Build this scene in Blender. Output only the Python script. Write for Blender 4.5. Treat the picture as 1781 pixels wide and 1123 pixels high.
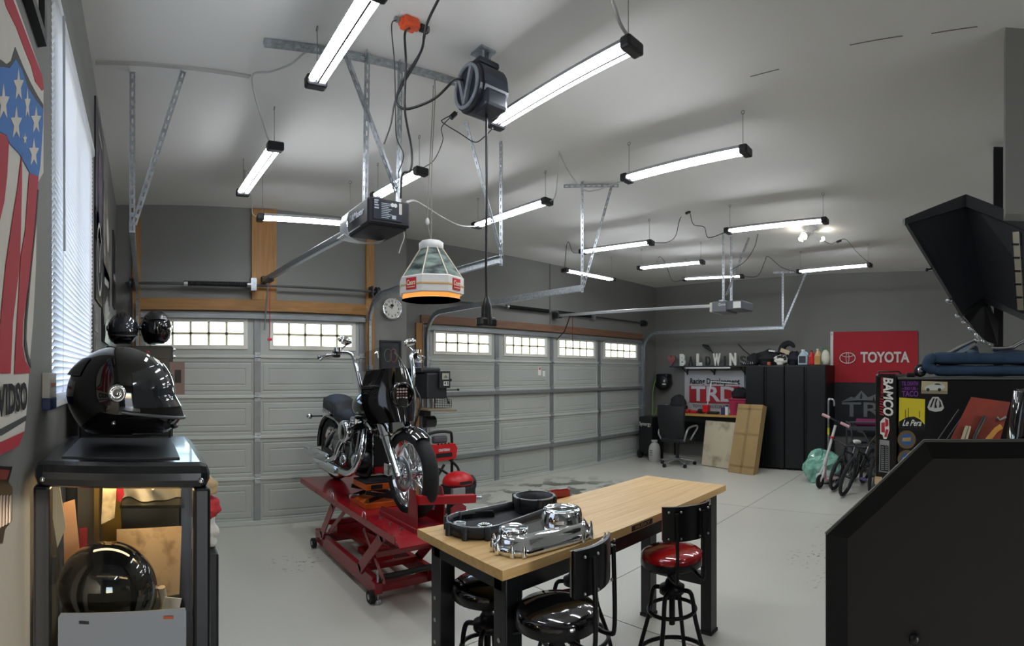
import bpy, bmesh, math, random
from math import sin, cos, tan, pi, atan2, radians as R, sqrt, hypot
from mathutils import Vector as V, Matrix

random.seed(7)
for o in list(bpy.data.objects):
    bpy.data.objects.remove(o)
SC = bpy.context.scene
COL = SC.collection

# ------------------------------------------------------------------ camera (a level, hand-swept panorama), world, exposure
F, XN, YH, EYE = 904.0, 252.0, 648.0, 1.64       # pixels per radian, pixel column of +Y, horizon row, eye height
cam = bpy.data.cameras.new('camera')
cam.type = 'PANO'
cam.panorama_type = 'CENTRAL_CYLINDRICAL'
cam.central_cylindrical_radius = 1.0
cam.central_cylindrical_range_u_min = -890.5 / F
cam.central_cylindrical_range_u_max = 890.5 / F
cam.central_cylindrical_range_v_min = -(1123 - YH) / F
cam.central_cylindrical_range_v_max = YH / F
cam.clip_start = 0.02
camo = bpy.data.objects.new('camera', cam)
COL.objects.link(camo)
camo.location = (0, 0, EYE)
camo.rotation_euler = (pi / 2, 0, -(890.5 - XN) / F)
SC.camera = camo

world = bpy.data.worlds.new('world')
SC.world = world
world.use_nodes = True
wn = world.node_tree
wn.nodes.clear()
wo = wn.nodes.new('ShaderNodeOutputWorld')
wb = wn.nodes.new('ShaderNodeBackground')
ws = wn.nodes.new('ShaderNodeTexSky')
ws.sky_type = 'NISHITA'
ws.sun_disc = False
ws.sun_elevation = R(38)
ws.sun_rotation = R(200)
wb.inputs[1].default_value = 0.85
wn.links.new(ws.outputs[0], wb.inputs[0])
wn.links.new(wb.outputs[0], wo.inputs[0])

sun = bpy.data.lights.new('sun', 'SUN')
sun.energy = 5.0
sun.angle = R(0.6)
sun.color = (1.0, 0.86, 0.68)
suno = bpy.data.objects.new('sun', sun)
COL.objects.link(suno)
suno.rotation_euler = V((-1.5, 4.3, -0.75)).to_track_quat('-Z', 'Y').to_euler()      # low sun through the side door behind the viewer
LED_E = 30.0
SC.view_settings.view_transform = 'Standard'
SC.view_settings.look = 'None'
SC.view_settings.gamma = 1.0
SC.view_settings.use_curve_mapping = False
SC.view_settings.exposure = 0.72
SC.cycles.use_denoising = True
SC.cycles.max_bounces = 8
SC.cycles.transparent_max_bounces = 16

# ------------------------------------------------------------------ pixel helpers: a pixel gives a direction, a plane gives the distance
def ray(x, y):
    t = (x - XN) / F
    return V((sin(t), cos(t), (YH - y) / F))
def pD(x, y, d):
    r = ray(x, y); return V((r.x * d, r.y * d, EYE + r.z * d))
def pX(x, y, X): return pD(x, y, X / ray(x, y).x)
def pY(x, y, Y): return pD(x, y, Y / ray(x, y).y)
def pZ(x, y, Z): return pD(x, y, (Z - EYE) / ray(x, y).z)

# ------------------------------------------------------------------ materials
MATS = {}
def lin(c):
    c = c / 255.0
    return c / 12.92 if c <= 0.04045 else ((c + 0.055) / 1.055) ** 2.4
def rgb(h):
    return (lin(int(h[0:2], 16)), lin(int(h[2:4], 16)), lin(int(h[4:6], 16)), 1)
def mat(name, col, rough=0.5, metal=0.0, var=0.0, scale=8.0, col2=None, bump=0.0, bscale=60.0, emit=0.0, coat=0.0, stretch=None, spec=0.5, alpha=1.0, trans=0.0, thr=(0.35, 0.65), ecol=None):
    if name in MATS: return MATS[name]
    m = bpy.data.materials.new(name)
    m.use_nodes = True
    nt = m.node_tree
    b = nt.nodes['Principled BSDF']
    c = rgb(col)
    b.inputs['Base Color'].default_value = c
    b.inputs['Roughness'].default_value = rough
    b.inputs['Metallic'].default_value = metal
    b.inputs['Specular IOR Level'].default_value = spec
    b.inputs['Coat Weight'].default_value = coat
    b.inputs['Coat Roughness'].default_value = 0.05
    b.inputs['Alpha'].default_value = alpha
    b.inputs['Transmission Weight'].default_value = trans
    if emit:
        b.inputs['Emission Color'].default_value = rgb(ecol or col)
        b.inputs['Emission Strength'].default_value = emit
    if var or col2 or bump:
        tc = nt.nodes.new('ShaderNodeTexCoord')
        mp = nt.nodes.new('ShaderNodeMapping')
        if stretch: mp.inputs['Scale'].default_value = stretch
        nt.links.new(tc.outputs['Object'], mp.inputs[0])
    if var or col2:
        nz = nt.nodes.new('ShaderNodeTexNoise')
        nz.inputs['Scale'].default_value = scale
        nz.inputs['Detail'].default_value = 6
        nt.links.new(mp.outputs[0], nz.inputs[0])
        cr = nt.nodes.new('ShaderNodeValToRGB')
        cr.color_ramp.elements[0].position = thr[0]
        cr.color_ramp.elements[1].position = thr[1]
        if col2:
            a_, b_ = rgb(col2), c
        else:
            a_ = tuple(max(0, k * (1 - var)) for k in c[:3]) + (1,)
            b_ = tuple(min(1, k * (1 + var)) for k in c[:3]) + (1,)
        cr.color_ramp.elements[0].color = a_
        cr.color_ramp.elements[1].color = b_
        nt.links.new(nz.outputs[0], cr.inputs[0])
        nt.links.new(cr.outputs[0], b.inputs['Base Color'])
    if bump:
        n2 = nt.nodes.new('ShaderNodeTexNoise')
        n2.inputs['Scale'].default_value = bscale
        n2.inputs['Detail'].default_value = 3
        nt.links.new(mp.outputs[0], n2.inputs[0])
        bp = nt.nodes.new('ShaderNodeBump')
        bp.inputs['Strength'].default_value = bump
        bp.inputs['Distance'].default_value = 0.01
        nt.links.new(n2.outputs[0], bp.inputs['Height'])
        nt.links.new(bp.outputs[0], b.inputs['Normal'])
    MATS[name] = m
    return m
def glassmat(name, tint='FFFFFF', gloss=0.08, rough=0.02):
    """thin clear sheet: lets light straight through and mirrors a little"""
    if name in MATS: return MATS[name]
    m = bpy.data.materials.new(name); m.use_nodes = True
    nt = m.node_tree; nt.nodes.clear()
    o = nt.nodes.new('ShaderNodeOutputMaterial')
    mx = nt.nodes.new('ShaderNodeMixShader')
    tr = nt.nodes.new('ShaderNodeBsdfTransparent'); tr.inputs[0].default_value = rgb(tint)
    gl = nt.nodes.new('ShaderNodeBsdfGlossy'); gl.inputs['Roughness'].default_value = rough
    fr = nt.nodes.new('ShaderNodeFresnel'); fr.inputs[0].default_value = 1.45
    ad = nt.nodes.new('ShaderNodeMath'); ad.operation = 'MULTIPLY'; ad.inputs[1].default_value = gloss * 12
    nt.links.new(fr.outputs[0], ad.inputs[0]); ad.use_clamp = True
    nt.links.new(ad.outputs[0], mx.inputs[0])
    nt.links.new(tr.outputs[0], mx.inputs[1]); nt.links.new(gl.outputs[0], mx.inputs[2])
    nt.links.new(mx.outputs[0], o.inputs[0])
    MATS[name] = m
    return m

def blk(): return mat('black_powder_coat', '101114', 0.45)
def gblk(): return mat('gloss_black_paint', '050506', 0.06, coat=1.0)
def rubber(): return mat('black_rubber', '17181A', 0.75, bump=0.15, bscale=120)
def plast(): return mat('black_plastic', '141518', 0.38)
def chrome(): return mat('chrome', 'DADDE0', 0.06, 1.0)
def steel(): return mat('brushed_steel', 'A9ACAE', 0.32, 1.0)
def galv(): return mat('galvanised_steel', 'AEB4B8', 0.42, 0.9, var=0.18, scale=40)
def redp(): return mat('red_enamel', 'A5121C', 0.28, coat=0.4)
def redpl(): return mat('red_plastic', 'C4171C', 0.35)
def white(): return mat('white_paint', 'E4E4E0', 0.5)
def ink(n, h, r=0.6): return mat(n, h, r)

# ------------------------------------------------------------------ mesh builder
class MB:
    def __init__(s): s.v = []; s.f = []; s.sm = []
    def add(s, vs, fs, smooth=False):
        n = len(s.v); s.v += [V(p) for p in vs]
        s.f += [tuple(i + n for i in f) for f in fs]; s.sm += [smooth] * len(fs)
        return s
    def box(s, c, d, rot=None, bev=0.0):
        hx, hy, hz = d[0] / 2, d[1] / 2, d[2] / 2
        if bev:
            bm = bmesh.new()
            bmesh.ops.create_cube(bm, size=1)
            for v in bm.verts: v.co = V((v.co.x * d[0], v.co.y * d[1], v.co.z * d[2]))
            bmesh.ops.bevel(bm, geom=bm.edges[:], offset=min(bev, min(d) * 0.45), segments=2, affect='EDGES', profile=0.5)
            bm.verts.index_update()
            vs = [v.co.copy() for v in bm.verts]; fs = [tuple(v.index for v in f.verts) for f in bm.faces]; bm.free()
        else:
            vs = [V((x, y, z)) for x in (-hx, hx) for y in (-hy, hy) for z in (-hz, hz)]
            fs = [(0, 1, 3, 2), (4, 6, 7, 5), (0, 4, 5, 1), (2, 3, 7, 6), (0, 2, 6, 4), (1, 5, 7, 3)]
        M = rot if rot is not None else Matrix.Identity(3)
        return s.add([M @ v + V(c) for v in vs], fs)
    def bx(s, x0, x1, y0, y1, z0, z1, bev=0.0):
        return s.box(((x0 + x1) / 2, (y0 + y1) / 2, (z0 + z1) / 2), (abs(x1 - x0), abs(y1 - y0), abs(z1 - z0)), None, bev)
    def bar(s, a, b, w, h, up=(0, 0, 1), bev=0.0):
        a, b = V(a), V(b); d = (b - a); L = d.length; d.normalize()
        u = V(up)
        if abs(u.dot(d)) > 0.99: u = V((0, 1, 0))
        sx = d.cross(u).normalized(); uz = sx.cross(d)
        return s.box((a + b) / 2, (w, L, h), Matrix((sx, d, uz)).transposed(), bev)
    def cyl(s, a, b, r0, r1=None, n=16, caps=True, smooth=True):
        a, b = V(a), V(b); r1 = r0 if r1 is None else r1
        d = (b - a).normalized(); u = V((0, 0, 1)) if abs(d.z) < 0.9 else V((1, 0, 0))
        p = d.cross(u).normalized(); q = d.cross(p)
        vs = []
        for c, r in ((a, r0), (b, r1)):
            for i in range(n):
                k = 2 * pi * i / n; vs.append(c + p * (r * cos(k)) + q * (r * sin(k)))
        fs = [(i, (i + 1) % n, n + (i + 1) % n, n + i) for i in range(n)]
        s.add(vs, fs, smooth)
        if caps: s.add(vs, [tuple(range(n - 1, -1, -1)), tuple(range(n, 2 * n))])
        return s
    def tube(s, path, r, n=8, closed=False, caps=True):
        P = [V(p) for p in path]; m = len(P)
        rr = r if isinstance(r, (list, tuple)) else [r] * m
        vs = []; ref = None
        for i in range(m):
            a = P[(i - 1) % m] if (closed or i) else P[0]
            b = P[(i + 1) % m] if (closed or i < m - 1) else P[-1]
            d = (b - a)
            if d.length < 1e-9: d = V((0, 0, 1))
            d.normalize()
            if ref is None:
                ref = V((0, 0, 1)) if abs(d.z) < 0.9 else V((1, 0, 0))
            p = (ref - d * ref.dot(d))
            if p.length < 1e-6: p = d.orthogonal()
            p.normalize(); q = d.cross(p); ref = p
            for k in range(n):
                t = 2 * pi * k / n; vs.append(P[i] + p * (rr[i] * cos(t)) + q * (rr[i] * sin(t)))
        fs = []
        for i in range(m if closed else m - 1):
            j = (i + 1) % m
            for k in range(n):
                fs.append((i * n + k, i * n + (k + 1) % n, j * n + (k + 1) % n, j * n + k))
        s.add(vs, fs, True)
        if caps and not closed:
            s.add(vs, [tuple(range(n - 1, -1, -1)), tuple(range((m - 1) * n, m * n))])
        return s
    def lathe(s, prof, c=(0, 0, 0), axis=(0, 0, 1), n=24, smooth=True, caps=True, start=0.0):
        """prof: [(radius, height along axis)]"""
        c = V(c); d = V(axis).normalized(); u = V((0, 0, 1)) if abs(d.z) < 0.9 else V((0, 1, 0))
        p = d.cross(u).normalized(); q = d.cross(p); vs = []
        if abs(d.z) > 0.9: p, q = V((1, 0, 0)), V((0, 1, 0))
        for r, h in prof:
            for i in range(n):
                k = start + 2 * pi * i / n; vs.append(c + d * h + p * (r * cos(k)) + q * (r * sin(k)))
        fs = [(j * n + i, j * n + (i + 1) % n, (j + 1) * n + (i + 1) % n, (j + 1) * n + i) for j in range(len(prof) - 1) for i in range(n)]
        s.add(vs, fs, smooth)
        if caps:
            if prof[0][0] > 1e-5: s.add(vs, [tuple(range(n - 1, -1, -1))])
            if prof[-1][0] > 1e-5: s.add(vs, [tuple(range((len(prof) - 1) * n, len(prof) * n))])
        return s
    def prism(s, poly, o, ux, uy, th, smooth=False):
        """poly in (u,v) on the plane o+u*ux+v*uy, extruded by th along ux x uy"""
        o, ux, uy = V(o), V(ux), V(uy); nrm = ux.cross(uy).normalized()
        n = len(poly)
        vs = [o + ux * u + uy * v for u, v in poly]; vs += [p + nrm * th for p in vs]
        fs = [tuple(range(n - 1, -1, -1)), tuple(range(n, 2 * n))]
        s.add(vs, fs)
        s.add(vs, [(i, (i + 1) % n, n + (i + 1) % n, n + i) for i in range(n)], smooth)
        return s
    def ball(s, c, r, n=16, m=10, rot=None, f=None):
        r = (r, r, r) if not isinstance(r, (list, tuple)) else r
        M = rot if rot is not None else Matrix.Identity(3); c = V(c); vs = []
        for j in range(m + 1):
            a = -pi / 2 + pi * j / m
            for i in range(n):
                k = 2 * pi * i / n
                p = V((r[0] * cos(a) * cos(k), r[1] * cos(a) * sin(k), r[2] * sin(a)))
                if f: p = f(p)
                vs.append(M @ p + c)
        return s.add(vs, [(j * n + i, j * n + (i + 1) % n, (j + 1) * n + (i + 1) % n, (j + 1) * n + i) for j in range(m) for i in range(n)], True)
    def grid(s, nu, nv, fn, th=0.0, smooth=True):
        vs = [V(fn(i / nu, j / nv)) for j in range(nv + 1) for i in range(nu + 1)]
        w = nu + 1
        fs = [(j * w + i, j * w + i + 1, (j + 1) * w + i + 1, (j + 1) * w + i) for j in range(nv) for i in range(nu)]
        s.add(vs, fs, smooth)
        if th:
            n = (vs[1] - vs[0]).cross(vs[w] - vs[0]).normalized() * th
            s.add([v - n for v in vs], [f[::-1] for f in fs], smooth)
            rim = [i for i in range(w)] + [j * w + nu for j in range(1, nv + 1)] + [nv * w + i for i in range(nu - 1, -1, -1)] + [j * w for j in range(nv - 1, 0, -1)]
            k = len(rim); rv = [vs[i] for i in rim] + [vs[i] - n for i in rim]
            s.add(rv, [(i, k + i, k + (i + 1) % k, (i + 1) % k) for i in range(k)])
        return s
    def torus(s, c, axis, Rr, r, n=32, m=10):
        c = V(c); d = V(axis).normalized(); p = d.orthogonal().normalized(); q = d.cross(p)
        return s.tube([c + p * (Rr * cos(2 * pi * i / n)) + q * (Rr * sin(2 * pi * i / n)) for i in range(n)], r, m, closed=True)
    def move(s, M):
        s.v = [M @ v for v in s.v]; return s
    def build(s, name, m, parent=None, world=True):
        me = bpy.data.meshes.new(name)
        vs = s.v
        if parent is not None and world:
            Mi = WM(parent).inverted(); vs = [Mi @ v for v in vs]
        me.from_pydata([tuple(v) for v in vs], [], s.f)
        me.polygons.foreach_set('use_smooth', s.sm)
        me.validate(); me.update()
        if m is not None: me.materials.append(m)
        o = bpy.data.objects.new(name, me); COL.objects.link(o)
        if parent is not None: o.parent = parent
        return o
def WM(o):
    M = Matrix.Translation(o.location) @ o.rotation_euler.to_matrix().to_4x4()
    return WM(o.parent) @ M if o.parent else M
def tag(o, label, cat, group=None):
    o['label'] = label; o['category'] = cat
    if group: o['group'] = group
    return o
def thing(name, label, cat, loc=(0, 0, 0), rotz=0, group=None):
    o = bpy.data.objects.new(name, None); COL.objects.link(o)
    o.location = loc; o.rotation_euler = (0, 0, rotz); o.empty_display_size = 0.1
    return tag(o, label, cat, group)
def struct(name, mb, m, parent=None):
    o = mb.build(name, m, parent)
    if parent is None: o['kind'] = 'structure'
    return o
def sempty(name, loc=(0, 0, 0)):
    o = bpy.data.objects.new(name, None); COL.objects.link(o); o.location = loc; o['kind'] = 'structure'
    return o
def dup(root, loc=None, label=None, rotz=None, parent=None):
    r = root.copy(); COL.objects.link(r)
    if loc is not None: r.location = loc
    if rotz is not None: r.rotation_euler = (0, 0, rotz)
    if label: r['label'] = label
    if parent is not None: r.parent = parent
    for ch in list(root.children):
        dup(ch, parent=r)
    return r
def text(s, size, o, ux, uy, m, name='lettering', parent=None, th=0.002, bold=0.0, shear=0.0, align='CENTER', width=None, space=1.0, sy=1.0):
    """flat lettering centred at o; ux = reading direction, uy = up"""
    cu = bpy.data.curves.new(name, 'FONT'); cu.body = s; cu.size = size; cu.align_x = align; cu.align_y = 'CENTER'
    cu.extrude = th / 2; cu.offset = bold; cu.shear = shear; cu.space_character = space; cu.resolution_u = 3
    to = bpy.data.objects.new(name, cu); COL.objects.link(to)
    dg = bpy.context.evaluated_depsgraph_get(); dg.update()
    me = bpy.data.meshes.new_from_object(to.evaluated_get(dg))
    bpy.data.objects.remove(to); bpy.data.curves.remove(cu)
    ux, uy, o = V(ux).normalized(), V(uy).normalized(), V(o); nz = ux.cross(uy)
    vs = [v.co.copy() for v in me.vertices]; fs = [tuple(p.vertices) for p in me.polygons]
    bpy.data.meshes.remove(me)
    k = 1.0
    if width and vs:
        k = width / (max(v.x for v in vs) - min(v.x for v in vs))
    mb = MB().add([o + ux * (v.x * k) + uy * (v.y * sy) + nz * v.z for v in vs], fs)
    return mb.build(name, m, parent)
def smoothpath(pts, n=6):
    """Catmull-Rom through pts"""
    P = [V(p) for p in pts]; P = [P[0] * 2 - P[1]] + P + [P[-1] * 2 - P[-2]]; out = []
    for i in range(1, len(P) - 2):
        for k in range(n):
            t = k / n; a, b, c, d = P[i - 1], P[i], P[i + 1], P[i + 2]
            out.append(0.5 * ((2 * b) + (c - a) * t + (2 * a - 5 * b + 4 * c - d) * t * t + (3 * b - a - 3 * c + d) * t ** 3))
    out.append(P[-2]); return out
def cord(name, label, pts, r, m, cat='cord', n=6, group=None):
    return tag(MB().tube(smoothpath(pts, n), r, 6).build(name, m), label, cat, group)
XA, YA, ZA = V((1, 0, 0)), V((0, 1, 0)), V((0, 0, 1))

# ------------------------------------------------------------------ the room
XL, XR, Y1, Y2, YB, H = -0.30, 8.97, 5.45, 5.98, -3.2, 3.40
JOG = 3.0
def floormat():
    m = mat('floor_epoxy', 'C6C5BA', 0.32, var=0.02, scale=0.9)
    nt = m.node_tree; b = nt.nodes['Principled BSDF']
    tc = nt.nodes.new('ShaderNodeTexCoord')
    def noise(sc, lo, hi, det=5, dist=0.0):
        n = nt.nodes.new('ShaderNodeTexNoise'); n.inputs['Scale'].default_value = sc; n.inputs['Detail'].default_value = det; n.inputs['Distortion'].default_value = dist
        nt.links.new(tc.outputs['Object'], n.inputs[0])
        r = nt.nodes.new('ShaderNodeMapRange'); r.inputs[1].default_value = lo; r.inputs[2].default_value = hi
        nt.links.new(n.outputs[0], r.inputs[0]); return r.outputs[0]
    def mul(a, c):
        k = nt.nodes.new('ShaderNodeMath'); k.operation = 'MULTIPLY'; nt.links.new(a, k.inputs[0]); nt.links.new(c, k.inputs[1]); return k.outputs[0]
    def dist(c, lo, hi, sc):
        mp = nt.nodes.new('ShaderNodeMapping'); mp.inputs['Location'].default_value = (-c[0] * sc[0], -c[1] * sc[1], 0); mp.inputs['Scale'].default_value = (sc[0], sc[1], 0)
        nt.links.new(tc.outputs['Object'], mp.inputs[0])
        l = nt.nodes.new('ShaderNodeVectorMath'); l.operation = 'LENGTH'; nt.links.new(mp.outputs[0], l.inputs[0])
        r = nt.nodes.new('ShaderNodeMapRange'); r.inputs[1].default_value = hi; r.inputs[2].default_value = lo
        nt.links.new(l.outputs[1], r.inputs[0]); return r.outputs[0]
    def mixc(fac, base, col):
        x = nt.nodes.new('ShaderNodeMix'); x.data_type = 'RGBA'
        nt.links.new(fac, x.inputs[0]); nt.links.new(base, x.inputs[6]); x.inputs[7].default_value = rgb(col); return x.outputs[2]
    base = b.inputs['Base Color'].links[0].from_socket
    spots = None
    for c_ in ((3.9, 0.75), (4.05, 0.95), (4.5, 1.3), (5.4, 1.3), (1.35, 4.3), (2.1, 1.2), (5.2, 4.2)):
        s_ = dist(c_, 0.0, 0.4, (1, 1.3))
        if spots is None: spots = s_
        else:
            k = nt.nodes.new('ShaderNodeMath'); k.operation = 'MAXIMUM'; nt.links.new(spots, k.inputs[0]); nt.links.new(s_, k.inputs[1]); spots = k.outputs[0]
    chips = mul(noise(24, 0.60, 0.63, 4), spots)          # flaked paint
    damp = mul(noise(3.6, 0.5, 0.54, 4, 0.6), dist((5.0, 5.0), 0.5, 1.0, (0.7, 0.95)))     # wet patches by the wide door
    c = mixc(chips, base, '55564F'); c = mixc(damp, c, '66675F')
    nt.links.new(c, b.inputs['Base Color'])
    return m
floor = struct('floor', MB().bx(XL - 0.2, XR + 0.2, YB - 0.2, Y2 + 0.3, -0.12, -0.012), mat('joint_dirt', '2B2B28', 0.9))
fm = floormat()
for x0, x1 in ((XL - 0.2, 2.72), (2.72, 5.83), (5.83, XR + 0.2)):
    for y0, y1 in ((YB - 0.2, 2.55), (2.55, Y2 + 0.3)):
        MB().bx(x0 + 0.004, x1 - 0.004, y0 + 0.004, y1 - 0.004, -0.1, 0).build('concrete_slab', fm, floor)
ceil_m = mat('ceiling_paint', 'DBDAD6', 0.75, var=0.03, scale=0.8, bump=0.03, bscale=9)
ceiling = struct('ceiling', MB().bx(XL - 0.2, XR + 0.2, YB - 0.2, Y2 + 0.3, H, H + 0.12), ceil_m)
MB().bar((-0.28, 2.93, H - 0.004), (0.62, 3.02, H - 0.004), 0.03, 0.01).build('painted_cable_strip', mat('strip_paint', 'B4B3AE', 0.6), ceiling)
for a, b_ in (((1305, 133), (1355, 120)), ((1478, 78), (1570, 62)), ((1620, 58), (1700, 46))):
    p, q = pZ(*a, H), pZ(*b_, H)
    MB().bar(p - ZA * 0.001, q - ZA * 0.001, 0.004, 0.003).build('hairline_crack', mat('crack', '6B6A66', 0.9), ceiling)
wm = mat('grey_wall_paint', '787874', 0.72, var=0.03, scale=1.2, bump=0.06, bscale=70)
WZ0, WZ1, WY0, WY1 = 1.55, 2.86, 1.66, 2.86       # window in the left wall
w = MB()
w.bx(XL - 0.12, XL, YB - 0.1, WY0, 0, H); w.bx(XL - 0.12, XL, WY1, Y1 + 0.2, 0, H)
w.bx(XL - 0.12, XL, WY0, WY1, 0, WZ0); w.bx(XL - 0.12, XL, WY0, WY1, WZ1, H)
struct('wall_left', w, wm)
D1X = (-0.05, 1.20, 2.45); D2X = (3.60, 4.82, 5.96, 7.16, 8.44); DZ = 2.285
w = MB().bx(XL, D1X[0], Y1, Y1 + 0.14, 0, H).bx(D1X[0], D1X[-1], Y1, Y1 + 0.14, DZ, H).bx(D1X[-1], JOG, Y1, Y1 + 0.14, 0, H)
struct('wall_front', w, wm)
struct('wall_jog', MB().bx(JOG - 0.12, JOG, Y1 + 0.14, Y2 + 0.14, 0, H), wm)
w = MB().bx(JOG, D2X[0], Y2, Y2 + 0.14, 0, H).bx(D2X[0], D2X[-1], Y2, Y2 + 0.14, DZ, H).bx(D2X[-1], XR, Y2, Y2 + 0.14, 0, H)
struct('wall_front_recess', w, wm)
struct('wall_right', MB().bx(XR, XR + 0.12, YB, Y2 + 0.14, 0, H), wm)
struct('wall_back', MB().bx(XL - 0.12, 0.40, YB - 0.12, YB, 0, H).bx(1.36, XR + 0.12, YB - 0.12, YB, 0, H).bx(0.40, 1.36, YB - 0.12, YB, 2.12, H), wm)
struct('wall_bulkhead', MB().bx(2.64, 2.76, YB, -0.225, 2.45, H), mat('stub_wall_paint', '8B8985', 0.75, bump=0.05, bscale=70))
struct('ground_outside', MB().bx(-40, 40, -40, 60, -0.3, -0.125), mat('driveway_concrete', 'B8B2A6', 0.9, var=0.1, scale=2))
# pine framing boards around the doors
pine = mat('pine_board', 'A87C45', 0.6, col2='8F6636', scale=3, stretch=(14, 14, 1.2), thr=(0.3, 0.7))
pineh = mat('pine_board_flat', 'A07440', 0.6, col2='86602F', scale=3, stretch=(1.2, 14, 14), thr=(0.3, 0.7))
pineb = mat('pine_board_brown', '7C5A44', 0.65, col2='694A37', scale=3, stretch=(1.2, 14, 14), thr=(0.3, 0.7))
k = 0
def trim(mb, m):
    global k
    k += 1
    return struct('trim_%d' % k, mb, m)
trim(MB().bx(-0.13, -0.045, Y1 - 0.035, Y1, 0.0, H - 0.01), pine)
trim(MB().bx(1.13, 1.40, Y1 - 0.04, Y1, 2.42, H - 0.01), pine)
trim(MB().bx(2.46, 2.56, Y1 - 0.035, Y1, 0, H - 0.12), pine)
trim(MB().bx(-0.045, 2.46, Y1 - 0.035, Y1, 2.30, 2.42), pineh)
trim(MB().bx(3.50, 8.44, Y2 - 0.035, Y2, 2.30, 2.41), pineb)
trim(MB().bx(3.42, 3.52, Y2 - 0.035, Y2, 0, 2.30), pine)
trim(MB().bx(5.895, 5.915, Y2 - 0.008, Y2, 2.42, H), mat('seam_shadow_strip', '5E5E5B', 0.8))  # narrow darker strip marking the control joint in the wall

# ------------------------------------------------------------------ sectional garage doors
ZR = (0.015, 0.50, 0.945, 1.38, 1.81, DZ)
door_m = mat('door_enamel', 'A6AAA4', 0.45, var=0.02, scale=2)
rail_m = mat('door_rail_enamel', 'B6BAB4', 0.35)
stile_m = mat('door_stile_galvanised', '8C9092', 0.4, 0.5, var=0.06, scale=10)
win_m = mat('window_trim_white', 'D8D6CC', 0.5)
def pane_mat():
    return glassmat('door_window_glass', 'F6F3EA', 0.05)
def panel_mesh(w_, h_):
    """embossed steel field: frame, groove, raised centre (local, facing -Y)"""
    mb = MB(); lv = [(0, 0), (0.05, 0), (0.058, 0.007), (0.066, 0.007), (0.074, 0.001), (0.12, 0.001), (0.126, 0.005), (0.134, 0.005), (0.14, 0.0)]
    vs = []
    for ins, d in lv:
        i = min(ins, h_ * 0.45)
        vs += [(-w_ / 2 + i, d, -h_ / 2 + i), (w_ / 2 - i, d, -h_ / 2 + i), (w_ / 2 - i, d, h_ / 2 - i), (-w_ / 2 + i, d, h_ / 2 - i)]
    fs = [(j * 4 + q, j * 4 + (q + 1) % 4, (j + 1) * 4 + (q + 1) % 4, (j + 1) * 4 + q) for j in range(len(lv) - 1) for q in range(4)]
    n = (len(lv) - 1) * 4; fs.append((n, n + 1, n + 2, n + 3))
    mb.add(vs, fs); b0 = [(x, 0.03, z) for x, _, z in vs[:4]]
    mb.add(list(vs[:4]) + b0, [(q, 4 + q, 4 + (q + 1) % 4, (q + 1) % 4) for q in range(4)] + [(7, 6, 5, 4)])
    return mb
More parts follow.
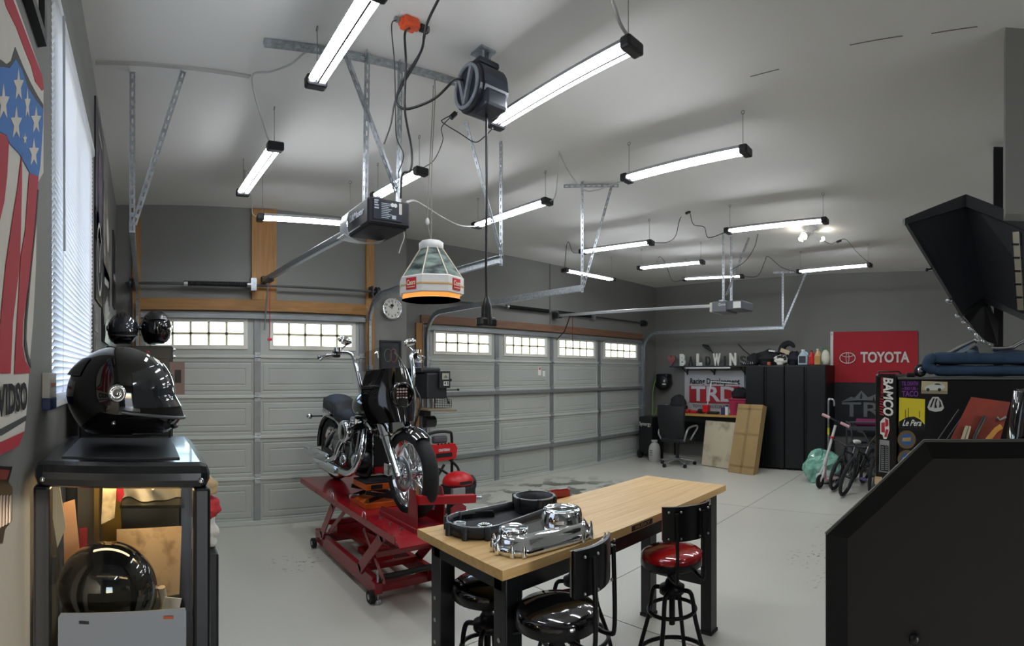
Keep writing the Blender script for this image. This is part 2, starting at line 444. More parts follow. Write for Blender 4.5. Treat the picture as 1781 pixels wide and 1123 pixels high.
def garage_door(name, xs, yw, struts):
    d = sempty(name, ((xs[0] + xs[-1]) / 2, yw + 0.03, 0))
    yf = yw + 0.02
    for c in range(len(xs) - 1):
        x0, x1 = xs[c], xs[c + 1]
        for r in range(4):
            z0, z1 = ZR[r], ZR[r + 1]
            mb = panel_mesh(x1 - x0 - 0.002, z1 - z0 - 0.002)
            mb.move(Matrix.Translation(((x0 + x1) / 2, yf, (z0 + z1) / 2))).build('panel', door_m, d)
        # glazed top section
        z0, z1 = ZR[4], ZR[5]; a0, a1, b0, b1 = x0 + 0.17, x1 - 0.14, z0 + 0.115, z1 - 0.095
        if c == 0: a0 = x0 + 0.15
        mb = MB().bx(x0, a0, yf, yf + 0.03, z0, z1).bx(a1, x1, yf, yf + 0.03, z0, z1).bx(a0, a1, yf, yf + 0.03, z0, b0).bx(a0, a1, yf, yf + 0.03, b1, z1)
        mb.build('top_panel', door_m, d)
        fr = MB(); o = 0.035
        fr.bx(a0 - o, a0 + 0.012, yf - 0.014, yf + 0.02, b0 - o, b1 + o, 0.004).bx(a1 - 0.012, a1 + o, yf - 0.014, yf + 0.02, b0 - o, b1 + o, 0.004)
        fr.bx(a0, a1, yf - 0.014, yf + 0.02, b0 - o, b0 + 0.012, 0.004).bx(a0, a1, yf - 0.014, yf + 0.02, b1 - 0.012, b1 + o, 0.004)
        fo = fr.build('window_frame', win_m, d)
        mu = MB(); zm = (b0 + b1) / 2
        for q in range(1, 5):
            xx = a0 + (a1 - a0) * q / 5; mu.bx(xx - 0.013, xx + 0.013, yf + 0.004, yf + 0.016, b0, b1)
        mu.bx(a0, a1, yf + 0.004, yf + 0.016, zm - 0.013, zm + 0.013)
        mu.build('muntin', mat('muntin_cream', 'C9C1A0', 0.5), fo)
        for q in range(5):
            for zz0, zz1 in ((b0, zm), (zm, b1)):
                xa = a0 + (a1 - a0) * q / 5; xb = a0 + (a1 - a0) * (q + 1) / 5
                MB().add([(xa, yf + 0.02, zz0), (xb, yf + 0.02, zz0), (xb, yf + 0.02, zz1), (xa, yf + 0.02, zz1)], [(0, 1, 2, 3)]).build('pane', pane_mat(), fo)
    x0, x1 = xs[0], xs[-1]
    for r in range(1, 5):
        z = ZR[r]
        MB().bx(x0, x1, yf - 0.016, yf, z - 0.012, z + 0.022, 0.005).build('section_rail', rail_m, d)
    MB().bx(x0, x1, yf - 0.02, yf + 0.02, 0.0, 0.05, 0.006).build('bottom_rail', rail_m, d)
    MB().bx(x0, x1, yf + 0.0, yf + 0.03, -0.0, 0.014).build('bottom_seal', rubber(), d)
    for z in struts:
        MB().bx(x0, x1, yf - 0.05, yf - 0.014, z - 0.008, z + 0.004).bx(x0, x1, yf - 0.055, yf - 0.047, z - 0.02, z + 0.03, 0.003).bx(x0, x1, yf - 0.02, yf - 0.014, z - 0.02, z + 0.03).build('strut', stile_m, d)
    for i, x in enumerate(xs):
        wd = 0.075 if 0 < i < len(xs) - 1 else 0.06
        xx = x + (0.03 if i == 0 else -0.03 if i == len(xs) - 1 else 0)
        for r in range(5):
            MB().bx(xx - wd / 2, xx + wd / 2, yf - 0.012, yf + 0.001, ZR[r] + 0.022, ZR[r + 1] - 0.012, 0.003).build('stile', stile_m, d)
        for r in range(1, 5):
            MB().bx(xx - 0.032, xx + 0.032, yf - 0.021, yf - 0.012, ZR[r] - 0.045, ZR[r] + 0.05).cyl((xx - 0.036, yf - 0.025, ZR[r] + 0.002), (xx + 0.036, yf - 0.025, ZR[r] + 0.002), 0.009, n=8).build('hinge', galv(), d)
    MB().bx(x0 - 0.04, x1 + 0.04, yf - 0.012, yf + 0.02, DZ - 0.015, DZ + 0.045, 0.004).build('top_weather_strip', rail_m, d)
    return d
door1 = garage_door('door_1', D1X, Y1, (2.235,))
door2 = garage_door('door_2', D2X, Y2, (2.235, 1.345, 0.465))
# small sticker marks on the wide door
MB().bx(5.66, 5.72, Y2 + 0.012, Y2 + 0.018, 1.60, 1.72).build('safety_sticker', white(), door2)
MB().bx(5.672, 5.708, Y2 + 0.008, Y2 + 0.0125, 1.69, 1.715).build('sticker_heading', redpl(), door2)
MB().bx(5.76, 5.81, Y2 + 0.012, Y2 + 0.018, 1.58, 1.67).build('sticker', white(), door2)

def arc(c, r, a0, a1, n, ex, ez):
    return [V(c) + V(ex) * (r * cos(a0 + (a1 - a0) * i / n)) + V(ez) * (r * sin(a0 + (a1 - a0) * i / n)) for i in range(n + 1)]
def door_track(label, x, yw, yend, zt, flip=1):
    t = thing('door_track', label, 'door track', (x, yw - 0.06, 0))
    yv = yw - 0.055; r = 0.33
    path = [V((x, yv, 0.03)), V((x, yv, zt - r))] + arc((x, yv - r, zt - r), r, 0, pi / 2, 8, YA, ZA)[1:] + [V((x, yend, zt))]
    rail = MB()
    for i in range(len(path) - 1):
        a, b_ = path[i], path[i + 1]; d = (b_ - a).normalized(); nrm = XA.cross(d)
        rail.bar(a, b_ + d * 0.004, 0.006, 0.055, up=nrm)
        rail.bar(a + nrm * 0.027 + XA * 0.014 * flip, b_ + nrm * 0.027 + XA * 0.014 * flip, 0.03, 0.004, up=nrm)
        rail.bar(a - nrm * 0.027 + XA * 0.014 * flip, b_ - nrm * 0.027 + XA * 0.014 * flip, 0.03, 0.004, up=nrm)
    rail.build('rail', galv(), t)
    for z in (0.35, 1.0, 1.7):
        MB().bx(x - 0.03, x + 0.03, yv, yw - 0.001, z - 0.03, z + 0.03).build('bracket', galv(), t)
    MB().bx(x - 0.035, x - 0.03, yw - 0.04, yw - 0.001, 0.03, zt - 0.1).build('wall_angle', galv(), t)
    return t
def slotted(a, b_, w_=0.032, ax=None):
    """perforated angle iron from a to b with punched slots"""
    a, b_ = V(a), V(b_); d = (b_ - a); L = d.length; d.normalize()
    s = (ax or XA); s = (s - d * s.dot(d)).normalized(); u = d.cross(s)
    mb = MB(); n = max(2, int(L / 0.05)); st = L / n; e = w_ * 0.34
    for side, (p, q) in enumerate(((s, u), (u, s))):
        mb.bar(a + p * (e / 2), b_ + p * (e / 2), e, 0.003, up=q) if False else None
        for off in (e / 2, w_ - e / 2):
            A, B = a + p * off, b_ + p * off; mb.add([A - p * e / 2, B - p * e / 2, B + p * e / 2, A + p * e / 2], [(0, 1, 2, 3)])
        for i in range(n + 1):
            c = a + d * (st * i) if i < n else b_
            c0 = max(0, st * i - st * 0.24); c1 = min(L, st * i + st * 0.24)
            A, B = a + d * c0, a + d * c1
            mb.add([A + p * e, B + p * e, B + p * (w_ - e), A + p * (w_ - e)], [(0, 1, 2, 3)])
    return mb
def hanger(label, top, bot, brace_top, ax=None, cross=None):
    t = thing('track_hanger', label, 'hanger', (top[0], top[1], H))
    slotted(top, bot, 0.034, ax).build('upright', galv(), t)
    if brace_top: slotted(brace_top, V(bot) + ZA * 0.05 + V((0.012, -0.006, 0)), 0.032, ax).build('brace', galv(), t)
    if cross: slotted(cross[0], cross[1], 0.034, ZA * -1).build('ceiling_bar', galv(), t)
    return t
door_track('galvanised door track beside the window wall on the single garage door', -0.09, Y1, 3.05, 2.5)
door_track('galvanised door track by the round wall clock', 2.50, Y1, 3.07, 2.5, -1)
door_track('galvanised door track at the drill press end of the wide door', 3.56, Y2, 3.19, 2.42)
door_track('galvanised door track in the corner by the work desk', 8.48, Y2, 3.03, 2.42, -1)
hanger('slotted steel hanger with brace beside the window wall', (-0.09, 3.04, H), (-0.09, 3.04, 2.46), (0.21, 3.02, H))
hanger('slotted steel hanger with brace behind the hanging cord', (2.50, 3.08, H), (2.50, 3.08, 2.46), (2.10, 2.98, H), None)
hanger('slotted steel hanger with brace and ceiling bar over the middle of the room', (3.56, 3.2, H), (3.56, 3.2, 2.38), (3.78, 3.02, H), None, ((3.5, 3.36, H - 0.004), (3.82, 2.96, H - 0.004)))
hanger('slotted steel hanger with brace and ceiling bar over the black cabinets', (8.48, 3.05, H), (8.48, 3.05, 2.39), (8.52, 2.62, H), None, ((8.45, 3.2, H - 0.004), (8.55, 2.5, H - 0.004)))

def spring_shaft(label, x0, x1, yw, z, springs):
    t = thing('torsion_spring_shaft', label, 'spring shaft', ((x0 + x1) / 2, yw - 0.06, z))
    MB().cyl((x0, yw - 0.07, z), (x1, yw - 0.07, z), 0.013, n=10).build('shaft', mat('dull_shaft_steel', '55585A', 0.45, 0.8), t)
    for a, b_ in springs:
        mb = MB(); n = int((b_ - a) / 0.006); pts = []
        for i in range(n * 6 // 3):
            kk = 2 * pi * i / 6; pts.append((a + (b_ - a) * i / (n * 2), yw - 0.07 + 0.028 * cos(kk), z + 0.028 * sin(kk)))
        mb.tube(pts, 0.0045, 4).cyl((a, yw - 0.07, z), (b_, yw - 0.07, z), 0.022, n=10)
        mb.build('spring', mat('oiled_spring_steel', '2A2C2E', 0.5, 0.6), t)
        for e in (a, b_): MB().cyl((e - 0.02, yw - 0.07, z), (e + 0.02, yw - 0.07, z), 0.032, n=12).build('spring_cone', steel(), t)
    for e in (x0 + 0.06, x1 - 0.06):
        MB().lathe([(0.055, -0.02), (0.055, -0.012), (0.045, -0.008), (0.045, 0.008), (0.055, 0.012), (0.055, 0.02)], (e, yw - 0.07, z), XA, 16).build('cable_drum', mat('cast_drum', '44474A', 0.5, 0.7), t)
        MB().bx(e - 0.075 if e > (x0 + x1) / 2 else e + 0.06, e - 0.06 if e > (x0 + x1) / 2 else e + 0.075, yw - 0.1, yw - 0.001, z - 0.06, z + 0.06).build('end_bearing_plate', mat('dark_plate', '3A3C3E', 0.5, 0.6), t)
    xm = springs[-1][1] + 0.05
    MB().bx(xm - 0.03, xm + 0.03, yw - 0.1, yw - 0.001, z - 0.06, z + 0.07).build('centre_bracket', galv(), t)
spring_shaft('thin torsion shaft with one dark spring above the single door', -0.2, 2.62, Y1 - 0.04, 2.56, ((0.42, 1.08),))
spring_shaft('long torsion shaft with two dark springs above the wide door', 3.45, 8.55, Y2, 2.62, ((4.95, 5.82), (5.98, 6.85)))

# ------------------------------------------------------------------ LED shop lights
LED = mat('led_tube_light', 'FFFFFF', 0.4, emit=LED_E, ecol='F4F8FF')
cap_m = mat('light_end_cap', '17181B', 0.4)
hous_m = mat('light_housing', '9A9C9E', 0.5)
wire_m = mat('thin_grey_wire', '8F9192', 0.5, 0.5)
def shop_light(label, a, b_, z, wires=(1, 1), wide=0.105):
    A, B = pZ(*a, z), pZ(*b_, z); A.z = B.z = z
    d = (B - A).normalized(); s = d.cross(ZA)
    c = (A + B) / 2
    t = thing('shop_light', label, 'shop light', c, 0, 'LED shop lights hung from the ceiling')
    L = (B - A).length
    def P(u, v, w_): return A + d * u + s * v + ZA * w_
    hb = MB().prism([(-wide * 0.455, 0.010), (wide * 0.455, 0.010), (wide * 0.36, 0.034), (-wide * 0.36, 0.034)], P(0.06, 0, 0), s, ZA, -(L - 0.12))
    hb.build('housing', hous_m, t)
    for v in (-wide * 0.27, wide * 0.27):
        mb = MB(); n = 8; rr = wide * 0.175; vs = []
        for u in (0.06, L - 0.06):
            for i in range(n + 1):
                k_ = pi - 0.04 + (pi + 0.08) * i / n; vs.append(P(u, v + rr * cos(k_), 0.006 + rr * 0.9 * sin(k_)))
        mb.add(vs, [(i, i + 1, n + 2 + i, n + 1 + i) for i in range(n)], True)
        mb.build('led_tube', LED, t)
    MB().bar(P(0.06, 0, -0.004), P(L - 0.06, 0, -0.004), 0.009, 0.022).build('centre_rib', mat('light_rib_dark', '2A2C2E', 0.6), t)  # dark strip added so the gap between the lit tubes reads dark
    for u0, u1 in ((0, 0.06), (L - 0.06, L)):
        MB().box((P((u0 + u1) / 2, 0, 0.004)), (wide + 0.008, 0.06, 0.058), Matrix((s, d, ZA)).transposed(), 0.012).build('end_cap', cap_m, t)
    for on, u in zip(wires, (0.05, L - 0.05)):
        if on:
            MB().cyl(P(u, 0, 0.03), (P(u, 0, 0).x, P(u, 0, 0).y, H - 0.02), 0.0022, n=6).build('hanging_wire', wire_m, t)
            q = P(u, 0, 0); MB().torus((q.x, q.y, H - 0.014), s, 0.012, 0.0025, 10, 5).build('ceiling_hook', wire_m, t)
    return t
ZL = 3.12
LIGHTS = [
 ('LED shop light crossing above the slotted ceiling bar of the black opener', (546, 150), (658, -24), ZL),
 ('LED shop light next to the round black cord reel', (857, 220), (1108, 78), ZL),
 ('LED shop light nearest the blinds, hung beside a slotted brace', (421, 338), (481, 253), ZL),
 ('LED shop light over the pine board behind the black opener rail', (447, 379), (618, 391), 3.0),
 ('LED shop light passing behind the uprights of the black opener', (652, 344), (736, 297), ZL),
 ('LED shop light whose lit tubes cross a slotted hanger and brace', (826, 394), (956, 350), ZL),
 ('LED shop light tied to a slotted hanger by a white cord loop', (1085, 313), (1304, 262), ZL),
 ('slim LED shop light with a dark cord to the next light by a ceiling plug', (1010, 439), (1136, 422), ZL),
 ('LED shop light hung close to the wall above the wide door springs', (980, 470), (1067, 487), 3.05),
 ('LED shop light above the opener rail of the wide door', (1110, 467), (1225, 456), ZL),
 ('LED shop light behind the uprights of the pale opener', (1187, 486), (1294, 481), 3.08),
 ('LED shop light beside the twin bulb ceiling lamp', (1262, 403), (1440, 384), ZL),
 ('LED shop light over the black cabinets by the wall', (1387, 473), (1516, 461), 3.1),
]
for lb, a, b_, z in LIGHTS: shop_light(lb, a, b_, z)
# fixture copies added out of view to brighten the floor and right side
def fill_light(lb, x, y0, y1):
    A, B = V((x, y0, ZL)), V((x, y1, ZL))
    P0 = lambda p: (XN + F * atan2(p.x, p.y), YH - F * (p.z - EYE) / hypot(p.x, p.y))
    shop_light(lb, P0(A), P0(B), ZL)
fill_light('LED shop light in the rear part of the garage behind the bulkhead', 4.9, -0.85, -1.95)
fill_light('LED shop light in the rear part of the garage near the flag wall', 7.2, -1.05, -2.15)
fill_light('LED shop light in the rear part of the garage by the side doorway', 1.5, -1.2, -2.3)

# ------------------------------------------------------------------ black garage door opener on its slotted frame
op_m = mat('opener_charcoal', '14171D', 0.4)
t = thing('garage_door_opener', 'dark charcoal garage door opener with a printed rear label plate', 'door opener', (1.27, 2.65, 2.43))
MB().bx(1.145, 1.40, 2.50, 2.80, 2.435, 2.575, 0.012).build('body', op_m, t)
MB().bx(1.16, 1.385, 2.515, 2.785, 2.425, 2.437, 0.003).build('bottom_cover', mat('opener_dark_base', '191B20', 0.5), t)
MB().grid(10, 4, lambda u, v: (1.125 + 0.27 * u - 0.02, 2.74 + 0.11 * v, 2.43 - 0.035 * sin(pi * u) * (1 - v * 0.6)), 0.004).build('light_lens', mat('lens_grey', 'B9BBBB', 0.3), t)
MB().grid(6, 6, lambda u, v: (1.128 - 0.014 * sin(pi * v), 2.72 + 0.10 * u, 2.42 + 0.13 * v), 0.004).build('side_lens', mat('lens_grey', 'B9BBBB', 0.3), t)
lab = MB().bx(1.175, 1.345, 2.4965, 2.4995, 2.46, 2.565).build('label_plate', mat('label_navy', '1B2130', 0.45), t)
wl = mat('label_print', 'B9C2CC', 0.6)
mb = MB()
for i, (x0, x1, zz) in enumerate([(1.18, 1.205, 2.555), (1.18, 1.20, 2.543), (1.18, 1.205, 2.530), (1.18, 1.206, 2.515)]): mb.bx(x0, x1, 2.4952, 2.4966, zz, zz + 0.008)
for i in range(9): mb.bx(1.222, 1.265 + 0.01 * (i % 3), 2.4955, 2.4966, 2.47 + i * 0.0095, 2.4735 + i * 0.0095)
mb.bx(1.285, 1.31, 2.4955, 2.4966, 2.47, 2.49)
mb.build('label_lines', wl, lab)
for cx in (1.288, 1.306): MB().cyl((cx, 2.4966, 2.545), (cx, 2.495, 2.545), 0.011, n=16).build('dial', white(), lab)
MB().bx(1.328, 1.345, 2.494, 2.4966, 2.50, 2.56).build('terminal_strip', mat('terminal_white', 'D0CFC8', 0.5), t)
text('LiftMaster', 0.05, (1.1435, 2.655, 2.515), (0, -1, 0), (0, 0, 1), mat('logo_silver', 'C8CDD4', 0.4), 'logo', t, width=0.2, shear=0.25, bold=0.001)
MB().bx(1.142, 1.146, 2.60, 2.79, 2.44, 2.446).build('highlight_trim', mat('trim_silver', 'B9BDC2', 0.3, 0.8), t)  # thin silver strip along the side of the body
slotted((1.17, 2.60, H), (1.165, 2.62, 2.575), 0.034).build('upright', galv(), t)
slotted((1.375, 2.60, H), (1.372, 2.62, 2.575), 0.034).build('upright', galv(), t)
slotted((1.02, 2.60, H), (1.375, 2.635, 2.66), 0.034).build('brace', galv(), t)
slotted((0.62, 2.66, H - 0.003), (1.76, 2.56, H - 0.003), 0.05, ZA * -1).build('ceiling_bar', galv(), t)
rl = MB().bar((1.265, 2.8, 2.52), (1.25, 5.36, 2.615), 0.045, 0.05, bev=0.006).build('rail', mat('rail_steel', '8E9193', 0.35, 0.9), t)
MB().bx(1.225, 1.275, 5.33, 5.405, 2.58, 2.66, 0.004).build('header_bracket', mat('dark_plate', '3A3C3E', 0.5, 0.6), t)
MB().bx(1.225, 1.285, 5.05, 5.2, 2.56, 2.60, 0.006).build('trolley', mat('dark_plate', '3A3C3E', 0.5, 0.6), t)
MB().tube([(1.26, 5.2, 2.57), (1.27, 5.3, 2.45), (1.27, 5.42, 2.1)], 0.009, 6).build('door_arm', galv(), t)
MB().cyl((1.25, 5.1, 2.56), (1.25, 5.1, 1.99), 0.004, n=6).build('release_cord', mat('red_cord', 'A03030', 0.7), t)
MB().bx(1.225, 1.275, 5.09, 5.11, 1.965, 1.99, 0.006).build('release_handle', redpl(), t)
cord('power_cord', 'thin pale cable dangling from the underside of the dark opener', [pD(700, 393, 2.9), pD(703, 412, 2.9), pD(697, 430, 2.9), pD(694, 440, 2.9)], 0.003, white())

# pale opener over the wide door
t = thing('garage_door_opener', 'pale grey garage door opener hung in front of the grey side wall', 'door opener', (5.98, 2.95, 2.40))
MB().bx(5.80, 6.14, 2.82, 3.02, 2.40, 2.53, 0.012).build('body', mat('opener_grey', '6A6E74', 0.45), t)
MB().bx(5.81, 6.13, 3.02, 3.06, 2.405, 2.525, 0.01).build('light_lens', mat('lens_cream', 'D3D0C2', 0.3), t)
MB().bx(5.80, 6.14, 2.60, 2.82, 2.42, 2.53, 0.012).build('rear_cover', mat('opener_darker', '565A60', 0.45), t)
MB().bx(5.79, 5.802, 2.62, 2.72, 2.435, 2.515).build('warning_label', white(), t)
text('Genie', 0.05, (5.7985, 2.88, 2.49), (0, -1, 0), (0, 0, 1), white(), 'logo', t, width=0.1, shear=0.2)
for x, y in ((5.85, 2.9), (6.08, 2.9)):
    slotted((x, y, H), (x, y, 2.53), 0.034).build('upright', galv(), t)
slotted((6.2, 2.7, H), (5.88, 2.87, 2.62), 0.032).build('brace', galv(), t)
MB().bx(5.80, 6.14, 2.86, 2.92, 2.53, 2.55).build('mount_bar', galv(), t)
MB().bar((5.97, 3.06, 2.50), (5.98, 5.86, 2.56), 0.04, 0.04, bev=0.006).build('rail', mat('rail_white', 'B8BABB', 0.35, 0.6), t)
MB().bx(5.93, 6.03, 5.82, 5.95, 2.52, 2.60, 0.004).build('header_bracket', mat('dark_plate', '3A3C3E', 0.5, 0.6), t)
MB().tube([(5.98, 5.6, 2.54), (5.98, 5.72, 2.3), (5.98, 5.9, 2.17)], 0.009, 6).build('door_arm', mat('dark_arm', '3B2A2A', 0.5, 0.5), t)
MB().cyl((5.98, 5.55, 2.55), (5.98, 5.55, 2.05), 0.005, n=6).build('release_cord', mat('dark_red_cord', '6A2024', 0.7), t)

# ------------------------------------------------------------------ cord reel
reel_m = mat('reel_plastic', '262B35', 0.4)
t = thing('cord_reel', 'round black retractable cord reel with a grey ring emblem on its side', 'cord reel', (1.73, 2.27, H))
YC, ZC = 2.27, 3.175
def reel_prof(k=1.0):
    p = []
    for i in range(28):
        a = 2 * pi * i / 28; r = 0.128 * k
        y = r * 0.95 * cos(a); z = r * 1.05 * sin(a)
        if sin(a) < 0 and cos(a) < 0: y *= 1.08; z *= 1.0
        p.append((y, z))
    return p
MB().prism([(y + YC, z + ZC) for y, z in reel_prof()], (1.645, 0, 0), YA, ZA, 0.16).build('drum_housing', reel_m, t)
MB().prism([(y + YC, z + ZC) for y, z in reel_prof(0.93)], (1.62, 0, 0), YA, ZA, 0.03).build('side_face', reel_m, t)
MB().bx(1.65, 1.80, YC - 0.13, YC + 0.02, 3.04, 3.14, 0.02).build('cord_outlet', reel_m, t)
gry = mat('reel_ring_grey', '8A8F97', 0.4)
MB().tube([(1.615, YC + 0.100 * cos(2 * pi * i / 28), ZC + 0.108 * sin(2 * pi * i / 28)) for i in range(28)], 0.011, 6, closed=True).build('emblem_ring', gry, t)
MB().bar((1.612, YC + 0.06, ZC + 0.075), (1.612, YC + 0.01, ZC - 0.095), 0.02, 0.02, up=XA).bar((1.612, YC - 0.055, ZC + 0.08), (1.612, YC + 0.01, ZC - 0.095), 0.02, 0.024, up=XA).build('emblem_v', gry, t)
MB().bx(1.68, 1.78, YC - 0.05, YC + 0.05, H - 0.012, H).bx(1.70, 1.715, YC - 0.03, YC + 0.03, 3.32, H - 0.01).bx(1.745, 1.76, YC - 0.03, YC + 0.03, 3.32, H - 0.01).cyl((1.69, YC, 3.325), (1.77, YC, 3.325), 0.012, n=10).build('swivel_bracket', galv(), t)
MB().bx(1.66, 1.80, YC - 0.06, YC + 0.06, 3.30, 3.335, 0.012).build('top_lug', reel_m, t)
xc, yc = 1.725, 2.235
MB().tube([(xc, yc, 3.06), (xc, yc, 2.6), (xc - 0.004, yc, 2.2), (xc, yc, 1.98)], 0.007, 8).build('hanging_cord', plast(), t)
MB().lathe([(0.012, 0.10), (0.022, 0.07), (0.028, 0.05), (0.03, 0.0), (0.034, -0.02), (0.034, -0.05)], (xc, yc, 1.95), ZA, 14).build('cord_grip', plast(), t)
MB().bx(xc - 0.055, xc + 0.055, yc - 0.03, yc + 0.03, 1.89, 1.94, 0.012).build('triple_outlet', plast(), t)

# ------------------------------------------------------------------ hanging beer lamp
c = pD(750, 470, 3.06); LX, LY = c.x, c.y
t = thing('pendant_lamp', 'old hanging beer lamp with a faceted scenic cone and white octagonal band', 'pendant lamp', (LX, LY, 2.07))
st = atan2(-LY, -LX) - pi / 8 + 0.12
MB().lathe([(0.175, 0.0), (0.165, 0.0)], (LX, LY, 2.066), ZA, 24).build('bottom_lip', white(), t)
MB().lathe([(0.168, 0.002), (0.168, 0.035)], (LX, LY, 2.066), ZA, 24, caps=False).build('amber_diffuser', mat('amber_diffuser', 'E7A55A', 0.5, emit=0.5, ecol='F0A04A'), t)
MB().lathe([(0.15, 0.0), (0.0, 0.0)], (LX, LY, 2.085), ZA, 24, caps=False).build('bulb_disc', mat('warm_bulb', 'FFD9A0', 0.5, emit=2.0, ecol='FFC477'), t)
MB().lathe([(0.182, 0.025), (0.196, 0.03), (0.196, 0.118), (0.188, 0.125)], (LX, LY, 2.066), ZA, 8, smooth=False, start=st, caps=False).build('band', white(), t)
MB().lathe([(0.197, 0.066), (0.1985, 0.068), (0.1985, 0.076), (0.197, 0.078)], (LX, LY, 2.066), ZA, 8, smooth=False, start=st, caps=False).build('amber_stripe', mat('amber_stripe', 'D9B27A', 0.5), t)
MB().lathe([(0.185, 0.122), (0.066, 0.30)], (LX, LY, 2.066), ZA, 8, smooth=False, start=st, caps=False).build('scenic_panel', mat('scenic_print', '8FA096', 0.35, col2='2F3B3C', scale=9, stretch=(1, 1, 3.2), thr=(0.38, 0.62)), t)
for i in range(8):
    a = st + 2 * pi * i / 8
    MB().cyl((LX + 0.187 * cos(a), LY + 0.187 * sin(a), 2.188), (LX + 0.067 * cos(a), LY + 0.067 * sin(a), 2.368), 0.0045, n=6).build('rib', mat('rib_cream', 'D8D2BE', 0.4), t)
MB().lathe([(0.07, 0.295), (0.073, 0.30), (0.073, 0.335), (0.06, 0.345), (0.0, 0.348)], (LX, LY, 2.066), ZA, 16).build('top_cap', white(), t)
vd = V((-LX, -LY, 0)).normalized(); sd = vd.cross(ZA) * -1
redl = mat('beer_label_red', 'C8202A', 0.5)
apo = 0.196 * cos(pi / 8)
fc = sorted([st + 2 * pi * (i + 0.5) / 8 for i in range(8)], key=lambda a: -V((cos(a), sin(a), 0)).dot(vd))
for a in fc[1:3]:
    n = V((cos(a), sin(a), 0)); u = ZA.cross(n)
    p = V((LX, LY, 2.142)) + n * (apo + 0.002)
    pl = MB().box(p, (0.072, 0.003, 0.066), Matrix((u, n * -1, ZA)).transposed()).build('label_plate', redl, t)
    text('Coors', 0.034, p + n * 0.003 + ZA * 0.004, u, ZA, mat('label_cream', 'F0E2C4', 0.5), 'lettering', pl, th=0.002, width=0.062, bold=0.0008, shear=0.2, sy=1.2)
    MB().box(p + n * 0.003 - ZA * 0.02, (0.055, 0.002, 0.004), Matrix((u, n * -1, ZA)).transposed()).build('underline', mat('label_cream', 'F0E2C4', 0.5), pl)
cm = mat('lamp_cord_grey', '8E8A80', 0.6)
MB().tube([(LX, LY, 2.41), (LX + 0.005, LY, 2.9), pD(757, 165, 3.1), (1.64, 2.63, H - 0.01)], 0.0035, 6).build('suspension_cord', cm, t)
MB().tube([(LX, LY, 2.41), pD(743, 385, 3.06), pD(745, 330, 3.06), pD(752, 200, 3.09), (1.63, 2.63, H - 0.05)], 0.003, 6).build('pull_cord', cm, t)
p = pD(743.5, 385, 3.06)
MB().lathe([(0.004, -0.02), (0.01, -0.012), (0.012, 0.0), (0.009, 0.014), (0.004, 0.02)], p, ZA, 12).build('cord_weight', white(), t)

# ------------------------------------------------------------------ orange outlet splitter and the cords on the ceiling
sp = pZ(712, 32, H)
t = thing('outlet_splitter', 'orange outlet splitter plugged into the ceiling', 'outlet splitter', (sp.x, sp.y, H))
om = mat('splitter_orange', 'E0552A', 0.45)
MB().bx(sp.x - 0.06, sp.x + 0.06, sp.y - 0.04, sp.y + 0.04, H - 0.006, H).build('wall_plate', white(), t)
MB().bx(sp.x - 0.04, sp.x + 0.04, sp.y - 0.035, sp.y + 0.035, H - 0.05, H - 0.006, 0.01).bx(sp.x - 0.055, sp.x + 0.055, sp.y - 0.02, sp.y + 0.02, H - 0.045, H - 0.012, 0.008).build('body', om, t)
MB().bx(sp.x + 0.055, sp.x + 0.11, sp.y - 0.02, sp.y + 0.01, H - 0.045, H - 0.012, 0.008).build('plug', plast(), t)
MB().bx(sp.x - 0.085, sp.x - 0.055, sp.y - 0.012, sp.y + 0.012, H - 0.038, H - 0.016, 0.006).build('plug', mat('plug_grey', '7A7C80', 0.5), t)
bk = plast()
cord('power_cord', 'thick black cable from the orange splitter down to the dark opener', [sp + V((0, 0, -0.05)), pD(704, 60, 2.5), pD(706, 110, 2.6), pD(704, 190, 2.65), pD(716, 260, 2.7), pD(714, 296, 2.7), pD(700, 303, 2.72), pD(697, 345, 2.72)], 0.006, bk)
cord('power_cord', 'thin dark wire from the orange splitter down the opener upright', [sp + V((-0.07, 0, -0.03)), pD(681, 45, 2.5), pD(686, 110, 2.6), pD(688, 200, 2.66), pD(690, 240, 2.7), pD(702, 270, 2.7), pD(693, 300, 2.72)], 0.003, bk)
cord('power_cord', 'looped black cable from the ceiling edge to the cord reel', [pD(768, -12, 2.3), pD(745, 35, 2.45), pD(738, 60, 2.5), pD(732, 90, 2.6), pD(704, 135, 2.68), pD(690, 168, 2.7), pD(693, 184, 2.7), pD(712, 189, 2.68), pD(755, 172, 2.62), pD(790, 140, 2.6), (1.61, 2.3, 3.22)], 0.0065, bk)
cord('power_cord', 'pair of black cables bundled from splitter to the opener brace', [sp + V((0.11, 0, -0.03)), pD(742, 50, 2.45), pD(728, 100, 2.6), pD(690, 168, 2.7), pD(680, 215, 2.72), pD(668, 250, 2.72)], 0.005, bk)
cord('power_cord', 'black cord with inline plug between light and ceiling by the cord reel', [pD(857, 223, 3.0), pD(840, 240, 3.05), pD(825, 247, 3.1), pD(800, 232, 3.15), pD(770, 213, 3.2), pD(772, 207, 3.2), pD(790, 198, 3.2)], 0.003, bk)
cord('power_cord', 'dark wavy cord rising from a light end behind the lamp cords', [pD(736, 292, 3.75), pD(755, 278, 3.7), pD(770, 245, 3.5), pD(768, 222, 3.35), pD(785, 203, 3.25), pD(796, 195, 3.22)], 0.003, bk)
q = pD(788, 201, 3.18)
tag(MB().bar(pD(783, 206, 3.18), pD(794, 196, 3.18), 0.03, 0.03, bev=0.008).build('inline_plug', bk), 'small black inline cord plug near the ceiling by the lamp cords', 'plug')
wc = mat('white_cord', 'BDBEBB', 0.55)
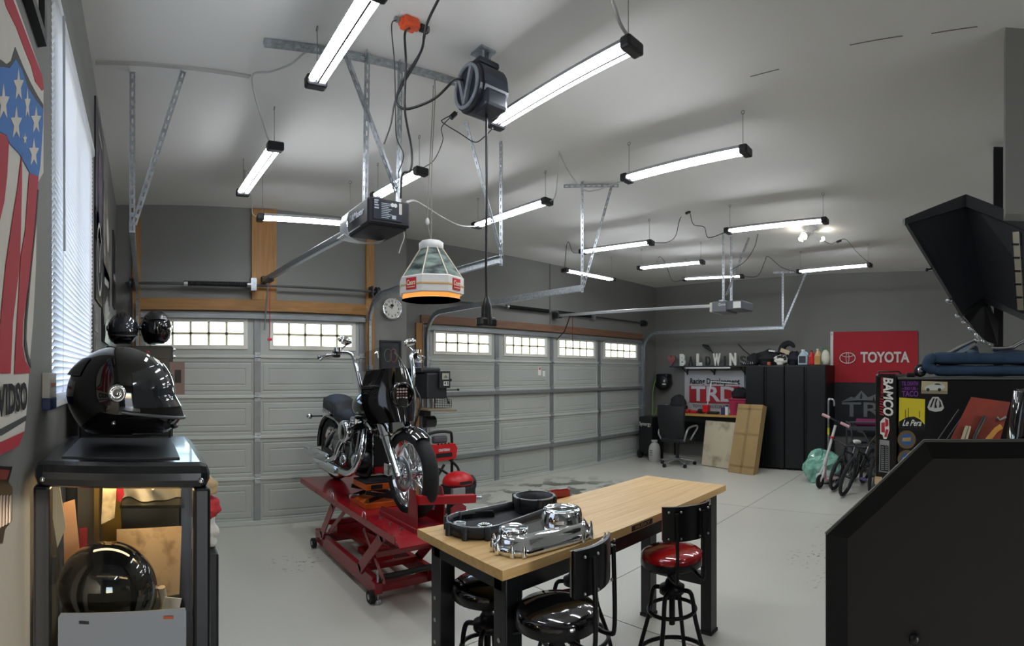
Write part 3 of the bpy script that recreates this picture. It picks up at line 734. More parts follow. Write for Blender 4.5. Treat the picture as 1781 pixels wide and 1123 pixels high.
cord('power_cord', 'white cord sagging from the dark opener to a shop light end', [pD(706, 352, 2.9), pD(720, 349, 3.2), pD(735, 356, 3.6), pD(770, 378, 4.2), pD(800, 392, 4.5), pD(826, 394, 4.95)], 0.007, wc)
cord('power_cord', 'white tangled cord dropping from the slotted ceiling bar by the blinds light', [pD(545, 83, 2.8), pD(530, 92, 2.85), pD(505, 112, 2.9), pD(470, 125, 3.0), pD(440, 130, 3.05), pD(443, 165, 3.2), pD(455, 205, 3.4), pD(466, 240, 3.5), pD(474, 254, 3.6)], 0.006, wc)
cord('power_cord', 'thin white cord from the blinds light down to the light on the pine board', [pD(424, 338, 4.4), pD(426, 300, 4.5), pD(423, 288, 4.55), pD(427, 320, 4.5), pD(438, 345, 4.8), pD(439, 370, 5.0), pD(450, 379, 5.3)], 0.005, wc)
cord('power_cord', 'white cord hanging from the ceiling edge to the reel side shop light', [pD(1060, -12, 2.2), pD(1070, 15, 2.3), pD(1078, 40, 2.35), pD(1090, 60, 2.4), pD(1104, 78, 2.42)], 0.008, wc)
cord('power_cord', 'white cord looped between two lights beside the middle hanger', [pD(1086, 314, 3.95), pD(1060, 322, 4.1), pD(1040, 330, 4.2), pD(1015, 330, 4.3), pD(990, 300, 4.3), pD(972, 264, 4.15)], 0.006, wc)
cord('power_cord', 'white cord dropping from a ceiling hook to the light crossed by a hanger', [pD(972, 262, 4.12), pD(970, 300, 4.2), pD(966, 340, 4.3), pD(957, 350, 4.5)], 0.005, wc)
cord('power_cord', 'dark cord with a ceiling plug between two far shop lights', [pD(1136, 422, 6.05), pD(1160, 421, 6.1), pD(1175, 410, 6.0), pD(1183, 380, 5.9), pD(1198, 368, 5.7), pD(1206, 390, 5.6), pD(1225, 395, 5.5), pD(1232, 413, 5.5), pD(1262, 404, 5.4)], 0.004, bk)
cord('power_cord', 'dark cord with a plug joining the light by the wide door springs', [pD(982, 470, 7.1), pD(984, 440, 7.0), pD(988, 420, 6.9), pD(996, 438, 6.6), pD(1008, 440, 6.35)], 0.004, bk)
cord('power_cord', 'dark cord sagging below a far light over the opener rail', [pD(1186, 487, 7.9), pD(1170, 488, 7.8), pD(1158, 460, 7.4), pD(1148, 446, 7.1), pD(1142, 456, 7.1)], 0.004, bk)
cord('power_cord', 'dark cord curving from the bulb lamp light down to the pale opener frame', [pD(1318, 407, 5.6), pD(1312, 430, 5.9), pD(1295, 455, 6.2), pD(1270, 470, 6.5)], 0.004, bk)
cord('power_cord', 'dark cord from the light behind the pale opener up to a ceiling plug', [pD(1294, 481, 7.1), pD(1318, 479, 7.2), pD(1330, 455, 7.7), pD(1336, 446, 7.83), pD(1360, 465, 7.8), pD(1387, 473, 7.7)], 0.004, bk)
cord('power_cord', 'dark cord with a switch from the bulb lamp to the light over the cabinets', [pD(1428, 416, 6.3), pD(1445, 424, 6.4), pD(1458, 419, 6.5), pD(1472, 417, 6.6), pD(1492, 440, 7.0), pD(1515, 460, 7.5)], 0.004, bk)
tag(MB().bar(pD(1455, 421, 6.48), pD(1463, 418, 6.52), 0.03, 0.03, bev=0.008).build('cord_switch', bk), 'small black switch on the cord beside the bulb lamp', 'switch')
tag(MB().bar(pD(1193, 371, 5.72), pD(1200, 367, 5.66), 0.03, 0.03, bev=0.008).build('ceiling_plug', bk), 'small black plug at the ceiling between two far shop lights', 'plug')

# ------------------------------------------------------------------ twin bulb ceiling lamp
bp_ = pZ(1411, 396, H)
t = thing('ceiling_lamp', 'white ceiling lamp with lit round flood heads', 'ceiling lamp', (bp_.x, bp_.y, H))
MB().lathe([(0.07, 0), (0.07, -0.02), (0.03, -0.04), (0.03, -0.08)], bp_, ZA, 20).build('base', white(), t)
bm_ = mat('flood_bulb_glow', 'FFFFFF', 0.4, emit=26, ecol='FFF6E8')
for i, (dx, dy) in enumerate(((-0.1, 0.06), (0.08, -0.1), (0.02, 0.12))):
    e = bp_ + V((dx, dy, -0.12)); s0 = bp_ + V((dx * 0.2, dy * 0.2, -0.07))
    n = (e - s0).normalized()
    hd = MB().cyl(s0, e, 0.02, 0.05, n=14).build('lamp_head', white(), t)
    MB().ball(e, (0.048, 0.048, 0.03)).build('bulb', bm_, hd)

# ------------------------------------------------------------------ window in the left wall, mini blind
w1 = sempty('window_1', (XL - 0.06, (WY0 + WY1) / 2, WZ0))
fr = MB(); xo = XL - 0.10
for y0, y1, z0, z1 in ((WY0, WY0 + 0.04, WZ0, WZ1), (WY1 - 0.04, WY1, WZ0, WZ1), (WY0, WY1, WZ0, WZ0 + 0.04), (WY0, WY1, WZ1 - 0.04, WZ1), ((WY0 + WY1) / 2 - 0.02, (WY0 + WY1) / 2 + 0.02, WZ0, WZ1)):
    fr.bx(xo, xo + 0.04, y0, y1, z0, z1)
fr.build('window_frame', white(), w1)
for y0, y1 in ((WY0 + 0.04, (WY0 + WY1) / 2 - 0.02), ((WY0 + WY1) / 2 + 0.02, WY1 - 0.04)):
    MB().add([(xo + 0.02, y0, WZ0 + 0.04), (xo + 0.02, y1, WZ0 + 0.04), (xo + 0.02, y1, WZ1 - 0.04), (xo + 0.02, y0, WZ1 - 0.04)], [(0, 1, 2, 3)]).build('pane', glassmat('window_glass', 'FAFCFC', 0.05), w1)
MB().bx(XL - 0.1, XL + 0.012, WY0 - 0.01, WY1 + 0.01, WZ0 - 0.025, WZ0, 0.004).build('window_sill', white(), w1)
slat_m = mat('blind_slat_white', 'F2F2F2', 0.4)
nt_ = slat_m.node_tree
tl_ = nt_.nodes.new('ShaderNodeBsdfTranslucent'); tl_.inputs[0].default_value = (0.9, 0.9, 0.92, 1)
mx_ = nt_.nodes.new('ShaderNodeMixShader'); mx_.inputs[0].default_value = 0.45          # thin vinyl lets daylight glow through
nt_.links.new(nt_.nodes['Principled BSDF'].outputs[0], mx_.inputs[1]); nt_.links.new(tl_.outputs[0], mx_.inputs[2])
nt_.links.new(mx_.outputs[0], nt_.nodes['Material Output'].inputs[0])
t = thing('window_blind', 'white mini blind with many thin tilted slats in the window', 'blind', (XL + 0.02, (WY0 + WY1) / 2, WZ0))
MB().bx(XL - 0.015, XL + 0.022, WY0 - 0.02, WY1 + 0.02, WZ1 - 0.02, WZ1 + 0.02, 0.004).build('head_rail', slat_m, t)
MB().bx(XL - 0.01, XL + 0.018, WY0 - 0.015, WY1 + 0.015, WZ0 + 0.005, WZ0 + 0.02, 0.004).build('bottom_rail', slat_m, t)
ns = 58; me0 = None
for i in range(ns):
    z = WZ0 + 0.035 + (WZ1 - WZ0 - 0.07) * i / (ns - 1)
    if me0 is None:
        L2 = (WY1 - WY0) / 2 + 0.012
        o = MB().grid(1, 3, lambda u, v: ((v - 0.5) * 0.014, (u - 0.5) * 2 * L2, (v - 0.5) * 0.021 + 0.002 * sin(pi * v)), 0.0006).build('slat', slat_m, t, False); me0 = o
    else:
        o = me0.copy(); COL.objects.link(o); o.parent = t
    o.location = (-0.016, 0, z - WZ0)
for y in (WY0 + 0.15, WY1 - 0.15):
    MB().cyl((XL + 0.013, y, WZ0 + 0.02), (XL + 0.013, y, WZ1), 0.0012, n=5).build('ladder_cord', white(), t)
MB().cyl((XL + 0.03, WY0 + 0.07, 2.05), (XL + 0.028, WY0 + 0.07, WZ1 - 0.02), 0.005, n=8).build('tilt_wand', mat('clear_wand', 'B9BCC0', 0.2), t)

# ------------------------------------------------------------------ flag hung on the left wall
XF = XL + 0.012
def fl(px, off=0.0): return [pX(x, y, XF + off) for x, y in px]
def flagpoly(name, px, m, parent, lay):
    pts = fl(px, 0.0)
    poly = [(p.y, p.z) for p in pts]
    return MB().prism(poly, (XF + 0.0012 * lay, 0, 0), YA, ZA, 0.0011).build(name, m, parent)
fw, fr_, fb, fg = mat('flag_white', 'CFCBC0', 0.8, var=0.04, scale=5), mat('flag_red', 'AE2F3C', 0.8, var=0.05, scale=4), mat('flag_blue', '3E74B8', 0.8, var=0.05, scale=4), mat('flag_grey', '474848', 0.8)
t = thing('shield_flag', 'red white and blue shield flag with stars and black lettering on the wall', 'flag', (XF, 0.95, 1.4))
right = [(-150, -40), (12, -40), (72, 130), (75, 155), (75, 300), (64, 320), (62, 460), (57, 560), (50, 640), (47, 700), (42, 748), (30, 776), (0, 791), (-60, 798), (-120, 780), (-150, 700)]
flagpoly('cloth', right, fw, t, 0)
flagpoly('red_border', [(-6, -40), (6, -40), (72, 132), (75, 155), (72, 158), (60, 142), (53, 115), (42, 88), (27, 48), (10, 14)], fr_, t, 1)
flagpoly('grey_outline', [(-40, 104), (0, 104), (10, 112), (18, 106), (25, 82), (40, 118), (52, 144), (64, 166), (74, 182), (74, 196), (60, 176), (48, 162), (36, 126), (26, 106), (14, 122), (0, 122), (-40, 122)], fg, t, 1)
flagpoly('blue_field', [(-60, 117), (4, 117), (14, 119), (25, 103), (36, 122), (47, 154), (60, 174), (73, 190), (73, 215), (68, 290), (65, 307), (50, 301), (32, 268), (14, 249), (8, 236), (-10, 225), (-60, 225)], fb, t, 2)
def starpoly(x0, x1, y0, y1):
    cx, cy = (x0 + x1) / 2, (y0 + y1) / 2; pts = []
    for i in range(10):
        a = pi / 2 + pi * i / 5; r = 1.0 if i % 2 == 0 else 0.42
        pts.append((cx + r * cos(a) * (x1 - x0) / 2 * 1.05, cy - r * sin(a) * (y1 - y0) / 2 * 1.08))
    return pts
for s_ in ((20, 38, 121, 178), (39.5, 50, 155, 208), (51, 69, 186, 234), (15, 35, 186, 244), (-8, 13, 148, 210), (47, 65, 241, 291), (37, 44, 232, 252)):
    flagpoly('star', starpoly(*s_), fw, t, 3)
flagpoly('red_stripe', [(8, 234), (13, 249), (10, 305), (5, 350), (-2, 380), (-30, 500), (-40, 300), (-10, 232)], fr_, t, 2)
flagpoly('red_stripe', [(36, 264), (28, 330), (19, 385), (8, 460), (0, 540), (-6, 649), (16, 649), (20, 560), (32, 460), (34, 400), (36, 320)], fr_, t, 2)
flagpoly('red_stripe', [(49, 301), (65, 307), (60, 380), (52, 460), (38, 560), (37, 600), (42, 628), (50, 641), (50, 648), (23, 650), (25, 600), (30, 520), (34, 446), (42, 400), (46, 340)], fr_, t, 2)
flagpoly('grey_line', [(63, 330), (58, 395), (50, 470), (41, 560), (40, 600), (45, 625), (51, 640), (51, 632), (46, 615), (43, 590), (44, 560), (52, 470), (60, 395), (65, 330)], fg, t, 3)
flagpoly('grey_band', [(-80, 752), (0, 745), (44, 722), (43, 731), (0, 757), (-80, 765)], fg, t, 2)
flagpoly('red_hem', [(-80, 772), (0, 768), (40, 750), (30, 775), (0, 790), (-60, 796), (-80, 790)], fr_, t, 2)
p = pX(44, 690, XF)
text('DAVIDSO', 0.085, (XF + 0.006, p.y - 0.005, p.z), (0, 1, 0), (0, 0, 1), mat('flag_letter_black', '17171A', 0.8), 'lettering', t, th=0.001, bold=0.003, align='RIGHT', space=1.05)
# cut-out metal sign under the flag
t = thing('metal_wall_sign', 'small black and red cut-out metal sign below the flag', 'sign', (XF, 1.05, 1.3))
flagpoly('plate', [(-60, 806), (21, 811), (14, 838), (21, 848), (20, 905), (8, 920), (4, 945), (-60, 950)], mat('sign_black', '15120F', 0.35), t, 0)
flagpoly('red_edge', [(-60, 812), (16, 817), (10, 834), (-60, 830)], mat('sign_rust_red', '7A2A22', 0.4), t, 1)
for i in range(4):
    flagpoly('letter_stroke', [(-2 + i * 5.5, 862 + i * 0), (1 + i * 5.5, 860), (0 + i * 5.5, 915 - i * 3), (-3 + i * 5.5, 918 - i * 3)], mat('sign_cream', 'B9A79A', 0.4), t, 2)
# framed picture high on the wall
t = thing('picture_frame', 'black framed picture high on the wall beside the blinds', 'picture frame', (XF, 1.2, 2.56))
y0, y1, z0, z1 = 0.95, 1.44, 2.56, 3.05
MB().bx(XL, XL + 0.025, y0, y1, z0, z0 + 0.03).bx(XL, XL + 0.025, y0, y1, z1 - 0.03, z1).bx(XL, XL + 0.025, y0, y0 + 0.03, z0 + 0.03, z1 - 0.03).bx(XL, XL + 0.025, y1 - 0.03, y1, z0 + 0.03, z1 - 0.03).build('frame', mat('frame_black', '17181B', 0.35), t)
MB().bx(XL, XL + 0.008, y0 + 0.02, y1 - 0.02, z0 + 0.02, z1 - 0.02).build('picture', mat('picture_pale', 'B8B6AC', 0.5, var=0.15, scale=6), t)
# small blue and white box by the window
t = thing('wall_plaque', 'small white and blue card box hung on the wall under the blinds', 'plaque', (XL, 1.55, 1.53))
MB().bx(XL, XL + 0.025, 1.49, 1.60, 1.565, 1.64, 0.003).build('white_panel', mat('plaque_white', 'B5B3AE', 0.5), t)
MB().bx(XL, XL + 0.026, 1.49, 1.60, 1.53, 1.565, 0.003).build('blue_panel', mat('plaque_blue', '26335E', 0.5), t)
MB().bx(XL + 0.024, XL + 0.0275, 1.51, 1.58, 1.60, 1.61).build('printed_line', mat('plaque_red_print', '9C5A50', 0.6), t)
# signs on the wall beyond the blinds
def wsign(name, label, y0, y1, z0, z1, m, cat='sign'):
    t = thing(name, label, cat, (XL, (y0 + y1) / 2, z0))
    MB().bx(XL, XL + 0.012, y0, y1, z0, z1, 0.003).build('board', m, t)
    return t
xs_ = XL + 0.0125
t = wsign('wall_poster', 'tall dark purple painted poster on the wall next to the blinds', 3.06, 3.62, 2.42, 3.28, mat('poster_dark', '3A3440', 0.4, col2='1D1B20', scale=5))
MB().prism([(3.34 + 0.16 * cos(2 * pi * i / 20), 2.82 + 0.26 * sin(2 * pi * i / 20)) for i in range(20)], (xs_, 0, 0), YA, ZA, 0.002).build('portrait_oval', mat('poster_purple', '6A5470', 0.5, col2='3C3244', scale=9), t)
MB().bx(xs_, xs_ + 0.002, 3.2, 3.48, 3.12, 3.16).build('title_line', mat('sign_cream2', 'A8A49A', 0.5), t)
t = wsign('wall_poster', 'pale poster of a figure beside the dark purple poster', 3.66, 4.35, 2.3, 3.0, mat('poster_pale', '9C968C', 0.5, col2='3A3734', scale=4))
MB().prism([(4.0 + 0.13 * cos(2 * pi * i / 18), 2.7 + 0.13 * sin(2 * pi * i / 18)) for i in range(18)], (xs_, 0, 0), YA, ZA, 0.002).build('figure', mat('poster_cream', 'B8B0A0', 0.5), t)
t = wsign('wall_sign', 'narrow black metal sign near the corner of the single door', 4.75, 5.05, 2.25, 2.95, mat('sign_black2', '16171A', 0.4))
MB().bx(xs_, xs_ + 0.002, 4.8, 5.0, 2.5, 2.56).build('title_line', mat('sign_cream2', 'A8A49A', 0.5), t)
t = wsign('wall_sign', 'tall black sign with a white oval ring emblem by the blinds', 3.06, 3.5, 2.08, 2.63, mat('sign_black2', '16171A', 0.4))
wht = mat('sign_white_print', 'C9C9C4', 0.5)
for k1, k2 in ((0.23, 0.20),):
    vs = [(xs_ + 0.002, 3.28 + r * 0.8 * cos(2 * pi * i / 28), 2.355 + r * sin(2 * pi * i / 28)) for r in (k1, k2) for i in range(28)]
    MB().add(vs, [(i, (i + 1) % 28, 28 + (i + 1) % 28, 28 + i) for i in range(28)]).build('ring', wht, t)
MB().bar((xs_, 3.2, 2.47), (xs_, 3.28, 2.28), 0.004, 0.03, up=YA).bar((xs_, 3.36, 2.47), (xs_, 3.28, 2.28), 0.004, 0.03, up=YA).build('emblem', wht, t)
t = wsign('wall_sign', 'black sign with a white winged emblem behind the stacked helmets', 3.56, 4.25, 1.86, 2.42, mat('sign_black2', '16171A', 0.4))
for i in range(7):
    MB().bar((xs_, 3.68 + i * 0.075, 1.98 + 0.02 * i), (xs_, 3.74 + i * 0.075, 2.22 - 0.03 * abs(i - 3)), 0.004, 0.022, up=YA).build('feather', wht, t)
MB().bar((xs_, 3.7, 2.3), (xs_, 4.1, 2.33), 0.004, 0.05, up=YA).build('title_line', wht, t)
t = wsign('picture_frame', 'slim grey framed photo strip beneath the ring emblem sign', 2.95, 3.2, 1.6, 2.03, mat('frame_grey', '6E6E6A', 0.5), 'picture frame')
MB().bx(xs_, xs_ + 0.002, 2.98, 3.17, 1.64, 1.85).build('photo', mat('photo_brown', '8A7C70', 0.5, col2='3A3532', scale=12), t)
MB().bx(xs_, xs_ + 0.002, 2.98, 3.17, 1.88, 1.99).build('photo', mat('photo_grey', '9A9890', 0.5, col2='55534E', scale=12), t)

# ------------------------------------------------------------------ helmets
def helmet(label, loc, rotz, s=1.0, chin=True, visor=True, group=None, pink=False):
    t = thing('motorcycle_helmet', label, 'helmet', loc, rotz, group)
    def sh(p):
        x, y, z = p
        if z < -0.10: z = -0.10 - (abs(z) - 0.10) * 0.30
        if chin and x > 0 and z < 0.0:
            k_ = min(1, (0.0 - z) / 0.06) * min(1, x / 0.10); x *= 1 + 0.27 * k_
        if x < 0 and z < 0: x *= 1 - 0.12 * min(1, -z / 0.13)
        return V((x, y, z)) * s
    c0 = V((0, 0, 0.142 * s))
    def loc_(p): return V(p) * s + c0
    MB().ball(c0, (0.158, 0.122, 0.145), 40, 24, f=lambda p: sh(p)).build('shell', gblk(), t, False)
    def surf(az, el, k_=1.0):
        p = V((0.158 * cos(el) * cos(az), 0.122 * cos(el) * sin(az), 0.145 * sin(el))) * k_
        return sh(p) + c0
    if visor:
        MB().grid(20, 8, lambda u, v: surf(-1.25 + 2.5 * u, -0.18 + 0.86 * v - 0.22 * (abs(u - 0.5) * 2) ** 2 * v, 1.035), 0.003 * s).build('visor', mat('smoked_visor', '2B2F34', 0.08, coat=1.0), t, False)
        MB().grid(20, 5, lambda u, v: surf(-1.15 + 2.3 * u, -0.40 + 0.26 * v, 1.012), 0.002 * s).build('eye_port', mat('port_lining', '070708', 0.9), t, False)
        MB().tube([surf(-1.45 + 2.9 * i / 20, -0.26 - 0.16 * sin(pi * i / 20), 1.03) for i in range(21)], 0.005 * s, 6).build('visor_gasket', mat('gasket_grey', '5A5D62', 0.25), t, False)
        for sg in (-1, 1):
            p = surf(sg * 1.52, 0.08, 1.0); n = V((0.05, sg, 0.05)).normalized()
            MB().lathe([(0.024 * s, 0.0), (0.024 * s, 0.008 * s), (0.017 * s, 0.010 * s), (0.016 * s, 0.006 * s), (0.008 * s, 0.007 * s), (0.007 * s, 0.012 * s), (0, 0.012 * s)], p, n, 20).build('visor_pivot', chrome(), t, False)
        p = surf(-1.6, -0.5, 1.0)
        MB().ball(p, 0.007 * s, 10, 6).build('snap_button', chrome(), t, False)
    MB().tube([surf(2 * pi * i / 30, -1.02, 1.0) for i in range(30)], 0.006 * s, 6, closed=True).build('bottom_trim', rubber(), t, False)
    if chin:
        MB().tube([surf(-0.35 + 0.7 * i / 8, -0.62, 1.012) for i in range(9)], 0.006 * s, 6).build('chin_vent', mat('visor_trim', '202226', 0.25), t, False)
        MB().tube([surf(-1.2 + 0.75 * i / 8, -0.80, 1.005) for i in range(9)], 0.003 * s, 6).build('side_crease', mat('visor_trim', '202226', 0.25), t, False)
        MB().grid(10, 4, lambda u, v: surf(2.35 + 1.58 * u, 0.42 + 0.42 * v, 1.02 + 0.05 * (1 - v) * sin(pi * u)), 0.004 * s).build('rear_spoiler', mat('spoiler_grey', '2E3032', 0.3), t, False)
    return t
helmet('large glossy black full-face helmet on top of the glass display case', (-0.075, 1.54, 1.4265), R(-4), 1.02)

# ------------------------------------------------------------------ glass display case on a black stand
t = thing('display_case', 'black framed glass display case lit inside, holding keepsakes', 'display case', (-0.057, 1.54, 0))
cb = mat('case_black', '14161A', 0.3)
X0, X1, YA0, YA1, ZT = -0.275, 0.16, 1.255, 1.82, 1.42
MB().bx(X0, X1, YA0, YA1, 1.355, ZT, 0.024).build('lid', mat('case_lid', '1A1C20', 0.22, coat=0.3), t)
MB().bx(X0 + 0.06, X1 - 0.07, YA0 + 0.07, YA1 - 0.1, ZT - 0.002, ZT + 0.004, 0.003).build('lid_panel', mat('case_lid_grey', '34363A', 0.35), t)
for x in (X0, X1 - 0.042):
    for y in (YA0, YA1 - 0.042):
        MB().bx(x, x + 0.042, y, y + 0.042, 0.80, 1.36, 0.008).build('post', cb, t)
MB().bx(X0, X1, YA0, YA1, 0.74, 0.82, 0.01).build('base_tray', cb, t)
MB().bx(X0 + 0.01, X1 - 0.01, YA0 + 0.02, YA1 - 0.02, 0.0, 0.74).build('stand', blk(), t)
gm = glassmat('case_glass', 'F4F5F2', 0.05)
for q in ([(X0 + 0.03, YA0 + 0.014, 0.82), (X1 - 0.03, YA0 + 0.014, 0.82), (X1 - 0.03, YA0 + 0.014, 1.36), (X0 + 0.03, YA0 + 0.014, 1.36)], [(X1 - 0.014, YA0 + 0.03, 0.82), (X1 - 0.014, YA1 - 0.03, 0.82), (X1 - 0.014, YA1 - 0.03, 1.36), (X1 - 0.014, YA0 + 0.03, 1.36)]):
    MB().add(q, [(0, 1, 2, 3)]).build('glass_pane', gm, t)
MB().bx(X0 + 0.03, X1 - 0.03, YA1 - 0.03, YA1 - 0.02, 0.82, 1.36).build('back_panel', mat('case_back', '6B655A', 0.6), t)
for x in (X0 + 0.024, X1 - 0.024):
    MB().ball((x, YA0 - 0.001, 1.378), (0.007, 0.005, 0.007), 12, 6).build('screw', chrome(), t)
MB().bx(X0 + 0.05, X1 - 0.05, 1.5, 1.54, 1.343, 1.355).build('case_lamp', mat('case_lamp_glow', 'FFE2B0', 0.5, emit=14, ecol='FFD9A0'), t)

t = helmet('old black half helmet inside the glass display case', (-0.105, 1.46, 0.905), R(10), 0.9, chin=False, visor=False)
MB().ball(V((0.11, -0.05, 0.14)), (0.012, 0.012, 0.012), 10, 6).build('snap_button', chrome(), t, False)
MB().tube([(0.15, -0.02, 0.13), (0.16, -0.02, 0.08), (0.14, -0.03, 0.03)], 0.012, 8).build('strap', mat('strap_cream', 'CFC6B0', 0.7), t, False)
t = thing('metal_plate', 'plain grey metal number plate with two slots leaning on the case glass', 'plate', (-0.05, 1.245, 0.9))
pg = mat('plate_grey', '8B9099', 0.45, 0.2)
q = [pY(101, 1074, 1.24), pY(106, 1066, 1.24), pY(322, 1057, 1.24), pY(324, 1064, 1.24), pY(324, 1160, 1.24), pY(101, 1160, 1.24)]
MB().prism([(p.x, p.z) for p in q], (0, 1.243, 0), XA, ZA, 0.003).build('sheet', pg, t)
for (x, y, m_) in ((146, 1082, plast()), (293, 1073, mat('slot_rust', 'B5532A', 0.6))):
    p = pY(x, y, 1.24); MB().bx(p.x - 0.012, p.x + 0.012, 1.2375, 1.2395, p.z - 0.0035, p.z + 0.0035, 0.0012).build('slot', m_, t)
def card(name, label, px, Y, m, cat='card', th=0.003):
    q = [pY(x, y, Y) for x, y in px]
    return tag(MB().prism([(p.x, p.z) for p in q], (0, Y, 0), XA, ZA, th).build(name, m), label, cat)
card('sepia_photo', 'sepia photo of an old motorcycle leaning inside the display case', [(203, 920), (316, 914), (312, 1032), (222, 1045), (203, 1045)], 1.66, mat('sepia_print', 'D9BE97', 0.6, col2='8B6E4E', scale=14, thr=(0.30, 0.5)), 'photo')
card('paper_note', 'handwritten paper note taped up inside the display case', [(179, 846), (203, 846), (199, 900), (176, 911)], 1.6, mat('note_paper', 'CDBFA0', 0.7, col2='9A8C70', scale=30), 'paper')
card('envelope', 'cream envelope standing at the edge of the display case', [(92, 846), (104, 846), (115, 915), (100, 952), (92, 900)], 1.50, mat('envelope_cream', 'D8CBB2', 0.7), 'envelope')
card('envelope', 'peach paper envelope behind the cream one in the display case', [(110, 874), (130, 868), (140, 970), (112, 985)], 1.58, mat('envelope_peach', 'D9A983', 0.7), 'envelope')
card('book', 'dark booklet with printed spine in the display case corner', [(80, 965), (99, 965), (97, 1010), (79, 1010)], 1.42, mat('booklet_dark', '2B2A2C', 0.5), 'book', 0.02)
card('red_tag', 'bright red tag hanging at the top of the display case', [(203, 848), (214, 844), (216, 860), (210, 872), (203, 870)], 1.64, mat('tag_red', 'B01E24', 0.4), 'tag')
card('name_card', 'small white name card beside the old helmet', [(287, 1037), (316, 1040), (312, 1058), (282, 1057)], 1.36, white(), 'card')
card('red_case', 'red booklet standing behind the envelopes in the display case', [(138, 918), (152, 916), (152, 960), (139, 960)], 1.64, mat('booklet_red', '9E2A2A', 0.5), 'book')
gold = mat('aged_gold', '8A6E2E', 0.35, 0.7)
tag(MB().bx(-0.165, -0.145, 1.66, 1.675, 0.82, 1.34, 0.003).bx(-0.14, -0.075, 1.68, 1.70, 0.82, 1.335, 0.004).build('gold_frame', gold), 'old gold picture frame standing inside the display case', 'frame')
MBc = MB()
def cl(u, v):
    x = -0.08 + 0.20 * u; y = 1.70 + 0.03 * sin(9 * u); z = 1.225 + v * (0.05 + 0.05 * abs(sin(u * 5.2 + 0.4)))
    return (x, y - 0.04 * v + 0.02 * sin(14 * u + 3 * v), z)
tag(MBc.grid(28, 8, cl, 0.004).build('white_gloves', mat('glove_white', 'D8D2C2', 0.8)), 'white cloth gloves lying on a shelf in the display case', 'gloves')
tag(MB().bx(-0.08, 0.125, 1.64, 1.75, 1.212, 1.222).build('glass_shelf', glassmat('shelf_glass', 'E8EEE8', 0.08)), 'small glass shelf in the upper part of the display case', 'shelf')

# ------------------------------------------------------------------ things behind the display case
t = thing('storage_cart', 'black steel storage cart standing behind the display case', 'cart', (0.02, 2.2, 0))
MB().bx(-0.27, 0.27, 1.88, 2.42, 0.12, 0.98, 0.01).build('body', blk(), t)
for x in (-0.24, 0.24):
    for y in (1.92, 2.38): MB().cyl((x - 0.015, y, 0.06), (x + 0.015, y, 0.06), 0.06, n=16).build('caster', rubber(), t)
for i in range(3): MB().bx(0.265, 0.275, 1.95, 2.36, 0.2 + i * 0.25, 0.22 + i * 0.25).build('drawer_lip', steel(), t)
def lump(name, label, c, r, m, cat, seed=0, flat=0.15):
    rnd = random.Random(seed); ph = [rnd.uniform(0, 6) for _ in range(6)]
    def f(p):
        k_ = 1 + flat * sin(6 * p.x / r[0] + ph[0]) * sin(5 * p.y / r[1] + ph[1]) + flat * 0.7 * sin(9 * p.z / r[2] + ph[2] + 3 * p.x / r[0]) + 0.04 * sin(14 * p.y / r[1] + ph[3])
        q = p * k_
        if q.z < -r[2] * 0.75: q.z = -r[2] * 0.75
        return q
    return tag(MB().ball(c, r, 28, 18, f=f).build(name, m), label, cat)
lump('rag_bundle', 'crumpled white rag bundle on the black cart', (0.195, 1.98, 1.037), (0.085, 0.09, 0.075), mat('rag_white', 'D5D3CC', 0.9), 'rags', 1)
lump('red_shop_towel', 'red shop towel folded on the white rags', (0.215, 1.97, 1.130), (0.07, 0.08, 0.045), mat('towel_red', 'B53038', 0.9), 'towel', 2, 0.1)
lump('tan_work_glove', 'tan leather cloth heaped on the red towel', (0.20, 1.98, 1.205), (0.075, 0.08, 0.05), mat('glove_tan', 'B79E74', 0.85), 'glove', 3, 0.1)
t = thing('tall_tool_cabinet', 'tall black tool cabinet in the corner carrying two helmets', 'cabinet', (-0.03, 3.85, 0))
MB().bx(-0.27, 0.195, 3.6, 4.1, 0.0, 1.825, 0.008).build('body', mat('cabinet_black_satin', '15171B', 0.35), t)
for i in range(6): MB().bx(-0.25, 0.175, 3.592, 3.602, 0.08 + i * 0.28, 0.34 + i * 0.28, 0.004).build('drawer', mat('drawer_black_satin', '191B1F', 0.35), t)
MB().torus((0.018, 3.595, 1.775), YA, 0.012, 0.004, 16, 6).build('red_badge', mat('badge_red', 'B54030', 0.4), t)
for i in range(4): MB().ball((0.2, 3.62, 1.80 - 0.05 * i), 0.014, 10, 6).build('chrome_stud', chrome(), t)
helmet('glossy black helmet facing the wall on the tall tool cabinet', (-0.165, 3.8, 1.826), R(-75), 0.9)
helmet('glossy black helmet with rear vents, second one on the tall tool cabinet', (0.08, 3.82, 1.826), R(95), 0.95)
t = thing('photo_card', 'tan photo card fixed to the front edge of the tall tool cabinet', 'photo', (0.24, 3.59, 1.5))
MB().bx(0.17, 0.275, 3.583, 3.590, 1.49, 1.715).build('board', mat('photo_card_tan', '8A7468', 0.5, var=0.1, scale=6), t)
MB().bx(0.205, 0.25, 3.581, 3.5835, 1.57, 1.66).build('dark_panel', mat('photo_dark', '2A2728', 0.5), t)
t = thing('storage_box', 'dark storage box on the black cart, with a cloth cap on it', 'box', (-0.05, 2.2, 0.98))
MB().bx(-0.25, 0.10, 1.95, 2.4, 0.981, 1.60, 0.01).build('box_body', plast(), t)
MB().bx(-0.255, 0.105, 1.945, 2.405, 1.60, 1.64, 0.008).build('box_lid', mat('box_lid_dark', '1D1F23', 0.4), t)
def capf(p):
    return V((p.x * (1 + 0.05 * sin(20 * p.y)), p.y, max(p.z, -0.004) * (1 + 0.12 * sin(25 * p.x) + 0.1 * sin(31 * p.y))))
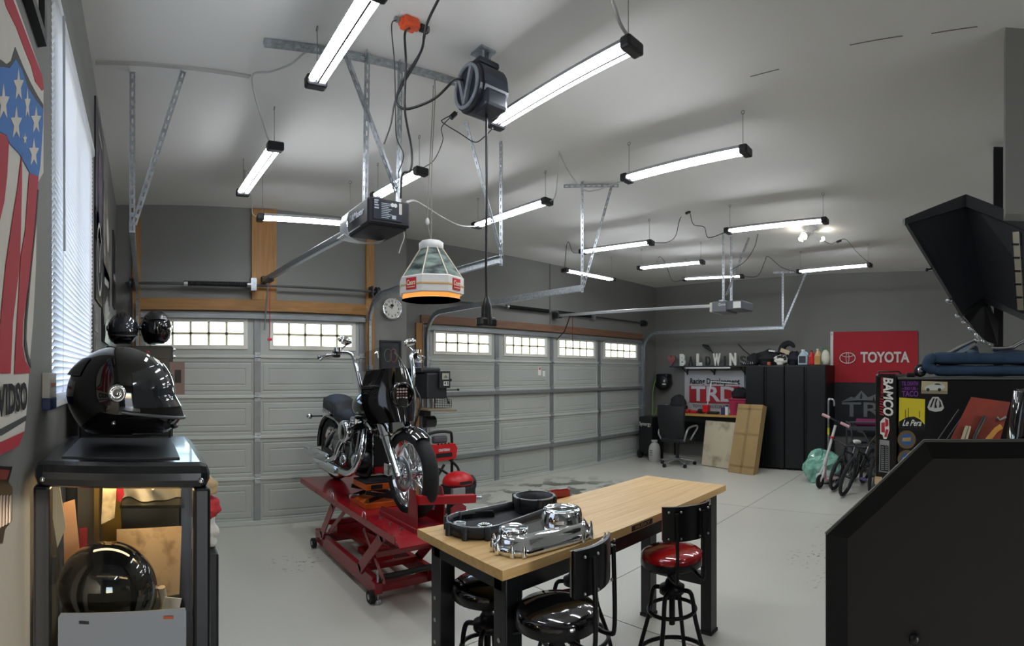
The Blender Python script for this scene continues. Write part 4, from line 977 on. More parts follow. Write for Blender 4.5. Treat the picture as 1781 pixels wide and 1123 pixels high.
t = thing('cloth_cap', 'pale pink and white cloth cap lying on the dark storage box', 'cap', (-0.1, 2.1, 1.64))
MB().ball((-0.13, 2.1, 1.645), (0.10, 0.09, 0.075), 24, 14, f=capf).build('crown', mat('cap_white', 'CFC8C0', 0.9), t)
MB().grid(8, 4, lambda u, v: (-0.04 + 0.10 * u, 2.05 + 0.1 * v, 1.70 - 0.03 * u + 0.02 * sin(pi * v)), 0.004).build('brim', mat('cap_tan', 'C79A78', 0.9), t)

# ------------------------------------------------------------------ red motorcycle lift table
rm = mat('lift_red', '8E1420', 0.3, coat=0.3, var=0.06, scale=6)
rt = mat('lift_top_red', '9A1622', 0.22, coat=0.4, var=0.08, scale=5)
TZ = 0.58
lift = thing('motorcycle_lift', 'red scissor lift table carrying the black motorcycle', 'motorcycle lift', (1.84, 4.0, 0))
top = MB().bx(1.55, 2.13, 2.97, 5.02, TZ - 0.012, TZ, 0.003)
for x in (1.552, 2.128): top.bx(x - 0.004, x + 0.004, 2.97, 5.02, TZ - 0.05, TZ)
top.prism([(2.97, TZ), (2.90, TZ - 0.05), (2.90, TZ - 0.06), (2.97, TZ - 0.014)], (1.55, 0, 0), YA, ZA, 0.58)
top.build('tabletop', rt, lift)
MB().bx(1.60, 2.08, 2.96, 2.99, TZ - 0.06, TZ - 0.012).build('front_crossbar', rm, lift)
for x in (1.585, 2.045):
    MB().bx(x, x + 0.05, 3.38, 4.66, 0.05, 0.17, 0.006).build('base_rail', rm, lift)
for y in (3.38, 4.58): MB().bx(1.60, 2.08, y, y + 0.06, 0.05, 0.11, 0.006).build('base_crossmember', rm, lift)
def flatarm(name, a, b_, w_, th, m, parent, x):
    mb = MB(); a3, b3 = V((x, a[0], a[1])), V((x, b_[0], b_[1]))
    mb.bar(a3, b3, w_, th, up=XA, bev=0.004)
    for p in (a3, b3): mb.cyl(p - XA * th / 2, p + XA * th / 2, w_ / 2, n=16)
    return mb.build(name, m, parent)
for x in (1.575, 2.085):
    flatarm('scissor_arm', (4.46, 0.16), (4.15, 0.52), 0.08, 0.012, rm, lift, x)
    flatarm('scissor_arm', (3.60, 0.16), (3.20, 0.52), 0.08, 0.012, rm, lift, x)
    flatarm('scissor_link', (3.55, 0.46), (3.22, 0.20), 0.04, 0.008, rm, lift, x + 0.02)
    flatarm('scissor_link', (3.95, 0.50), (4.30, 0.24), 0.04, 0.008, rm, lift, x + 0.02)
for p, q in (((1.58, 4.32, 0.32), (2.08, 4.32, 0.32)), ((1.58, 3.42, 0.32), (2.08, 3.42, 0.32)), ((1.58, 4.46, 0.16), (2.08, 4.46, 0.16)), ((1.58, 3.6, 0.16), (2.08, 3.6, 0.16))):
    MB().bar(p, q, 0.04, 0.04).build('cross_tube', rm, lift)
MB().bx(1.66, 2.0, 4.28, 4.44, 0.20, 0.30).build('rear_plate', rm, lift)
MB().cyl((1.83, 4.25, 0.2), (1.83, 3.85, 0.24), 0.055, n=16).cyl((1.83, 3.85, 0.24), (1.83, 3.62, 0.27), 0.02, n=12).build('hydraulic_cylinder', mat('lift_bright_red', 'B4161F', 0.3), lift)
MB().bx(1.74, 1.93, 3.72, 4.02, 0.13, 0.18, 0.01).build('cylinder_cradle', mat('lift_bright_red', 'B4161F', 0.3), lift)
MB().bar((1.60, 3.30, 0.20), (2.12, 3.28, 0.215), 0.02, 0.02).bar((1.60, 3.34, 0.16), (2.06, 3.34, 0.17), 0.03, 0.01).build('foot_pedal', blk(), lift)
for x, y in ((1.555, 4.62), (1.56, 3.36), (2.11, 3.36), (2.115, 4.62)):
    c = MB().cyl((x - 0.018, y, 0.045), (x + 0.018, y, 0.045), 0.045, n=18).build('caster', rubber(), lift)
    MB().cyl((x - 0.02, y, 0.045), (x + 0.02, y, 0.045), 0.02, n=12).build('hub', steel(), c)
for x, y in ((1.60, 3.33), (2.08, 3.33)):
    MB().cyl((x, y, 0.03), (x, y, 0.24), 0.008, n=8).lathe([(0.03, 0.0), (0.03, 0.02), (0.012, 0.03)], (x, y, 0), ZA, 14).bar((x - 0.03, y, 0.24), (x + 0.03, y, 0.24), 0.008, 0.008).build('levelling_foot', steel(), lift)
    MB().bx(x - 0.03, x + 0.03, y - 0.02, y + 0.06, 0.07, 0.15, 0.006).build('foot_bracket', rm, lift)
for y in (4.1, 3.45):
    MB().tube([(1.548, y + 0.03 * cos(a), TZ + 0.005 + 0.045 * sin(a)) for a in [pi * i / 10 for i in range(11)]], 0.005, 6).build('tie_ring', chrome(), lift)
# wheel chock
MB().bx(1.70, 1.94, 2.96, 3.52, TZ, TZ + 0.03, 0.004).build('chock_base', rm, lift)
for x in (1.71, 1.925):
    MB().prism([(3.18, TZ + 0.03), (2.97, TZ + 0.03), (2.97, 0.78), (3.0, 0.86), (3.06, 0.86), (3.09, 0.68), (3.50, 0.64), (3.52, TZ + 0.03)], (x, 0, 0), YA, ZA, 0.01).build('chock_plate', rm, lift)
MB().bar((1.72, 2.97, 0.80), (2.22, 3.02, 0.735), 0.05, 0.06, bev=0.006).build('clamp_arm', mat('lift_bright_red', 'B4161F', 0.3), lift)
MB().cyl((2.2, 3.02, 0.738), (2.28, 3.025, 0.728), 0.018, n=10).build('clamp_screw', steel(), lift)
MB().prism([(2.0, TZ), (2.12, TZ), (2.12, 0.70), (2.05, 0.75), (1.99, 0.70)], (0, 2.99, 0), XA, ZA, 0.01).build('tread_bracket', mat('lift_tread_red', 'A03038', 0.4, bump=0.6, bscale=140), lift)
for i in range(3): MB().cyl((1.66, 3.1 + 0.15 * i, TZ), (1.66, 3.1 + 0.15 * i, TZ + 0.01), 0.012, n=6).build('bolt', steel(), lift)

# orange scissor jack under the engine
jo = mat('jack_orange', 'D4621B', 0.4)
t = thing('scissor_jack', 'orange scissor jack under the motorcycle engine', 'jack', (1.86, 3.8, TZ))
MB().bx(1.66, 2.05, 3.66, 3.98, TZ, TZ + 0.045, 0.004).build('base', jo, t)
MB().bx(1.68, 2.03, 3.70, 3.96, 0.715, 0.765, 0.004).build('cradle', jo, t)
MB().bx(1.68, 2.03, 3.70, 3.96, 0.765, 0.775, 0.003).build('rubber_pad', rubber(), t)
for s in (-1, 1):
    MB().bar((1.83 - 0.17, 3.81 + s * 0.12, TZ + 0.05), (1.83 + 0.17, 3.81 + s * 0.12, 0.71), 0.012, 0.03).bar((1.83 + 0.17, 3.81 + s * 0.14, TZ + 0.05), (1.83 - 0.17, 3.81 + s * 0.14, 0.71), 0.012, 0.03).build('scissor_arm', blk(), t)
MB().bx(1.72, 1.82, 3.698, 3.701, 0.722, 0.758).build('warning_label', plast(), t)
MB().cyl((1.66, 3.8, 0.66), (1.58, 3.8, 0.66), 0.016, n=6).build('screw_head', chrome(), t)
MB().cyl((1.65, 3.64, 0.655), (1.65, 3.62, 0.655), 0.018, n=12).build('roller', mat('brass', 'A88332', 0.4, 0.8), t)

# ------------------------------------------------------------------ black motorcycle
bike = thing('motorcycle', 'black cruiser motorcycle with chrome forks and exhaust on the red lift', 'motorcycle', (1.85, 4.05, TZ))
FX, FY, FZ, FR = 1.82, 3.23, 0.925, 0.315
RX, RY, RZ, RR = 1.88, 4.86, 0.895, 0.315
def cx(y): return FX + (RX - FX) * (y - FY) / (RY - FY)
def wheel(nm, X, Y, Z, r, hw, rimr, spokes):
    a = XA
    prof = []
    for i in range(13):
        k_ = -1.35 + 2.7 * i / 12; prof.append((r - hw * 0.95 + hw * 0.95 * cos(k_), hw * sin(k_)))
    prof = [(rimr, -hw * 0.75)] + prof + [(rimr, hw * 0.75)]
    w_ = MB().lathe(prof + [prof[0]], (X, Y, Z), a, 56, caps=False).build(nm, mat('tyre_rubber', '18191A', 0.7, bump=0.3, bscale=70), bike)
    MB().lathe([(rimr + 0.006, -hw * 0.8), (rimr + 0.004, -hw * 0.72), (rimr - 0.022, -hw * 0.55), (rimr - 0.03, 0), (rimr - 0.022, hw * 0.55), (rimr + 0.004, hw * 0.72), (rimr + 0.006, hw * 0.8)], (X, Y, Z), a, 48, caps=False).build('rim', chrome(), w_)
    sp_ = MB()
    for i in range(spokes):
        k_ = 2 * pi * i / spokes + 0.2; d_ = V((0, cos(k_), sin(k_)))
        c0 = V((X, Y, Z))
        for s in (-1, 1):
            q_ = V((0, cos(k_ + s * 0.10), sin(k_ + s * 0.10)))
            sp_.cyl(c0 + d_ * 0.045 + XA * 0.025 * s, c0 + q_ * (rimr - 0.022), 0.009, 0.007, n=8)
    sp_.build('spokes', chrome(), w_)
    MB().lathe([(0.02, -0.075), (0.05, -0.06), (0.045, -0.03), (0.035, 0), (0.045, 0.03), (0.05, 0.06), (0.02, 0.075)], (X, Y, Z), a, 24).build('hub', chrome(), w_)
    rr_ = MB().lathe([(0.075, -0.078), (0.125, -0.078), (0.125, -0.072), (0.075, -0.072), (0.075, -0.078)], (X, Y, Z), a, 36, caps=False)
    for i in range(6):
        k_ = 2 * pi * i / 6; rr_.cyl((X - 0.075, Y + 0.04 * cos(k_), Z + 0.04 * sin(k_)), (X - 0.075, Y + 0.085 * cos(k_), Z + 0.085 * sin(k_)), 0.008, n=6)
    rr_.build('brake_disc', steel(), w_)
    return w_
wheel('front_wheel', FX, FY, FZ, FR, 0.058, 0.235, 9)
wheel('rear_wheel', RX, RY, RZ, RR, 0.075, 0.215, 9)
# front fender and fork
def fend(xc, yc, zc, r, hw, a0, a1, name, m):
    MB().grid(8, 20, lambda u, v: (xc + hw * (2 * u - 1), yc + (r - 0.03 * abs(2 * u - 1) ** 3) * cos(a0 + (a1 - a0) * v), zc + (r - 0.03 * abs(2 * u - 1) ** 3) * sin(a0 + (a1 - a0) * v)), 0.004).build(name, m, bike)
fend(FX, FY, FZ, FR + 0.018, 0.07, R(35), R(125), 'front_fender', gblk())
fend(RX, RY, RZ, RR + 0.035, 0.095, R(-5), R(125), 'rear_fender', gblk())
STEM = V((1.838, 3.62, 1.42))
fd = (V((0, STEM.y, STEM.z)) - V((0, FY, FZ))).normalized()
for s in (-1, 1):
    a = V((FX + s * 0.105, FY + 0.015, FZ)); L = 0.66
    lg = MB().cyl(a - fd * 0.03, a + fd * 0.30, 0.034, n=18).cyl(a + fd * 0.30, a + fd * 0.325, 0.042, n=18).cyl(a + fd * 0.325, a + fd * 0.33, 0.03, n=16)
    lo = lg.build('fork_lower', chrome(), bike)
    MB().cyl(a + fd * 0.33, a + fd * 0.50, 0.033, n=18).build('fork_cover', chrome(), bike)
    MB().cyl(a + fd * 0.50, a + fd * 0.54, 0.042, n=18).ball(a + fd * 0.55, 0.038).build('fork_clamp', chrome(), bike)
    MB().cyl(a + fd * 0.54, a + fd * 0.64, 0.024, n=14).build('fork_tube', plast(), bike)
    MB().cyl(V((FX + s * 0.13, FY, FZ)), V((FX + s * 0.085, FY, FZ)), 0.02, n=12).build('axle_cap', chrome(), bike)
MB().bar(STEM + V((-0.13, -0.15, -0.06)), STEM + V((0.13, -0.15, -0.06)), 0.05, 0.02, bev=0.005).build('lower_triple_clamp', chrome(), bike)
MB().bar(STEM + V((-0.13, -0.02, 0.12)), STEM + V((0.13, -0.02, 0.12)), 0.07, 0.03, bev=0.006).build('upper_triple_clamp', blk(), bike)
MB().bx(FX - 0.16, FX - 0.12, FY + 0.05, FY + 0.13, FZ - 0.02, FZ + 0.07, 0.01).build('brake_caliper', chrome(), bike)
# frame
fr2 = MB()
for s in (-1, 1):
    fr2.tube(smoothpath([(1.84 + s * 0.02, 3.66, 1.36), (1.85 + s * 0.06, 3.72, 1.1), (1.85 + s * 0.10, 3.78, 0.86), (1.85 + s * 0.11, 3.88, 0.80), (1.86 + s * 0.12, 4.45, 0.80), (1.87 + s * 0.13, 4.62, 0.88)], 5), 0.018, 8)
    fr2.tube(smoothpath([(1.84 + s * 0.02, 3.66, 1.38), (1.85 + s * 0.04, 3.9, 1.30), (1.86 + s * 0.09, 4.3, 1.18), (1.87 + s * 0.13, 4.6, 1.05), (1.88 + s * 0.12, 4.84, 0.9)], 5), 0.018, 8)
    fr2.tube([(1.87 + s * 0.12, 4.45, 0.85), (1.88 + s * 0.13, 4.86, 0.895)], 0.022, 8)
fr2.cyl((1.838, 3.64, 1.30), (1.838, 3.60, 1.44), 0.035, n=14)
fr2.build('frame', blk(), bike)
MB().bx(1.74, 1.96, 3.69, 3.73, 0.86, 1.14, 0.006).build('oil_cooler', blk(), bike)
MB().bar((1.735, 3.685, 0.85), (1.735, 3.685, 1.15), 0.01, 0.012).bar((1.965, 3.685, 0.85), (1.965, 3.685, 1.15), 0.01, 0.012).bar((1.735, 3.685, 1.15), (1.965, 3.685, 1.15), 0.01, 0.012).build('cooler_trim', chrome(), bike)
MB().bx(1.74, 1.96, 3.68, 3.70, 0.85, 0.90).build('cooler_red_skirt', redp(), bike)
# engine: crankcase, two finned cylinders, covers
eg = MB().ball((1.86, 4.05, 0.90), (0.17, 0.20, 0.13), 24, 14).bx(1.74, 1.98, 4.12, 4.45, 0.82, 1.0, 0.03)
eng = eg.build('engine_case', mat('engine_black', '16171A', 0.35), bike)
for ang, y0 in ((R(24), 3.98), (R(-26), 4.12)):
    d_ = V((0, -sin(ang), cos(ang))); c0 = V((1.86, y0, 0.96))
    fin = MB()
    for i in range(8):
        p = c0 + d_ * (0.04 + 0.022 * i); fin.lathe([(0.085, 0), (0.09, 0.004), (0.085, 0.009)], p, d_, 20)
    fin.cyl(c0, c0 + d_ * 0.22, 0.07, n=20)
    cyl_ = fin.build('cylinder', mat('engine_black', '16171A', 0.35), bike)
    MB().box(c0 + d_ * 0.25, (0.17, 0.14, 0.06), Matrix.Rotation(ang, 3, 'X'), 0.02).build('rocker_cover', chrome(), cyl_)
for y, z, r in ((3.93, 0.90, 0.075), (4.2, 0.88, 0.06)):
    MB().lathe([(r, 0), (r, 0.02), (r * 0.8, 0.035), (r * 0.3, 0.045), (0, 0.045)], (1.70, y, z), -XA, 28).build('case_cover', chrome(), bike)
for y in (3.99, 4.09):
    MB().cyl((1.715, y, 0.93), (1.735, y + (0.03 if y > 4.04 else -0.03), 1.16), 0.013, n=10).build('pushrod_tube', chrome(), bike)
MB().lathe([(0.095, 0), (0.098, 0.02), (0.098, 0.05), (0.088, 0.062), (0.06, 0.062)], (1.70, 4.12, 1.135), -XA, 36).build('air_cleaner', chrome(), bike)
MB().lathe([(0.062, 0.055), (0.062, 0.066), (0.0, 0.07)], (1.70, 4.12, 1.135), -XA, 28).build('air_cleaner_insert', gblk(), bike)
MB().bx(1.70, 1.80, 3.98, 4.1, 1.20, 1.27, 0.02).build('intake_cover', chrome(), bike)
# exhaust
MB().tube(smoothpath([(1.76, 3.90, 1.16), (1.68, 3.78, 1.04), (1.64, 3.80, 0.90), (1.63, 3.92, 0.82), (1.625, 4.1, 0.80), (1.625, 4.3, 0.80)], 6), 0.028, 12).build('exhaust_pipe', chrome(), bike)
MB().tube(smoothpath([(1.74, 4.2, 1.12), (1.665, 4.22, 1.02), (1.64, 4.27, 0.90), (1.64, 4.4, 0.855), (1.64, 4.5, 0.85)], 6), 0.026, 12).build('exhaust_pipe', chrome(), bike)
MB().tube([(1.625, 4.1, 0.79), (1.62, 4.14, 0.79), (1.62, 4.7, 0.79), (1.62, 4.74, 0.79)], [0.03, 0.046, 0.046, 0.042], 18).build('muffler', chrome(), bike)
MB().tube([(1.64, 4.42, 0.86), (1.64, 4.46, 0.86), (1.63, 5.02, 0.86), (1.63, 5.03, 0.86)], [0.03, 0.046, 0.048, 0.043], 18).build('muffler', chrome(), bike)
# tank, seat, side cover, rear light
def tankf(p):
    k_ = 1 - 0.30 * max(0, p.y) / 0.30
    z = p.z if p.z > -0.05 else -0.05 + (p.z + 0.05) * 0.3
    return V((p.x * k_, p.y, z * (1 - 0.25 * max(0, p.y) / 0.3)))
MB().ball((1.85, 4.0, 1.35), (0.155, 0.32, 0.135), 28, 18, rot=Matrix.Rotation(R(-4), 3, 'X'), f=tankf).build('fuel_tank', gblk(), bike)
MB().cyl((1.79, 3.95, 1.478), (1.79, 3.95, 1.492), 0.03, n=18).build('fuel_cap', chrome(), bike)
seat_m = mat('quilted_seat_vinyl', '17181B', 0.5, bump=0.5, bscale=30)
def seatf(u, v):
    a = pi * u; y = 4.24 + 0.60 * v
    w_ = 0.10 + 0.055 * min(1, v * 2.5); hgt = 0.10 + 0.03 * v
    base = 1.17 + 0.08 * v + (0.05 if v > 0.55 else 0.05 * max(0, (v - 0.35) / 0.2))
    return (cx(y) - w_ * cos(a), y, base + hgt * sin(a) ** 0.6)
MB().grid(16, 24, seatf, 0.01).build('seat', seat_m, bike)
qs = MB()
for i in range(7):
    y = 4.50 + 0.05 * i
    for s in (-1,):
        qs.tube([(cx(y) + s * 0.158, y, 1.25), (cx(y) + s * 0.135, y + 0.05, 1.37)], 0.0025, 4).tube([(cx(y) + s * 0.158, y + 0.05, 1.25), (cx(y) + s * 0.135, y, 1.37)], 0.0025, 4)
qs.build('seat_stitching', mat('stitch_grey', '3A3C40', 0.6), bike)
MB().bx(1.76, 1.98, 4.84, 4.96, 1.28, 1.40, 0.03).build('passenger_pad', seat_m, bike)
MB().tube(smoothpath([(1.72, 4.3, 1.12), (1.73, 4.5, 1.2), (1.75, 4.8, 1.22)], 5), 0.012, 8).build('fender_strut', steel(), bike)
for s in (-1, 1):
    MB().cyl((RX + s * 0.1, 5.0, 1.20), (RX + s * 0.21, 5.02, 1.20), 0.008, n=8).build('signal_stalk', plast(), bike)
    MB().ball((RX + s * 0.235, 5.02, 1.20), (0.035, 0.03, 0.03)).build('turn_signal', chrome(), bike)
MB().bx(1.73, 1.76, 4.3, 4.58, 0.92, 1.12, 0.02).build('side_cover', gblk(), bike)
MB().bar((1.70, 4.05, 0.80), (1.60, 4.05, 0.80), 0.03, 0.02, bev=0.005).build('foot_peg', chrome(), bike)
# fairing, headlight, windshield
def fair(u, v):
    s = 2 * u - 1
    w_ = 0.145 + 0.095 * sin(pi * min(1, 0.15 + 0.75 * v))
    y = 3.40 + 0.20 * abs(s) ** 2.2 + 0.10 * (v - 0.4) + 0.06 * (1 - v) * 0
    return (1.835 + w_ * s, y, 1.28 + 0.40 * v - 0.03 * s * s)
MB().grid(24, 14, fair, 0.006).build('fairing', gblk(), bike)
MB().grid(20, 4, lambda u, v: (1.835 + (0.19 - 0.02 * v) * (2 * u - 1), 3.475 + 0.15 * abs(2 * u - 1) ** 2.2 + 0.06 * v, 1.60 + 0.065 * v), 0.004).build('fairing_vent_panel', mat('fairing_matte', '1B1C1F', 0.35), bike)
for s in (-0.09, -0.03, 0.03, 0.09): MB().ball((1.835 + s, 3.476 + abs(s) * 0.3, 1.615), 0.008, 8, 6).build('fairing_screw', chrome(), bike)
MB().grid(18, 10, lambda u, v: (1.835 + (0.20 - 0.07 * v * v) * (2 * u - 1), 3.53 + 0.15 * abs(2 * u - 1) ** 2.2 + 0.10 * v, 1.65 + 0.20 * v * (1 - 0.25 * (2 * u - 1) ** 2))).build('windshield', glassmat('windshield_smoke', 'D6D6D6', 0.05), bike)
MB().lathe([(0.095, 0), (0.098, 0.03), (0.09, 0.05), (0.082, 0.05), (0.08, 0.03)], (1.838, 3.43, 1.475), -YA, 36, caps=False).build('headlight_ring', gblk(), bike)
hl = MB().lathe([(0.082, 0.02), (0.0, 0.02)], (1.838, 3.43, 1.475), -YA, 32, caps=False).build('headlight_lens', mat('headlight_dark_glass', '1A1416', 0.08, coat=1.0), bike)
for ix in range(4):
    for iz in range(5):
        x, z = 1.838 - 0.036 + 0.024 * ix, 1.475 - 0.044 + 0.022 * iz
        MB().bx(x - 0.009, x + 0.009, 3.404, 3.409, z - 0.007, z + 0.007, 0.003).build('led_cell', mat('led_cell_glass', 'B9A9A4', 0.15) if iz != 2 else mat('led_cell_red', '6A3A34', 0.2), hl)
pb = MB().prism([(0.0, 0.0), (0.05, -0.03), (0.075, -0.075), (0.07, -0.09), (0.02, -0.06), (-0.01, -0.02)], (1.69, 3.535, 1.55), V((0.75, -0.65, 0)).normalized(), ZA, 0.003).build('fairing_emblem', mat('emblem_blue', '5E86B8', 0.4), bike)
MB().prism([(0.01, -0.02), (0.04, -0.04), (0.055, -0.07), (0.03, -0.06)], (1.6885, 3.5335, 1.55), V((0.75, -0.65, 0)).normalized(), ZA, 0.003).build('emblem_patch', mat('emblem_orange', 'B9814A', 0.4), pb)
# handlebar, grips, levers, mirrors
for s in (-1, 1):
    xc_ = 1.90 if s > 0 else 1.86
    MB().tube(smoothpath([(1.88, 3.72, 1.45), (1.88 + s * 0.12, 3.71, 1.46), (1.88 + s * 0.22, 3.72, 1.50), (1.88 + s * 0.255, 3.76, 1.66), (1.88 + s * 0.27, 3.82, 1.78), (1.88 + s * 0.32, 3.88, 1.805), (1.88 + s * 0.37, 3.95, 1.79)], 6), 0.016, 12).build('handlebar', chrome(), bike)
    g0, g1 = V((1.88 + s * 0.36, 3.94, 1.79)), V((1.88 + s * 0.46, 4.05, 1.765))
    MB().cyl(g0, g1, 0.019, n=14).cyl(g1, g1 + (g1 - g0).normalized() * 0.012, 0.024, n=14).build('grip', chrome(), bike)
    MB().box(g0, (0.06, 0.05, 0.055), None, 0.01).build('switch_housing', plast(), bike)
    MB().tube(smoothpath([g0 + V((s * 0.02, -0.05, 0.0)), g0 + V((s * 0.10, -0.02, -0.01)), g1 + V((s * 0.02, -0.06, -0.02))], 5), 0.007, 8).ball(g1 + V((s * 0.02, -0.06, -0.02)), 0.012, 8, 6).build('lever', chrome(), bike)
    MB().lathe([(0.03, 0), (0.03, 0.03)], g0 + V((s * 0.01, -0.05, 0.02)), ZA, 14).build('fluid_reservoir', chrome(), bike)
    mp = V((1.88 + s * 0.30, 3.90, 1.90))
    MB().tube([g0 + V((0, -0.03, 0.02)), mp + V((-s * 0.02, 0, -0.03))], 0.007, 8).build('mirror_stem', chrome(), bike)
    MB().ball(mp, (0.062, 0.022, 0.036), 20, 12, rot=Matrix.Rotation(R(-15 * s), 3, 'Y')).build('mirror', chrome(), bike)
MB().tube(smoothpath([(2.13, 3.72, 1.52), (2.12, 3.62, 1.40), (2.05, 3.6, 1.2), (1.98, 3.66, 1.05)], 6), 0.007, 6).build('cable', plast(), bike)

# ------------------------------------------------------------------ butcher-block workbench
wood = mat('butcher_block', 'E0BE86', 0.38, col2='CDA569', scale=2.2, stretch=(1.0, 16, 16), thr=(0.3, 0.72), bump=0.03, bscale=30)
BX0, BX1, BY0, BY1, BZ = 1.20, 3.00, 1.46, 2.075, 0.92
t = thing('workbench', 'wood-topped workbench on black steel legs with parts lying on it', 'workbench', ((BX0 + BX1) / 2, (BY0 + BY1) / 2, 0))
n = 9
for i in range(n):
    y0 = BY0 + (BY1 - BY0) * i / n; y1 = BY0 + (BY1 - BY0) * (i + 1) / n
    MB().bx(BX0, BX1, y0 + 0.0002, y1 - 0.0002, BZ - 0.038, BZ - (0.0004 if i % 2 else 0)).build('wood_stave', wood, t)
bkm = mat('bench_black_steel', '101215', 0.32)
MB().bx(BX0 + 0.05, BX1 - 0.05, BY0 + 0.045, BY0 + 0.07, BZ - 0.125, BZ - 0.038, 0.003).build('front_apron', bkm, t)
MB().bx(BX0 + 0.05, BX1 - 0.05, BY1 - 0.07, BY1 - 0.045, BZ - 0.125, BZ - 0.038, 0.003).build('rear_apron', bkm, t)
for x in (BX0 + 0.05, BX1 - 0.13):
    MB().bx(x, x + 0.08, BY0 + 0.05, BY1 - 0.05, BZ - 0.11, BZ - 0.038).build('end_apron', bkm, t)
    MB().bx(x + 0.01, x + 0.07, BY0 + 0.08, BY1 - 0.08, 0.30, 0.37, 0.003).build('leg_brace', bkm, t)
    for y in (BY0 + 0.04, BY1 - 0.115):
        lg = MB().bx(x, x + 0.082, y, y + 0.075, 0.02, BZ - 0.04, 0.004).build('leg', bkm, t)
        MB().bx(x - 0.004, x + 0.086, y - 0.004, y + 0.079, 0.0, 0.02).build('foot', rubber(), lg)
        for z in (0.42, 0.52, 0.62): MB().cyl((x - 0.004 if x < 2 else x + 0.086, y + 0.04, z), (x + 0.0 if x < 2 else x + 0.08, y + 0.04, z), 0.009, n=10).build('bolt', steel(), lg)
lw = mat('logo_white', 'D9D9D6', 0.5)
text('HUSKY', 0.05, (2.87, BY0 + 0.0435, BZ - 0.085), XA, ZA, lw, 'logo', t, bold=0.002, shear=0.1, width=0.12)
MB().prism([(-0.035, -0.012), (-0.012, 0.0), (-0.005, 0.018), (-0.018, 0.01), (-0.035, 0.012), (-0.045, 0.0)], (2.815, BY0 + 0.0445, BZ - 0.085), XA, ZA, 0.001).build('logo_dog', lw, t)
MB().bx(1.985, 2.16, BY0 - 0.0015, BY0 + 0.001, BZ - 0.034, BZ - 0.008, 0.0006).build('edge_plate', mat('edge_plate_dark', '2A2420', 0.4), t)
text('HUSKY', 0.022, (2.072, BY0 - 0.0025, BZ - 0.021), XA, ZA, mat('plate_tan', 'B99A66', 0.5), 'plate_lettering', t, th=0.001, width=0.12)

# engine covers on the bench
def capsule(c0, r0, c1, r1, n=14):
    """outline around two circles in the bench plane"""
    d = V((c1[0] - c0[0], c1[1] - c0[1])); L = d.length; th = atan2(d.y, d.x); b_ = math.acos(max(-1, min(1, (r0 - r1) / L)))
    pts = [(c0[0] + r0 * cos(th + b_ + (2 * pi - 2 * b_) * i / n), c0[1] + r0 * sin(th + b_ + (2 * pi - 2 * b_) * i / n)) for i in range(n + 1)]
    pts += [(c1[0] + r1 * cos(th - b_ + 2 * b_ * i / n), c1[1] + r1 * sin(th - b_ + 2 * b_ * i / n)) for i in range(n + 1)]
    return pts
def loft(mb, rings, cap=True, smooth=True):
    n = len(rings[0]); vs = [p for r in rings for p in r]
    mb.add(vs, [(j * n + i, j * n + (i + 1) % n, (j + 1) * n + (i + 1) % n, (j + 1) * n + i) for j in range(len(rings) - 1) for i in range(n)], smooth)
    if cap: mb.add(rings[-1], [tuple(range(n))], smooth)
    return mb
chm = mat('polished_chrome', 'E2E5E8', 0.05, 1.0)
A0, A1 = (1.40, 1.60), (1.66, 1.595)
t = thing('chrome_primary_cover', 'polished chrome motorcycle primary cover on the workbench edge', 'engine cover', (1.53, 1.6, BZ))
def ring(k0, k1, z, sc=1.0): return [V((x, y, z)) for x, y in capsule(A0, k0, A1, k1)]
loft(MB(), [ring(0.105, 0.125, BZ + 0.002), ring(0.108, 0.128, BZ + 0.012), ring(0.106, 0.126, BZ + 0.030), ring(0.095, 0.115, BZ + 0.034), ring(0.088, 0.108, BZ + 0.055), ring(0.075, 0.095, BZ + 0.068), ring(0.05, 0.07, BZ + 0.072)]).build('cover_shell', chm, t)
MB().lathe([(0.10, 0.05), (0.095, 0.085), (0.085, 0.115), (0.078, 0.122), (0.072, 0.118), (0.066, 0.114), (0.03, 0.117), (0, 0.118)], (A1[0], A1[1] + 0.01, BZ), ZA, 36).build('derby_dome', chm, t)
MB().lathe([(0.062, 0.06), (0.060, 0.085), (0.055, 0.088), (0.05, 0.084), (0, 0.085)], (A0[0] - 0.01, A0[1] + 0.02, BZ), ZA, 28).build('inspection_cap', chm, t)
for i in range(12):
    pts = capsule(A0, 0.110, A1, 0.130); p = pts[int(i * len(pts) / 12)]
    b_ = MB().lathe([(0.010, 0.002), (0.010, 0.022), (0.007, 0.04), (0.003, 0.052)], (p[0], p[1], BZ), ZA, 12).build('bolt_boss', chm, t)
bl = mat('cast_black_cover', '1C1E22', 0.45, bump=0.1, bscale=120)
C0, C1 = (1.41, 1.90), (1.80, 1.935)
t = thing('black_primary_housing', 'open black cast primary housing lying behind the chrome cover', 'engine cover', (1.6, 1.92, BZ))
def ring2(c0, c1, k0, k1, z): return [V((x, y, z)) for x, y in capsule(c0, k0, c1, k1)]
mb = loft(MB(), [ring2(C0, C1, 0.13, 0.10, BZ), ring2(C0, C1, 0.14, 0.105, BZ + 0.012), ring2(C0, C1, 0.14, 0.105, BZ + 0.055), ring2(C0, C1, 0.132, 0.098, BZ + 0.055), ring2(C0, C1, 0.13, 0.095, BZ + 0.018)])
mb.build('housing_tray', bl, t)
mb = MB()
for i in range(10):
    pts = capsule(C0, 0.142, C1, 0.108); p = pts[int(i * len(pts) / 10)]
    MB().lathe([(0.014, 0.0), (0.014, 0.058), (0.006, 0.058)], (p[0], p[1], BZ), ZA, 12).build('bolt_boss', bl, t)
MB().tube(ring2(C0, C1, 0.137, 0.102, BZ + 0.056), 0.003, 5, closed=True).build('machined_edge', steel(), t)
